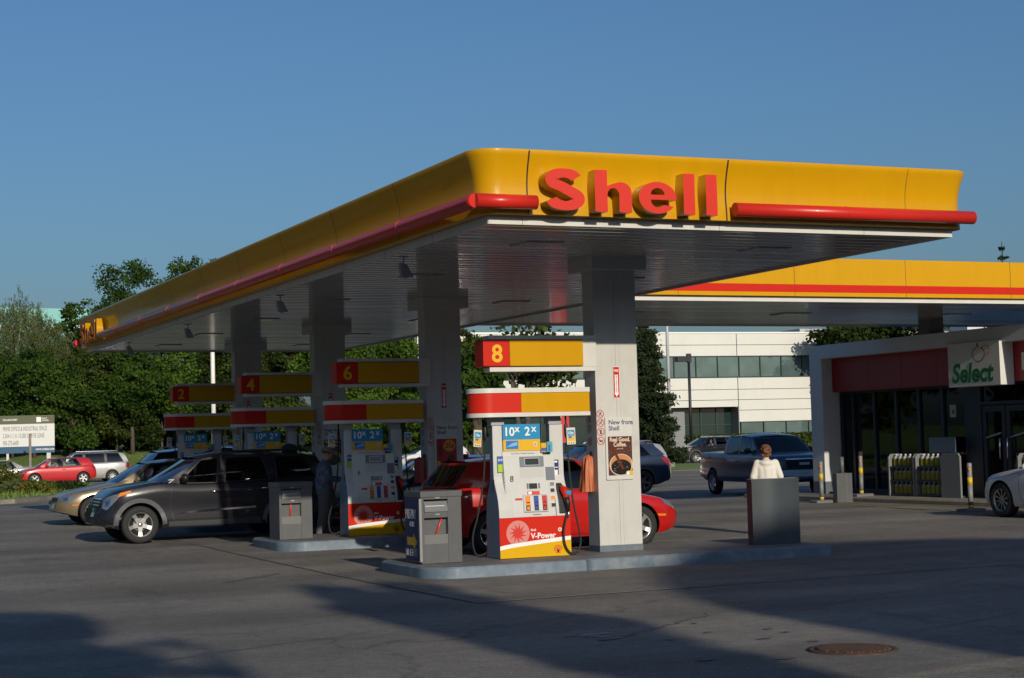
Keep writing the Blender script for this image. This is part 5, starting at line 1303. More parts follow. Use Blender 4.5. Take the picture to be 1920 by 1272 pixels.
    # lamps, grille, plates
    for s in (-1, 1):
        b = MB()
        for ent in S['head']:
            ax, tp, bt, m_ = ent
            if ax in ('side', 'diag'): wrap(b, tp, bt, ax, m_, 10, 4, .007+.004*(m_ == 3), s)
            else: wrap(b, [(s*y, z) for y, z in tp], [(s*y, z) for y, z in bt], 'front', m_, 8, 3, .008)
        hl_ = b.build('headlight', [HLG, AMBL, BLK, CHR], t)
        q = bmesh.new(); q.from_mesh(hl_.data); bmesh.ops.recalc_face_normals(q, faces=q.faces); q.to_mesh(hl_.data); q.free()
        b = MB()
        for ent in S['tl']:
            ax, tp, bt, m_ = ent
            if ax == 'side': wrap(b, tp, bt, 'side', m_, 6, 4, .007, s)
            else: wrap(b, [(s*y, z) for y, z in tp], [(s*y, z) for y, z in bt], 'rear', m_, 6, 4, .008)
        b.build('taillight', [TLG, HLG, BLK], t)
    b = MB()
    for tp, bt, m_ in S['front']: wrap(b, tp, bt, 'front', m_, 14, 4, .006+.003*m_)
    b.build('grille', [BLK, S.get('grille_m', CHR), PLATE, pm, DGRY], t)
    b = MB()
    for tp, bt, m_ in S.get('back', [([(-.26, .72), (.26, .72)], [(-.26, .58), (.26, .58)], 2)]): wrap(b, tp, bt, 'rear', m_, 10, 3, .008)
    b.build('number_plate', [BLK, CHR, PLATE, TLG], t)
    if S.get('rack'):
        x0, x1, z = S['rack']; b = MB()
        for s in (-1, 1):
            y = s*W*interp(ytop, (x0+x1)/2)*.94; b.tube([(x0-hx, y, z-.05), (x0-hx+.10, y, z), (x1-hx-.1, y, z), (x1-hx, y, z-.05)], .02, 8)
        b.build('roof_rail', S.get('rack_m', BLK), t)
    if S.get('extra'): S['extra'](t, S, hx, W, wrap, line, hit)
    return t

def ghst(*rows): return list(rows)
# --- the kinds of car in the photograph
SUV7 = dict(L=5.0, W=1.83, H=1.75, gc=.26, wr=.355, axles=(.93, 3.76), arch=1.17, cowl=1.32, deck=4.80, flare=True,
  top=[(0, .90), (.12, .975), (.35, 1.035), (.8, 1.09), (1.32, 1.15), (2.0, 1.12), (3.2, 1.14), (4.3, 1.17), (4.75, 1.18), (5.0, 1.12)],
  plan=[(0, .58), (.1, .79), (.25, .905), (.5, .98), (.9, 1.0), (3.9, 1.0), (4.6, .97), (4.85, .93), (5.0, .86)],
  nose=[(.2, .12), (.35, .02), (.55, .0), (.75, .10), (1.0, .22)], tail=[(.3, .1), (.5, 0), (.8, .05), (1.2, .12)],
  gh=[(1.30, 1.13, 2.08, 1.60, 'p'), (1.58, None, 2.13, 1.605, 'g'), (2.45, None, 2.48, 1.65, 'p'), (2.56, None, 2.60, 1.66, 'd'), (3.55, None, 3.38, 1.665, 'p'), (3.66, None, 3.62, 1.66, 'd'), (4.55, None, 4.28, 1.64, 'p'), (4.86, None, 4.56, 1.60, 'p')],
  yt=[(2, .77), (3, .80), (4.5, .77)], crown=.075, rear='d', rlow=.1, mirror=(1.72, 1.14), mirror_m=BLK, seats=[2.5], rack=(2.5, 4.4, 1.735), rim=RIM, style='five',
  seams=[[(1.46, 1.14), (1.44, .7), (1.50, .42)], [(2.50, 1.12), (2.50, .42)], [(3.62, 1.14), (3.52, .9), (3.30, .62), (3.26, .42)], [(1.5, .41), (3.3, .41)], [(.42, .98), (.9, 1.055), (1.4, 1.125)]],
  handles=[(2.36, .96), (3.42, .99)], handle_m=CHR, molding=([(1.55, .56), (2.5, .60), (3.2, .625)], .034, CHR),
  sill=([(1.4, .40), (3.3, .40)], [(1.4, .27), (3.3, .27)], mat('sill_grey', (.06, .065, .07), .5)), arches=mat('arch_grey', (.085, .09, .10), .38),
  head=[('diag', [(-.20, .875), (.08, .935), (.40, .985)], [(-.16, .70), (.04, .66), (.36, .89)], 0), ('diag', [(.37, .99), (.62, 1.03)], [(.33, .905), (.62, .975)], 1), ('diag', [(-.06, .84), (.12, .885)], [(-.04, .73), (.12, .73)], 3)],
  tl=[('side', [(4.72, 1.14), (4.97, 1.13)], [(4.80, .86), (4.98, .84)], 0), ('rear', [(.58, 1.13), (.80, 1.13)], [(.62, .84), (.80, .84)], 0)],
  front=[([(-.44, .88), (0, .90), (.44, .88)], [(-.38, .70), (0, .68), (.38, .70)], 0), ([(-.44, .885), (.44, .885)], [(-.43, .86), (.43, .86)], 1), ([(-.42, .82), (.42, .82)], [(-.41, .80), (.41, .80)], 1), ([(-.40, .76), (.40, .76)], [(-.40, .74), (.40, .74)], 1), ([(-.6, .50), (.6, .50)], [(-.55, .36), (.55, .36)], 0), ([(-.16, .60), (.16, .60)], [(-.16, .52), (.16, .52)], 2)])
SEDAN = dict(L=4.75, W=1.80, H=1.40, gc=.20, wr=.315, axles=(.95, 3.68), cowl=1.42, deck=3.85,
  top=[(0, .60), (.1, .665), (.35, .73), (.8, .80), (1.32, .89), (2.0, .905), (3.0, .93), (3.8, .96), (4.3, .97), (4.62, .95), (4.75, .88)],
  plan=[(0, .55), (.1, .77), (.25, .90), (.5, .975), (.9, 1.0), (3.7, 1.0), (4.4, .95), (4.62, .88), (4.75, .78)],
  nose=[(.15, .1), (.3, .01), (.5, .0), (.68, .12), (.9, .25)], tail=[(.25, .1), (.5, 0), (.75, .03), (1, .1)],
  gh=[(1.30, .89, 2.00, 1.305, 'p'), (1.60, None, 2.06, 1.31, 'g'), (2.42, None, 2.46, 1.345, 't'), (2.50, None, 2.53, 1.348, 'g'), (3.28, None, 3.18, 1.335, 't'), (3.36, None, 3.26, 1.33, 'g'), (3.66, None, 3.34, 1.325, 'p'), (4.10, .95, 3.46, 1.315, 'p')],
  yt=[(2, .66), (2.6, .69), (3.5, .65)], crown=.055, rear='g', mirror=(1.72, .89), seats=[2.35],
  seams=[[(1.42, .88), (1.40, .55), (1.48, .26)], [(2.46, .92), (2.46, .26)], [(3.36, .94), (3.30, .7), (3.05, .42), (3.02, .26)], [(1.45, .25), (3.05, .25)], [(.30, .71), (.9, .79), (1.4, .87)]],
  handles=[(2.32, .78), (3.20, .80)],
  head=[('diag', [(-.18, .62), (.08, .66), (.34, .68)], [(-.16, .54), (.08, .53), (.32, .60)], 0), ('diag', [(-.08, .61), (.10, .635)], [(-.07, .555), (.10, .55)], 3), ('side', [(.30, .47), (.52, .475)], [(.30, .44), (.52, .445)], 1)],
  tl=[('side', [(4.45, .92), (4.72, .90)], [(4.5, .74), (4.72, .72)], 0), ('rear', [(.45, .90), (.74, .90)], [(.45, .74), (.74, .73)], 0)],
  front=[([(-.36, .60), (0, .615), (.36, .60)], [(-.33, .52), (0, .515), (.33, .52)], 0), ([(-.5, .33), (.5, .33)], [(-.45, .25), (.45, .25)], 0), ([(-.16, .47), (.16, .47)], [(-.16, .38), (.16, .38)], 2)],
  molding=([(.55, .47), (1.5, .475)], .02, None))
HATCH = dict(L=4.2, W=1.79, H=1.47, gc=.19, wr=.325, axles=(.88, 3.46), cowl=1.20, deck=4.02,
  top=[(0, .68), (.1, .75), (.35, .82), (.8, .89), (1.2, .96), (2.0, .965), (3.0, .99), (3.7, 1.02), (4.0, 1.03), (4.2, .98)],
  plan=[(0, .56), (.1, .78), (.25, .905), (.5, .975), (.9, 1.0), (3.4, 1.0), (3.9, .95), (4.08, .91), (4.2, .84)],
  nose=[(.15, .1), (.3, .01), (.5, .0), (.72, .10), (1, .22)], tail=[(.25, .08), (.5, 0), (.8, .04), (1.05, .12)],
  gh=[(1.04, .94, 1.78, 1.385, 'p'), (1.38, None, 1.82, 1.39, 'g'), (2.46, None, 2.36, 1.425, 't'), (2.55, None, 2.45, 1.427, 'g'), (3.42, None, 3.10, 1.41, 'p'), (3.80, None, 3.55, 1.39, 'p'), (4.05, None, 3.82, 1.375, 'p')],
  yt=[(2, .70), (2.6, .73), (3.8, .68)], crown=.06, rear='d', mirror=(1.52, .95), seats=[2.2],
  seams=[[(1.30, .95), (1.28, .6), (1.34, .26)], [(2.60, .97), (2.60, .5), (2.52, .26)], [(1.3, .25), (2.55, .25)], [(.30, .80), (.85, .88), (1.3, .945)]],
  handles=[(2.42, .82)],
  head=[('diag', [(-.2, .73), (.1, .78), (.40, .81)], [(-.18, .63), (.1, .63), (.36, .72)], 0)],
  tl=[('side', [(3.92, .99), (4.17, .97)], [(3.98, .82), (4.17, .80)], 0), ('rear', [(.48, .97), (.78, .97)], [(.48, .82), (.78, .81)], 0)],
  front=[([(-.4, .72), (.4, .72)], [(-.4, .64), (.4, .64)], 0), ([(-.6, .45), (.6, .45)], [(-.55, .28), (.55, .28)], 0), ([(-.16, .58), (.16, .58)], [(-.16, .49), (.16, .49)], 2)])
VAN = dict(L=5.1, W=1.94, H=1.76, gc=.20, wr=.335, axles=(.98, 4.02), cowl=1.15, deck=4.95,
  top=[(0, .72), (.12, .80), (.4, .90), (.8, .98), (1.2, 1.06), (2.0, 1.07), (3.5, 1.10), (4.6, 1.13), (4.95, 1.13), (5.1, 1.05)],
  plan=[(0, .74), (.1, .84), (.3, .94), (.6, .99), (1, 1.0), (4.2, 1.0), (4.8, .965), (4.98, .93), (5.1, .88)],
  nose=[(.15, .1), (.3, .01), (.55, .0), (.8, .12), (1.1, .26)], tail=[(.3, .08), (.5, 0), (.9, .03), (1.2, .08)],
  gh=[(.92, 1.02, 1.92, 1.61, 'p'), (1.32, None, 1.97, 1.615, 'g'), (2.46, None, 2.40, 1.66, 't'), (2.54, None, 2.50, 1.665, 'd'), (3.66, None, 3.62, 1.67, 't'), (3.74, None, 3.70, 1.67, 'd'), (4.72, None, 4.42, 1.645, 'p'), (5.0, None, 4.74, 1.60, 'p')],
  yt=[(2, .74), (3, .77), (4.7, .73)], crown=.07, rear='d', mirror=(1.55, 1.06), seats=[2.3], rack=(2.2, 4.4, 1.76), rack_m=STEEL, style='cover',
  seams=[[(1.26, 1.05), (1.24, .6), (1.32, .28)], [(2.50, 1.08), (2.50, .28)], [(3.72, 1.1), (3.70, .7), (3.45, .28)], [(1.3, .27), (3.5, .27)], [(2.6, .92), (4.6, .95)]],
  handles=[(2.38, .92), (2.64, .93)],
  head=[('side', [(.10, .78), (.3, .85), (.5, .88)], [(.08, .65), (.25, .68), (.48, .78)], 0), ('front', [(.42, .78), (.8, .8)], [(.44, .66), (.8, .65)], 0)],
  tl=[('side', [(4.86, 1.08), (5.07, 1.05)], [(4.80, .80), (5.07, .76)], 0), ('rear', [(.60, 1.06), (.88, 1.06)], [(.62, .76), (.88, .76)], 0)],
  front=[([(-.4, .76), (.4, .76)], [(-.38, .66), (.38, .66)], 0), ([(-.6, .42), (.6, .42)], [(-.55, .28), (.55, .28)], 0)])
CROSS = dict(L=4.7, W=1.88, H=1.68, gc=.24, wr=.36, axles=(.92, 3.62), arch=1.14, cowl=1.25, deck=4.5,
  top=[(0, .82), (.1, .89), (.35, .97), (.8, 1.03), (1.25, 1.09), (2.0, 1.075), (3.0, 1.13), (3.9, 1.20), (4.45, 1.22), (4.7, 1.14)],
  plan=[(0, .58), (.1, .79), (.25, .905), (.5, .98), (.9, 1.0), (3.6, 1.0), (4.3, .96), (4.55, .92), (4.7, .85)],
  nose=[(.2, .12), (.35, .02), (.6, .0), (.85, .10), (1.0, .2)], tail=[(.3, .1), (.5, 0), (.8, .04), (1.2, .16)],
  gh=[(1.10, 1.07, 1.95, 1.555, 'p'), (1.46, None, 2.00, 1.56, 'g'), (2.38, None, 2.36, 1.605, 't'), (2.46, None, 2.45, 1.608, 'd'), (3.30, None, 3.20, 1.60, 't'), (3.38, None, 3.28, 1.595, 'd'), (4.02, None, 3.66, 1.575, 'p'), (4.50, None, 4.18, 1.53, 'p')],
  yt=[(2, .70), (2.6, .74), (4.2, .66)], crown=.07, rear='d', rlow=.08, mirror=(1.6, 1.08), seats=[2.35], rack=(2.2, 3.9, 1.665), rack_m=STEEL, style='five',
  seams=[[(1.38, 1.08), (1.36, .6), (1.42, .36)], [(2.42, 1.1), (2.42, .36)], [(3.40, 1.16), (3.34, .8), (3.12, .5), (3.08, .36)], [(1.4, .35), (3.1, .35)], [(.9, .83), (2.4, .90), (3.5, .96), (4.4, 1.0)]],
  handles=[(2.28, .94), (3.20, .99)], handle_m=CHR,
  sill=([(1.35, .38), (3.15, .38)], [(1.35, .25), (3.15, .25)], DGRY), arches=DGRY,
  head=[('side', [(.10, .87), (.32, .95), (.62, .985)], [(.08, .74), (.3, .79), (.58, .93)], 0), ('front', [(.44, .88), (.82, .9)], [(.48, .76), (.82, .74)], 0), ('side', [(.5, .975), (.66, .99)], [(.48, .91), (.62, .94)], 1)],
  tl=[('side', [(4.30, 1.15), (4.66, 1.12)], [(4.44, .96), (4.67, .90)], 0), ('rear', [(.50, 1.12), (.80, 1.12)], [(.52, .92), (.80, .92)], 0)],
  front=[([(-.42, .88), (0, .90), (.42, .88)], [(-.36, .66), (0, .62), (.36, .66)], 0), ([(-.41, .86), (.41, .86)], [(-.41, .835), (.41, .835)], 1), ([(-.40, .79), (.40, .79)], [(-.40, .765), (.40, .765)], 1), ([(-.38, .72), (.38, .72)], [(-.38, .695), (.38, .695)], 1), ([(-.55, .48), (.55, .48)], [(-.5, .34), (.5, .34)], 0)])
TRUCK = dict(L=5.8, W=2.03, H=1.93, gc=.42, wr=.40, axles=(1.0, 4.70), arch=1.16, cowl=1.45, deck=3.95, bed=(4.06, 5.66), flare=True,
  top=[(0, 1.10), (.08, 1.17), (.3, 1.22), (.8, 1.26), (1.45, 1.30), (2.2, 1.27), (3.55, 1.28), (3.62, 1.31), (4.5, 1.32), (5.6, 1.33), (5.8, 1.32)],
  plan=[(0, .86), (.1, .93), (.25, .97), (.5, 1.0), (4.8, 1.0), (5.5, .985), (5.8, .96)],
  nose=[(.3, .12), (.5, .02), (.7, .0), (1.1, .05), (1.3, .15)], tail=[(.4, .06), (.6, 0), (1.3, .0)],
  gh=[(1.28, 1.26, 2.05, 1.79, 'p'), (1.62, None, 2.10, 1.80, 'g'), (2.70, None, 2.70, 1.845, 'p'), (2.80, None, 2.80, 1.85, 'd'), (3.72, None, 3.62, 1.83, 'p'), (3.95, 1.28, 3.84, 1.81, 'p')],
  yt=[(2, .74), (2.6, .78), (3.5, .74)], crown=.07, rear='d', rlow=.08, mirror=(1.78, 1.30), mirror_m=BLK, seats=[2.5], style='five', rim=RIM,
  seams=[[(1.56, 1.27), (1.54, .8), (1.58, .52)], [(2.75, 1.27), (2.75, .52)], [(3.82, 1.28), (3.80, .52)], [(1.56, .52), (3.80, .52)], [(4.00, 1.3), (4.00, .50)], [(.25, 1.19), (1.5, 1.27)]],
  handles=[(2.62, 1.07), (3.68, 1.08)], handle_m=BLK,
  head=[('front', [(.60, 1.10), (.94, 1.12)], [(.64, .88), (.94, .88)], 0), ('side', [(.04, 1.09), (.30, 1.12)], [(.04, .88), (.22, .92)], 0), ('side', [(.18, .98), (.30, 1.02)], [(.16, .90), (.24, .93)], 1)],
  tl=[('side', [(5.68, 1.25), (5.79, 1.25)], [(5.68, .95), (5.79, .95)], 0), ('rear', [(.84, 1.25), (.97, 1.25)], [(.84, .95), (.97, .95)], 0)],
  front=[([(-.58, 1.12), (0, 1.14), (.58, 1.12)], [(-.54, .84), (0, .82), (.54, .84)], 0), ([(-.90, .80), (.90, .80)], [(-.88, .60), (.88, .60)], 1), ([(-.15, .74), (.15, .74)], [(-.15, .64), (.15, .64)], 2), ([(-.60, 1.15), (.60, 1.15)], [(-.59, 1.11), (.59, 1.11)], 1), ([(-.16, 1.02), (.16, 1.02)], [(-.16, .95), (.16, .95)], 1)])

def scaled(S, k, kz=1., **ov):
    sx = lambda P: [(x*k, z*kz) for x, z in P]; sz = lambda P: [(y, z*kz) for y, z in P]
    T = dict(S)
    T['top'] = sx(S['top']); T['plan'] = [(x*k, p) for x, p in S['plan']]; T['nose'] = [(z*kz, d) for z, d in S['nose']]; T['tail'] = [(z*kz, d) for z, d in S['tail']]; T['gc'] = S['gc']*kz
    T['L'] = S['L']*k; T['cowl'] *= k; T['deck'] *= k; T['yt'] = [(x*k, y) for x, y in S['yt']]; T['gh'] = [(a*k, z*kz if z else z, c*k, d*kz, e) for a, z, c, d, e in S['gh']]
    T['mirror'] = (S['mirror'][0]*k, S['mirror'][1]*kz); T['seats'] = [q*k for q in S['seats']]; T['seams'] = [sx(P) for P in S['seams']]; T['handles'] = sx(S['handles'])
    if S.get('molding'): T['molding'] = (sx(S['molding'][0]), *S['molding'][1:])
    if S.get('sill'): T['sill'] = (sx(S['sill'][0]), sx(S['sill'][1]), S['sill'][2])
    if S.get('rack'): T['rack'] = (S['rack'][0]*k, S['rack'][1]*k, S['rack'][2]*kz)
    T['head'] = [(a, sx(p) if a != 'front' else sz(p), sx(q) if a != 'front' else sz(q), m) for a, p, q, m in S['head']]; T['front'] = [(sz(p), sz(q), m) for p, q, m in S['front']]; T['tl'] = [(a, sx(p) if a == 'side' else sz(p), sx(q) if a == 'side' else sz(q), m) for a, p, q, m in S['tl']]
    T.update(ov); return T
SUVS = scaled(SUV7, .9, .925, axles=(.75, 3.48), wr=.335, H=1.64)
# --- placing them: nose at (x0, y near side); heading -X unless turned
def place(S, x_nose, y_near, rz=0):   # heading -X
    return (x_nose+S['L']/2, y_near+S['W']/2, gz(x_nose+1, y_near+.9))
SED_ = dict(SEDAN); SED_['molding'] = None
def xl_extra(t, S, hx, W, wrap, line, hit):
    for s in (-1, 1):
        b = MB(); wrap(b, [(.30, .47), (.48, .47)], [(.30, .42), (.48, .42)], 'side', 0, 4, 1, .012, s); b.build('fog_lamp', HLG, t)
    MB().tube([(2.6-hx, -.45, 1.60), (3.0-hx, -.45, 1.615), (3.3-hx, -.45, 1.60)], .025, 8).build('roof_bar', STEEL, t)
    b = MB(); b.ball((3.75-hx, -.2, 1.62), (.17, .14, .10), 12); b.build('roof_bundle', RUB, t)
    b = MB(); wrap(b, [(0, .36), (.30, .34)], [(0, .31), (.3, .29)], 'side', 0, 6, 2, .02, -1); wrap(b, [(-.75, .34), (.75, .34)], [(-.72, .28), (.72, .28)], 'front', 0, 10, 2, .02); b.build('skid_plate', STEEL, t)
car('parked_car', 'dark grey seven-seat SUV with five-spoke wheels nosing out of the second lane', 'car', SUVS, place(SUVS, 5.65, 30.95), 0, paint('graphite', (.012, .013, .0185), .0, .26), extra=xl_extra)
car('parked_car', 'gold beige sedan behind the dark grey SUV, driver in a pink cap', 'car', SED_, place(SEDAN, 6.1, 38.05), 0, paint('gold', (.30, .235, .15), .5, .32), rim=RIM, style='ten', trim_m=BLK, axles=(.77, 3.55))
car('parked_car', 'red three-door hatchback with white-spoked wheels passing on the far road', 'car', HATCH, place(HATCH, 13.1, 95.0), 0, paint('red_hatch', (.48, .018, .022), .1), style='disc', rim=mat('white_rim', (.72, .72, .70), .35))
car('parked_car', 'silver minivan with dark rear windows behind the red hatchback', 'car', VAN, place(VAN, 14.9, 99.2), 0, paint('silver', (.48, .47, .45), .5))
car('parked_car', 'silver sedan at the left edge, half hidden by the verge shrubs', 'car', SED_, place(SEDAN, 9.7, 97.2), 0, paint('silver', (.48, .47, .45), .5), H=1.45)
car('parked_car', 'red hatchback at the near pump lane, its nose showing right of the front column', 'car', HATCH, (9.62+2.05, 24.05+.89, gz(11, 25)), math.pi, paint('bright_red', (.46, .011, .009), .0, .25), L=4.1, style='five', rim=RIM,
    top=[(0, .60), (.1, .66), (.35, .735), (.8, .82), (1.2, .92), (2.0, .95), (3.0, .985), (3.6, 1.02), (3.9, 1.03), (4.1, .98)],
    plan=[(0, .56), (.1, .78), (.25, .905), (.5, .975), (.9, 1.0), (3.3, 1.0), (3.8, .95), (3.98, .91), (4.1, .84)],
    axles=(.88, 3.40), deck=3.92, gh=[(1.04, .90, 1.85, 1.40, 'p'), (1.38, None, 1.90, 1.405, 'g'), (2.20, None, 2.20, 1.435, 't'), (2.28, None, 2.28, 1.437, 'g'), (3.05, None, 2.95, 1.43, 't'), (3.12, None, 3.02, 1.425, 'd'), (3.45, None, 3.2, 1.42, 'p'), (3.95, None, 3.62, 1.40, 'p')],
    yt=[(2, .72), (2.6, .75), (3.7, .70)],
    head=[('diag', [(-.18, .65), (.1, .70), (.38, .735)], [(-.16, .57), (.08, .57), (.34, .66)], 0), ('side', [(.38, .50), (.56, .505)], [(.38, .465), (.56, .47)], 1)],
    tl=[('side', [(3.82, 1.0), (4.07, .98)], [(3.70, .70), (4.07, .66)], 0), ('rear', [(.52, .98), (.80, .98)], [(.50, .66), (.80, .66)], 0)],
    extra=lambda t, S, hx, W, wrap, line, hit: MB().tube([(3.3-hx, .35, 1.47), (3.62-hx, .35, 1.86)], .006, 6).build('aerial', BLK, t))
car('parked_car', 'black sedan waiting in the second lane behind the dark grey SUV', 'car', SED_, place(SEDAN, 10.45, 31.55), 0, paint('black', (.010, .010, .012), .0, .2), style='ten')
car('parked_car', 'dark SUV on the far side of pump 2 with a passenger in the window', 'car', CROSS, (11.35, 44.35, gz(11, 44)), math.pi, paint('black', (.010, .010, .012), .0, .2))
car('parked_car', 'blue-grey crossover seen behind the front column, tail towards the office lawn', 'car', CROSS, place(CROSS, 22.75, 49.0), 0, paint('slate_blue', (.035, .055, .10), .35), rim=RIMD, grille_m=CHR)
car('parked_car', 'silver van mostly hidden behind the blue-grey one', 'car', VAN, place(VAN, 26.6, 56.6), 0, paint('silver', (.48, .47, .45), .5))
car('parked_car', 'black crossover on the far road below the black lamp post', 'car', CROSS, place(CROSS, 53.2, 93.6), 0, paint('black', (.010, .010, .012), .0, .2), style='seven')
def tundra_extra(t, S, hx, W, wrap, line, hit):
    put_text('lettering', '4x4', .16, mat('decal_red', (.3, .03, .03), .5), t, (5.0-hx, W+.012, 1.12), Matrix(((-1, 0, 0), (0, 0, 1), (0, 1, 0))), extrude=.001, bold=.02)
    b = MB(); b.cyl((5.8-hx+.02, -.9, .62), (5.8-hx+.02, .9, .62), .07); b.build('rear_bumper', BLK, t)
car('pickup_truck', 'blue-grey crew-cab pickup facing the camera beside the shop corner', 'pickup truck', TRUCK, (28.85, 45.7, gz(28.5, 46)), R(82), paint('pickup_blue', (.055, .075, .115), .25), extra=tundra_extra)
car('parked_car', 'pale blue sedan behind the pickup, mostly hidden by the shop pier', 'car', SED_, place(SEDAN, 38.6, 56), 0, paint('pale_blue', (.12, .20, .32), .4))
WX, WY = 22.31, 26.71   # its front wheel
car('parked_car', 'white coupe cut off by the right edge of the picture', 'car', SED_, (WX-(.82-2.375)*math.cos(R(-92))+(-.785)*math.sin(R(-92)), WY-(.82-2.375)*math.sin(R(-92))-(-.785)*math.cos(R(-92)), 0), R(-92), paint('white', (.62, .63, .65), .0, .25), style='ten', rim=STEEL, wr=.335, axles=(.82, 3.6), top=[(0, .66), (.1, .72), (.35, .80), (.8, .87), (1.32, .93), (2.0, .93), (3.0, .95), (3.8, .98), (4.3, .99), (4.62, .97), (4.75, .9)],
    head=[('diag', [(-.2, .68), (.12, .74), (.5, .81)], [(-.18, .60), (.12, .61), (.46, .76)], 0)])
car('parked_car', 'silver sedan with a dark roof behind pump 8, crossing the back lane', 'car', SED_, (26.7, 60.9, gz(26.7, 61)), math.pi, paint('silver', (.48, .47, .45), .5), trim_m=BLK)
car('parked_car', 'white crossover far behind the second column', 'car', CROSS, place(CROSS, 34.6, 94.5), 0, paint('white', (.62, .63, .65), .0, .25))
car('parked_car', 'dark red sedan seen between the front pump and its column', 'car', SED_, place(SEDAN, 22.75, 56.0), 0, paint('dark_red', (.16, .012, .015), .2))
# ------------------------------------------------------------------ people
SKIN = mat('skin', (.46, .26, .18), .55); SKIN2 = mat('skin_fair', (.50, .28, .20), .55)
def tapered(b, pts, rs, n=12):
    b.tube(pts, rs, n)
    for p, r in zip(pts, rs): b.ball(p, r, 12)
def remeshed(b, name, m, parent, vox, sm=6):
    o = b.build(name, m); md = o.modifiers.new('r', 'REMESH'); md.mode = 'VOXEL'; md.voxel_size = vox
    s_ = o.modifiers.new('s', 'SMOOTH'); s_.iterations = sm; s_.factor = .5
    dg = bpy.context.evaluated_depsgraph_get(); dg.update(); me = bpy.data.meshes.new_from_object(o.evaluated_get(dg)); o.modifiers.clear(); o.data = me
    me.polygons.foreach_set('use_smooth', [True]*len(me.polygons)); me.materials.clear(); me.materials.append(m); o.parent = parent; return o
def hand(b, wr, d, up, side, curl):
    """palm and five fingers from the wrist wr, pointing along d; up = back of the hand"""
    d = Vector(d).normalized(); up = Vector(up).normalized(); sd = d.cross(up).normalized()*side
    P = Vector(wr); 
    for k in (-.028, -.01, .01, .028): b.tube([P, P+d*.045+sd*k, P+d*.095+sd*k*1.1], [.017, .017, .0135], 8)
    for k, L in zip((-.030, -.010, .010, .029), (.062, .078, .072, .055)):
        q = P+d*.095+sd*k*1.1; a = 0; pts = [q]
        for f in (.45, .32, .23):
            a += curl; q = q+(d*math.cos(a)-up*math.sin(a))*L*f; pts.append(q)
        b.tube(pts, [.0105, .010, .009, .0075], 8); b.ball(pts[-1], .0078, 8)
    th = P+d*.03-sd*.03*1.0; b.tube([P+d*.012-sd*.012, th, th+d*.035-sd*.018-up*.012, th+d*.062-sd*.016-up*.024], [.016, .015, .0125, .0095], 8)
def head(b, c, yaw, pitch, s=1.):
    """head with brow, nose, mouth, chin, ears, looking along +x turned by yaw/pitch"""
    M = Matrix.Rotation(yaw, 3, 'Z') @ Matrix.Rotation(pitch, 3, 'Y'); c = Vector(c)
    def B(p, r): 
        rr = r if isinstance(r, tuple) else (r, r, r)
        o = len(b.v); b.ball((0, 0, 0), rr, 16)
        for i in range(o, len(b.v)): b.v[i] = tuple(c+M @ ((Vector(b.v[i])+Vector(p))*s))
    B((-.012, 0, .028), (.098, .077, .095)); B((.022, 0, -.035), (.068, .060, .085)); B((.055, 0, -.085), (.030, .030, .022))
    B((.082, 0, -.012), (.018, .012, .024)); B((.090, 0, -.024), (.014, .017, .012)); B((.072, 0, .028), (.016, .045, .012))
    B((.076, 0, -.058), (.013, .026, .006)); B((.075, 0, -.068), (.013, .024, .006))
    for q in (-1, 1): B((-.005, q*.078, -.01), (.018, .009, .032)); B((.050, q*.036, -.015), (.026, .022, .022))
    return M, c
def face_bits(t, M, c, s=1., hairm=None, style='short'):
    eb = MB()
    for q in (-1, 1):
        p = c+M @ (Vector((.076, q*.031, .008))*s); eb.ball(p, .0085*s, 8, 0); eb.ball(p+M @ Vector((.006, 0, 0)), .005*s, 8, 1)
    eb.build('eyes', [TXTW, TXTB], t)
    if hairm:
        hb = MB(); o = len(hb.v)
        def fn(u, v):
            a = 2*math.pi*u; th = math.pi*v*(.60 if style != 'long' else .66)
            x, y, z = .108*math.sin(th)*math.cos(a)-.020, .088*math.sin(th)*math.sin(a), .108*math.cos(th)+.028
            if x > .035: z = max(z, .062)
            r = 1+.02*math.sin(13*a)*math.sin(5*th)
            return c+M @ (Vector((x*r, y*r, z*r))*s)
        hb.grid(fn, 28, 14)
        if style == 'bun':
            for k in range(14):
                a = k*.45; p = c+M @ (Vector((-.115-.01*math.sin(k), .03*math.cos(a*2), .03+.035*math.sin(a)))*s); hb.ball(p, (.040*s, .036*s, .036*s), 10)
            for k in range(10): p = c+M @ (Vector((-.085, -.07+.015*k, -.045+.008*math.cos(k)))*s); hb.ball(p, .024*s, 8)
            for k in range(46):
                a = k*2.39996; v_ = .15+.8*(k/46); th = math.pi*v_*.62; x, y, z = .104*math.sin(th)*math.cos(a)-.024, .086*math.sin(th)*math.sin(a), .104*math.cos(th)+.028
                if x < .03: hb.ball(c+M @ (Vector((x, y, z))*s), (.022*s, .021*s, .019*s), 8)
        hb.build('hair', hairm, t)
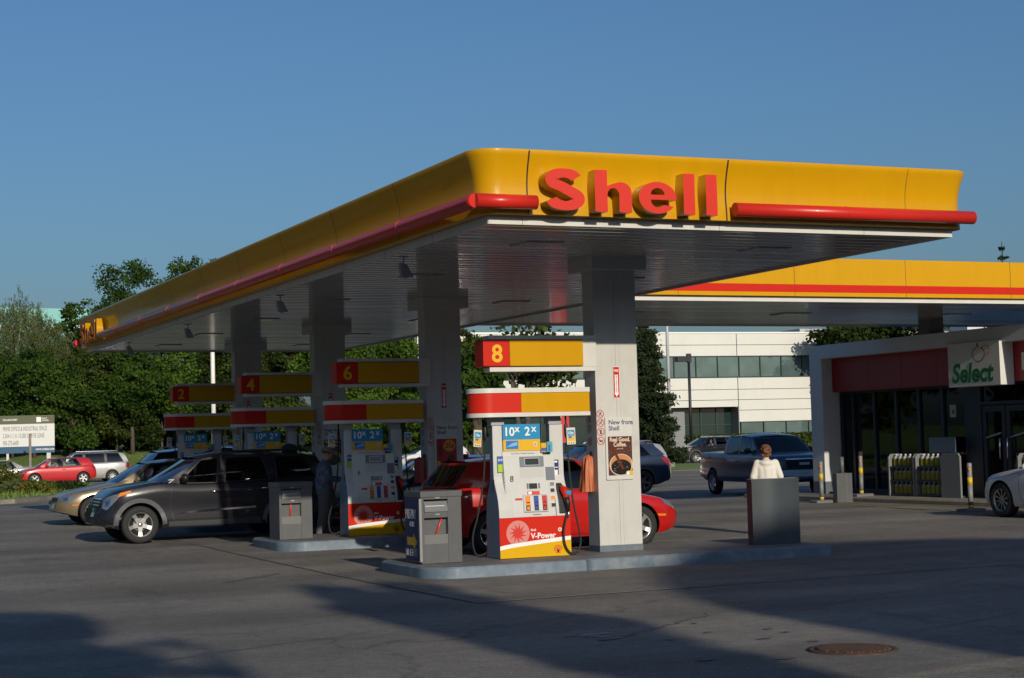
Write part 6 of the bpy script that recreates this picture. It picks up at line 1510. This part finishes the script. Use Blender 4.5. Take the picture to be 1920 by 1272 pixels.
def person(label, loc, rz, J, shirt, trousers, skin, hairm, hstyle='short', cap=None, yaw=0., pitch=0., hood=False, shoe=BLK, vox=.009, s=1., curl=.35, handup=(0, 0, 1), full=True, sleeve=1.0, bulk=1.):
    t = thing('person', label, 'person', loc, rz)
    V = {k: Vector(p)*s for k, p in J.items()}
    b = MB(); hc = V['head']
    tapered(b, [V['chest'], V['neck'], hc+Vector((-.01, 0, -.06))], [.075*s, .056*s, .05*s])
    M, c = head(b, hc, yaw, pitch, s)
    tapered(b, [V['pelvis'], V['spine'], V['chest']], [.10*s, .092*s, .10*s])
    for q in 'lr':
        tapered(b, [V['chest'], V['sh'+q], V['el'+q], V['wr'+q]], [.075*s, .050*s, .038*s, .025*s]); d = V['ha'+q]-V['wr'+q]; hand(b, V['wr'+q], d, handup, 1 if q == 'l' else -1, curl)
        tapered(b, [V['pelvis'], V['hip'+q], V['kn'+q], V['an'+q]], [.09*s, .075*s, .05*s, .037*s])
    remeshed(b, 'body', skin, t, vox, 2)
    b = MB(); tp = lambda P, r: tapered(b, P, r, 14)
    lo = V['pelvis']+Vector((0, 0, .0)); wd = lambda p, w_: [p+Vector((0, w_, 0)), p-Vector((0, w_, 0))]
    for k in (-1, 1):
        tp([lo+Vector((0, k*.085*s, -.03*s)), V['spine']+Vector((0, k*.065*s, 0)), V['chest']+Vector((0, k*.08*s, 0)), V['sh'+('l' if k > 0 else 'r')]], [.098*s*bulk, .098*s*bulk, .102*s*bulk, .068*s])
    tp([lo+Vector((0, 0, -.03*s)), V['spine'], V['chest'], V['neck']+Vector((-.01, 0, -.035*s))], [.11*s*bulk**1.5, .11*s*bulk**1.7, .115*s*bulk, .072*s])
    for q in 'lr':
        e = V['el'+q].lerp(V['wr'+q], .93*sleeve) if sleeve > .5 else V['sh'+q].lerp(V['el'+q], .8)
        if sleeve > .5: tp([V['sh'+q], V['el'+q], e], [.072*s, .058*s, .042*s])
        else: tp([V['sh'+q], e], [.074*s, .064*s])
    if hood:
        ch = V['neck']
        for k in range(9):
            a = R(90+180*k/8); b.ball(ch+Vector((.07*math.cos(a)-.035, .095*math.sin(a), -.045+.02*math.cos(a)))*1., (.045, .045, .038), 10)
        for k in range(5): b.ball(ch+Vector((-.085, 0, -.05-.05*k)), (.045, .105-.019*k, .045), 12)
    remeshed(b, 'shirt' if not hood else 'hoodie', shirt, t, .014, 4)
    if full:
        b = MB()
        for q in 'lr': tapered(b, [V['pelvis'], V['hip'+q], V['kn'+q], V['an'+q]+Vector((0, 0, .02))], [.118*s*bulk, .098*s*bulk, .072*s*bulk, .064*s*bulk])
        b.ball(V['pelvis']-Vector((.02, 0, .02)), (.125*s, .155*s, .12*s), 16); remeshed(b, 'trousers', trousers, t, .014, 4)
        for q in 'lr':
            b = MB(); a = V['an'+q]; z = V['to'+q]-a; z.z = 0; z = z.normalized()
            b.tube([a-z*.06+Vector((0, 0, -.04)), a+z*.04+Vector((0, 0, -.04)), a+z*.13+Vector((0, 0, -.052)), a+z*.20+Vector((0, 0, -.058))], [.038, .044, .036, .022], 12); b.ball(a-z*.055+Vector((0, 0, -.04)), .04, 12); b.ball(a+z*.19+Vector((0, 0, -.057)), .024, 10)
            remeshed(b, 'shoe', shoe, t, .010, 2)
    face_bits(t, M, c, s, hairm, hstyle)
    if cap:
        cb = MB()
        cb.grid(lambda u, v: c+M @ (Vector((.116*math.sin(v*1.62)*math.cos(6.2832*u)-.014, .095*math.sin(v*1.62)*math.sin(6.2832*u), .112*math.cos(v*1.62)+.032))*s), 28, 10)
        cb.grid(lambda u, v: c+M @ (Vector((.08+.125*v*math.cos((u-.5)*1.9)+.02*math.cos((u-.5)*2), (.080+.01*v)*math.sin((u-.5)*2.6), .034-.03*v-.012*(2*u-1)**2))*s), 14, 6)
        cb.grid(lambda u, v: c+M @ (Vector((.08+.125*v*math.cos((u-.5)*1.9)+.02*math.cos((u-.5)*2), (.080+.01*v)*math.sin((u-.5)*2.6), .029-.03*v-.012*(2*u-1)**2))*s), 14, 6)
        cb.build('cap', cap, t)
    return t
# man standing at pump 6, side on
JM = dict(pelvis=(0, 0, .92), spine=(.0, 0, 1.08), chest=(.01, 0, 1.27), neck=(.03, 0, 1.42), head=(.085, 0, 1.545), shl=(.0, .18, 1.36), shr=(.0, -.18, 1.36), ell=(.05, .235, 1.09), elr=(.06, -.23, 1.09), wrl=(.29, .17, 1.09), wrr=(.28, -.15, 1.06), hal=(.38, .14, 1.10), har=(.37, -.13, 1.06),
          hipl=(0, .09, .90), hipr=(0, -.09, .90), knl=(.05, .10, .49), knr=(-.02, -.10, .49), anl=(.03, .115, .095), anr=(-.09, -.115, .095), tol=(.2, .13, .04), tor=(.1, -.13, .04))
PLAID = mat('dark_patterned_shirt', (.055, .065, .105), .8, var=(14., (.15, .17, .22), .52)); TRS = mat('grey_trousers', (.105, .10, .095), .85, noise=(6, .15))
person('man in a brown cap and dark patterned shirt standing side-on at pump 6', (9.42, 29.62, gz(9.5, 29.6)), R(-16), JM, PLAID, TRS, SKIN, mat('dark_hair', (.02, .015, .012), .7), bulk=1.25, cap=mat('cap_brown', (.26, .17, .125), .75), pitch=.25)
rc_ = thing('paper_receipt', 'small white paper in the hands of the man at pump 6', 'paper', (9.42, 29.62, gz(9.5, 29.6)), R(-16)); MB().add([(.42, -.10, 1.08), (.49, -.10, 1.13), (.49, .10, 1.14), (.42, .10, 1.09)], [(0, 1, 2, 3)]).box(.44, .445, -.1, .1, 1.08, 1.082).build('sheet', TXTW, rc_)
# woman with her back to the camera, behind the rounded bin
JW = dict(pelvis=(0, 0, .86), spine=(0, 0, 1.0), chest=(.0, 0, 1.16), neck=(.01, 0, 1.30), head=(.045, 0, 1.415), shl=(0, .150, 1.235), shr=(0, -.150, 1.235), ell=(-.02, .235, 1.0), elr=(-.02, -.235, 1.0), wrl=(.14, .22, .82), wrr=(.14, -.22, .82), hal=(.2, .21, .75), har=(.2, -.21, .75),
          hipl=(0, .09, .84), hipr=(0, -.09, .84), knl=(.06, .10, .46), knr=(-.01, -.10, .46), anl=(.04, .10, .095), anr=(-.06, -.10, .095), tol=(.2, .12, .04), tor=(.1, -.12, .04))
person('woman in a cream hoodie with pinned-up brown hair, seen from behind', (15.98, 25.25, 0), R(62), JW, mat('cream_hoodie', (.70, .67, .60), .85, noise=(5, .08), bump=(9, .35)), mat('denim', (.03, .045, .09), .85), SKIN2, mat('auburn_hair', (.15, .06, .026), .6, noise=(40, .4)), 'bun', hood=True, pitch=.1)
# people in the cars
JS = dict(pelvis=(0, 0, 0), spine=(-.04, 0, .17), chest=(-.07, 0, .36), neck=(-.07, 0, .50), head=(-.03, 0, .625), shl=(-.07, .18, .44), shr=(-.07, -.18, .44), ell=(.12, .24, .24), elr=(.12, -.24, .24), wrl=(.34, .17, .33), wrr=(.34, -.17, .33), hal=(.42, .14, .36), har=(.42, -.14, .36),
          hipl=(0, .09, 0), hipr=(0, -.09, 0), knl=(.38, .12, .12), knr=(.38, -.12, .12), anl=(.62, .12, -.22), anr=(.62, -.12, -.22), tol=(.7, .1, -.25), tor=(.7, -.1, -.25))
def sitter(label, x, y, z, rz, shirt, hair, cap=None, yaw=0):
    person(label, (x, y, z), rz, JS, shirt, TRS, SKIN2, hair, 'short', cap, yaw, .05, full=False, vox=.012)
DH = MATS['dark_hair']
sitter('driver of the gold sedan wearing a pink baseball cap', 6.1+2.4, 38.05+.52, gz(8, 39)+.50, math.pi, mat('pink_shirt', (.45, .30, .30), .8), DH, mat('pink_cap', (.55, .33, .33), .8))
sitter('passenger with dark hair in the window of the dark SUV by pump 2', 10.0, 43.95, gz(9, 44)+.74, R(-5), mat('dark_shirt', (.03, .03, .035), .8), DH)
sitter('driver with dark hair in the red hatchback on the far road', 13.1+2.05, 95.55, .56, math.pi, mat('light_shirt', (.4, .4, .38), .8), DH)
sitter('driver with a pink face in the black crossover on the far road', 53.2+2.3, 94.1, .72, math.pi, mat('light_shirt', (.4, .4, .38), .8), mat('sandy_hair', (.2, .11, .06), .7))
# ------------------------------------------------------------------ trees and shrubs
def leafmat(name, c, c2, sc=.45):
    if name in MATS: return MATS[name]
    m = bpy.data.materials.new(name); m.use_nodes = True; t = m.node_tree; p = t.nodes['Principled BSDF']; p.inputs['Roughness'].default_value = .65; p.inputs['Specular IOR Level'].default_value = .12
    tc = t.nodes.new('ShaderNodeTexCoord'); n = t.nodes.new('ShaderNodeTexNoise'); n.inputs['Scale'].default_value = sc; n.inputs['Detail'].default_value = 4; n.inputs['Roughness'].default_value = .75
    t.links.new(tc.outputs['Object'], n.inputs['Vector']); r = t.nodes.new('ShaderNodeValToRGB'); r.color_ramp.elements[0].position = .36; r.color_ramp.elements[1].position = .66
    r.color_ramp.elements[0].color = (*c, 1); r.color_ramp.elements[1].color = (*c2, 1); t.links.new(n.outputs[0], r.inputs[0]); t.links.new(r.outputs[0], p.inputs['Base Color'])
    o = t.nodes['Material Output']; tl = t.nodes.new('ShaderNodeBsdfTranslucent'); t.links.new(r.outputs[0], tl.inputs[0]); mx = t.nodes.new('ShaderNodeMixShader'); mx.inputs[0].default_value = .22
    t.links.new(p.outputs[0], mx.inputs[1]); t.links.new(tl.outputs[0], mx.inputs[2]); t.links.new(mx.outputs[0], o.inputs[0]); MATS[name] = m; return m
BARK = mat('bark', (.075, .06, .045), .9, noise=(5, .35)); BARKD = mat('bark_dark', (.04, .034, .028), .9, noise=(5, .35))
LF_A = leafmat('leaf_green', (.017, .041, .006), (.062, .112, .016)); LF_B = leafmat('leaf_bright', (.034, .074, .008), (.10, .165, .021)); LF_C = leafmat('leaf_olive', (.024, .041, .008), (.078, .104, .020))
LF_D = leafmat('leaf_dark', (.013, .026, .005), (.043, .064, .012)); LF_W = leafmat('leaf_willow', (.065, .09, .030), (.14, .16, .06)); LF_S = leafmat('needle', (.018, .032, .014), (.045, .06, .024)); LF_Y = leafmat('leaf_yellowish', (.065, .085, .014), (.15, .145, .03), 1.4)
def leafquads(P, size, rnd, elong=1.5, droop=0.):
    n = len(P); d = rnd.normal(size=(n, 3)); d[:, 2] -= droop; d /= np.linalg.norm(d, axis=1)[:, None]
    e = rnd.normal(size=(n, 3)); e -= (e*d).sum(1)[:, None]*d; e /= np.linalg.norm(e, axis=1)[:, None]
    s = size*(.6+.8*rnd.rand(n))[:, None]; L = d*s*elong*.5; W_ = e*s*.5
    v = np.empty((n, 4, 3)); v[:, 0] = P-L; v[:, 1] = P+W_; v[:, 2] = P+L; v[:, 3] = P-W_
    return v.reshape(-1, 3)
CROWNS = {}
def crown_mesh(seed, rx, rz, nclump, per, leaf, m, spread=.16, hollow=.55):
    rnd = np.random.RandomState(seed)
    nl = rnd.randint(6, 9); lobes = []   # a few big lobes make an uneven outline
    for i in range(nl):
        a = 6.283*i/nl+rnd.rand()*.8; q = rnd.uniform(.30, .62); z = rnd.uniform(-.55, .65)
        lobes.append((rx*q*math.cos(a), rx*q*math.sin(a), rz*z, rx*rnd.uniform(.34, .52), rz*rnd.uniform(.26, .44)))
    lobes.append((0, 0, rz*.55, rx*.45, rz*.45)); C = []
    for i in range(nclump):
        lx, ly, lz, lr, lh = lobes[rnd.randint(len(lobes))]; d = rnd.normal(size=3); d /= np.linalg.norm(d); k = hollow+(1-hollow)*rnd.rand()**.6
        C.append((lx+d[0]*lr*k, ly+d[1]*lr*k, lz+d[2]*lh*k))
    C = np.array(C); P = np.repeat(C, per, 0)+np.clip(rnd.normal(size=(nclump*per, 3)), -1.7, 1.7)*np.array([1, 1, .62])*spread*rx
    v = leafquads(P, leaf, rnd); o = fastmesh('crown', v, 4, m); me = o.data; bpy.data.objects.remove(o); return me, lobes
def trunk(h, r, lobes, cz, m, parent, seed):
    rd = random.Random(seed); b = MB()
    pts = [(0, 0, -.3), (rd.uniform(-.05, .05), 0, h*.3), (rd.uniform(-.15, .15), rd.uniform(-.1, .1), h*.65), (0, 0, h)]
    b.tube(pts, [r*1.25, r, r*.75, r*.35], 10)
    for (lx, ly, lz, lr, lh) in lobes:
        k = rd.uniform(.35, .75); b.tube([(0, 0, h*k), (lx*.45, ly*.45, (h*k+cz+lz)/2+.2), (lx, ly, cz+lz)], [r*.45, r*.28, r*.08], 7)
    return b.build('trunk', m, parent)
TREEMESH = {}
def tree(label, x, y, z, cz, rx, rz, leafm, seed, per=60, ncl=190, leaf=.165, r=.22, name='broadleaf_tree', group=None, spread=.10, bark=BARK, hollow=.55):
    t = thing(name, label, 'tree', (x, y, z), (seed*1.7) % 6.28, group)
    key = (seed, rx, rz, leafm.name)
    if key not in TREEMESH: TREEMESH[key] = crown_mesh(seed, rx, rz, ncl, per, leaf, leafm, spread, hollow)
    me, lobes = TREEMESH[key]
    o = bpy.data.objects.new('crown', me); COL.objects.link(o); o.parent = t; o.location = (0, 0, cz)
    trunk(cz+rz*.35, r, lobes, cz, bark, t, seed); return t
def PX(px, Y): return Y*math.tan(CAM_YAW+math.atan((px-960)/3209.8))
def PZ(px, py, Y):
    tt = (px-960)/3209.8; d = Y/(.9134-tt*.407); return CAM_H+(825+.0269*(960-px)-py)*d/3209.8
G1 = 'trees along the bank at the left'
def bt(label, px, top, Y, w_px, leafm, seed, low=None, **k):
    """tree whose crown spans w_px pixels in the photograph and tops out at pixel row top"""
    x = PX(px, Y); zt = PZ(px, top, Y); ppm = 3209.8/(Y/(.9134-(px-960)/3209.8*.407)); rx = w_px/ppm/2; base = k.pop('base', 1.4 if Y > 112 else 0)
    zl = PZ(px, low, Y) if low else base+1.2
    rz = max((zt-zl)/2, 1.2); cz = (zt+zl)/2-base
    return tree(label, x, Y, base, cz, rx, rz, leafm, seed, **k)
# far layer: the skyline
bt('tall tree with a rounded top rising just left of the canopy middle', 262, 486, 150, 190, LF_A, 2, ncl=260, group=G1)
bt('tall tree whose spiky top shows above the canopy edge, third from the left', 362, 474, 147, 150, LF_A, 3, ncl=230, group=G1)
bt('tree top just clearing the canopy edge, farthest right of the skyline', 428, 464, 150, 120, LF_A, 5, ncl=200, group=G1)
bt('pointed tree top over the canopy far end', 205, 545, 150, 110, LF_A, 6, ncl=190, group=G1)
bt('small pointed tree left of the canopy far end', 150, 556, 146, 110, LF_A, 7, ncl=190, group=G1)
bt('bushy tree in front of the turquoise building', 112, 612, 143, 130, LF_A, 8, ncl=190, group=G1)
# willow
wt = thing('willow_tree', 'yellowish willow with hanging branches at the far left', 'tree', (PX(22, 140), 140, 1.4))
rnd = np.random.RandomState(11); pts = []
for i in range(640):
    a = rnd.rand()*6.283; q = rnd.rand()**.5*4.6; z0 = 12.2-(q/4.6)**2*3.6+rnd.normal()*.5; L_w = rnd.uniform(2.5, 6.5); k = 60
    s_ = np.linspace(0, 1, k); sw = rnd.normal(size=2)*.35
    pts.append(np.c_[q*np.cos(a)+sw[0]*s_+np.cos(a)*.5*s_, q*np.sin(a)+sw[1]*s_+np.sin(a)*.5*s_, z0-L_w*s_+.5*np.sin(s_*3)]+rnd.normal(size=(k, 3))*.09)
fastmesh('crown', leafquads(np.concatenate(pts), .055, rnd, 4.5, 1.8), 4, LF_W, wt); trunk(10, .35, [(2*math.cos(i), 2*math.sin(i), 0, 1, 1) for i in range(6)], 9.5, BARK, wt, 1)
# middle and near layers: the green wall behind the cars
mid = [(-30, 640, 128, 190, LF_A, 21, 'round tree at the left edge behind the lease board'), (60, 655, 126, 190, LF_A, 22, 'dense tree right behind the lease board'), (150, 650, 128, 190, LF_C, 23, 'olive green tree to the right of the lease board'),
       (245, 640, 126, 190, LF_A, 24, 'dense tree below the far end of the canopy'), (330, 650, 128, 150, LF_B, 25, 'brighter green tree left of the sign with number 2'), (400, 630, 131, 150, LF_D, 26, 'dark tree behind the white pole'), (475, 640, 130, 150, LF_C, 27, 'olive tree between the two farthest columns'),
       (540, 625, 128, 150, LF_C, 28, 'olive tree behind the sign with number 4'), (610, 640, 122, 150, LF_B, 29, 'tree behind the third column'), (690, 636, 116, 190, LF_B, 30, 'bright green tree between signs 4 and 6'), (770, 628, 118, 150, LF_B, 31, 'bright tree behind the second column'),
       (850, 604, 108, 150, LF_C, 32, 'loose olive tree just right of the second column')]
for px, top, Y, wp_, lm, sd, lb in mid: bt(lb, px, top, Y, wp_, lm, sd, ncl=280, per=66, leaf=.155, spread=.085, r=.14, group=G1)
low = [(20, 735, 126, 150, LF_A, 41, 'low bush on the bank behind the lease board posts'), (130, 730, 125, 150, LF_A, 42, 'low leafy bush just right of the lease board'), (215, 715, 127, 150, LF_C, 43, 'bush above the silver minivan roof'), (300, 735, 128, 130, LF_D, 44, 'dark bush left of pump 2'),
       (380, 735, 126, 120, LF_D, 45, 'dark bush behind pump 2'), (455, 745, 124, 110, LF_C, 46, 'bush between pumps 2 and 4'), (540, 740, 122, 120, LF_C, 47, 'bush behind pump 4'), (620, 735, 112, 110, LF_C, 48, 'bush left of pump 6'), (700, 740, 106, 130, LF_B, 49, 'bush behind pump 6'), (790, 730, 100, 120, LF_B, 50, 'bush behind the second column'), (870, 745, 98, 130, LF_A, 51, 'bush left of the front pump')]
for px, top, Y, wp_, lm, sd, lb in low: bt(lb, px, top, Y, wp_, lm, sd, low=(850 if px < 560 else 862), ncl=190, per=40, leaf=.17, spread=.09, r=.08, name='leafy_bush', base=.4 if Y < 112 else 1.5, group='bushes along the bank')
for i, px in enumerate((-25, 30, 85, 135, 185, 240, 290, 335, 385, 430, 480, 530, 585)):
    bt('undergrowth bush at the foot of the bank trees, number %d from the left' % (i+1) if False else 'dark undergrowth bush at the foot of the trees on the bank', px, 772+(i*37 % 23), 133+(i % 3), 105, (LF_D, LF_A)[i % 2], 130+i % 4, low=851, ncl=120, per=34, leaf=.20, spread=.12, r=.06, name='undergrowth_bush', base=2.0, group='undergrowth bushes below the trees')
# trees before the offices
t_ = bt('loose tree with two trunks above the front pump', 985, 585, 74, 250, LF_C, 61, low=742, ncl=170, per=22, leaf=.19, r=.16, spread=.11, base=0, hollow=.4)
MB().tube([(.55, .1, -.2), (.45, .0, 2.2), (.9, .2, 4.5)], [.16, .13, .07], 10).build('trunk', BARK, t_)
bt('green tree left of the front pump with feathery leaves', 890, 640, 66, 120, LF_A, 62, low=800, ncl=150, per=24, leaf=.17, spread=.12, base=0)
bt('maple in front of the offices, above the shop roof', 1685, 560, 111.5, 260, LF_D, 63, low=735, ncl=330, per=26, leaf=.24, spread=.10, base=0)
bt('dark tree at the right end of the offices', 1592, 605, 111.5, 150, LF_D, 64, low=725, ncl=200, per=26, leaf=.22, spread=.10, base=0)
def spruce(label, px, Y, top, w_, seed, base=0., nm='spruce_tree'):
    x = PX(px, Y); t = thing(nm, label, 'tree', (x, Y, base)); H = PZ(px, top, Y)-base; rnd = np.random.RandomState(seed); P = []; b = MB(); b.tube([(0, 0, -.2), (0, 0, H*.6), (0, 0, H)], [.2, .12, .02], 8)
    z = .8
    while z < H-.15:
        f = 1-z/H; L_ = w_*(f**.9)*rnd.uniform(.85, 1.1); nb = int(6+6*f)
        tip = H-z < 1.7
        if tip: nb = 4
        for i in range(nb):
            a = 6.283*i/nb+rnd.rand()*.6; l = L_*rnd.uniform(.65, 1.12); k = max(int(l*26), 5); s_ = np.linspace(.08, 1, k)
            c = np.c_[np.cos(a)*l*s_, np.sin(a)*l*s_, z-.30*l*s_+.22*l*s_**2.2]
            b.tube([tuple(c[0]), tuple(c[k//2]), tuple(c[-1])], [.025, .018, .006], 4)
            wv = (.16*(1-.6*s_)[:, None]+.05)*(.35+.65*min(1., f*5))
            P.append(np.repeat(c, 3 if tip else 8, 0)+rnd.normal(size=(k*(3 if tip else 8), 3))*np.repeat(np.c_[wv, wv, wv*.6], 3 if tip else 8, 0)*(.6 if tip else 1.1))
        z += .34+.12*rnd.rand()+(.15 if tip else 0)
    fastmesh('crown', leafquads(np.concatenate(P), .085, rnd, 3.2), 4, LF_S, t); b.build('trunk', BARKD, t); return t
spruce('dark spruce just right of the front column, before the offices', 1205, 76, 552, 2.35, 5)
spruce('spruce whose thin top stands above the striped canopy', 1887, 78, 452, 2.9, 6)
spruce('spruce showing between canopy and shop roof at the right', 1868, 104, 590, 3.0, 7)
# more trees along the road beyond the left edge of the picture: they are mirrored in the canopy's long side
LT = [(-9, 52, 21), (-14, 62, 24), (-8, 74, 22), (-17, 84, 29), (-7, 96, 30), (-22, 46, 25), (-20, 104, 21), (-30, 70, 24), (-26, 30, 22), (-28, 14, 29), (-22, 0, 21)]
for i, (x, y, sd) in enumerate(LT): tree('roadside tree %s the left edge of the picture' % ['just beyond', 'well beyond'][i > 5], x, y, 0, 7.2, 5.0, 6.2, [LF_A, LF_C, LF_B][i % 3], 101+i % 3, ncl=260, per=40, leaf=.30, group='roadside trees beyond the left edge', spread=.10)
# verge shrubs
def shrub(label, x, y, z, rx, rz, lm, seed, n=90, per=26, leaf=.075, name='verge_shrub', group='shrubs on the verge'):
    t = thing(name, label, 'shrub', (x, y, z), seed, group); rnd = np.random.RandomState(seed); d = rnd.normal(size=(n, 3)); d /= np.linalg.norm(d, axis=1)[:, None]; d[:, 2] = abs(d[:, 2]); C = d*np.array([rx, rx*.7, rz])*(.35+.65*rnd.rand(n))[:, None]
    P = np.repeat(C, per, 0)+rnd.normal(size=(n*per, 3))*np.array([.16, .16, .11]); fastmesh('crown', leafquads(P, leaf, rnd, 1.8), 4, lm, t)
    b = MB(); 
    for i in range(14): e = C[i]; b.tube([(0, 0, -.05), tuple(e*.5+np.array([0, 0, .1])), tuple(e)], [.018, .012, .005], 5)
    b.build('stem', BARK, t); return t
def vg(px, py, Y=None):
    return PX(px, Y), Y
for px, Y, rx, rz, lm, sd, lb in ((8, 74, .9, 1.15, LF_Y, 71, 'taller yellow-leaved shrub at the left edge of the verge'), (38, 70, 1.1, .52, LF_W, 72, 'yellowish green shrub in the middle of the verge'), (62, 69, .9, .50, LF_Y, 73, 'rusty yellow shrub beside the dark one on the verge'), (95, 71, 1.15, .28, LF_D, 74, 'low dark green shrub below the red hatchback'), (122, 72, 1.0, .22, LF_D, 75, 'low dark shrub nearest the gold sedan')):
    x, y = vg(px, 0, Y); shrub(lb, x, y, .13, rx, rz, lm, sd)
b = thing('clipped_hedge', 'clipped yellow-green hedge in front of the office windows', 'hedge', (69.5, 109, .3)); rnd = np.random.RandomState(8)
P = np.c_[rnd.uniform(-7, 8, 16000), rnd.uniform(-.8, .8, 16000), rnd.uniform(0, 1.45, 16000)]; fastmesh('foliage', leafquads(P, .13, rnd), 4, LF_C, b)
# trees behind the photographer whose shadows reach into the picture
tree('broad tree behind the photographer, its shadow at the lower left', -.9, -14, 0, 8.2, 3.0, 4.4, LF_A, 81, ncl=330, per=30, leaf=.26, r=.22, spread=.12, hollow=.2)
tree('slender tree behind the photographer, its shadow in the middle foreground', 5.5, -14, 0, 7.2, .92, 4.9, LF_A, 82, ncl=260, per=30, leaf=.24, r=.18, spread=.2, hollow=.1)
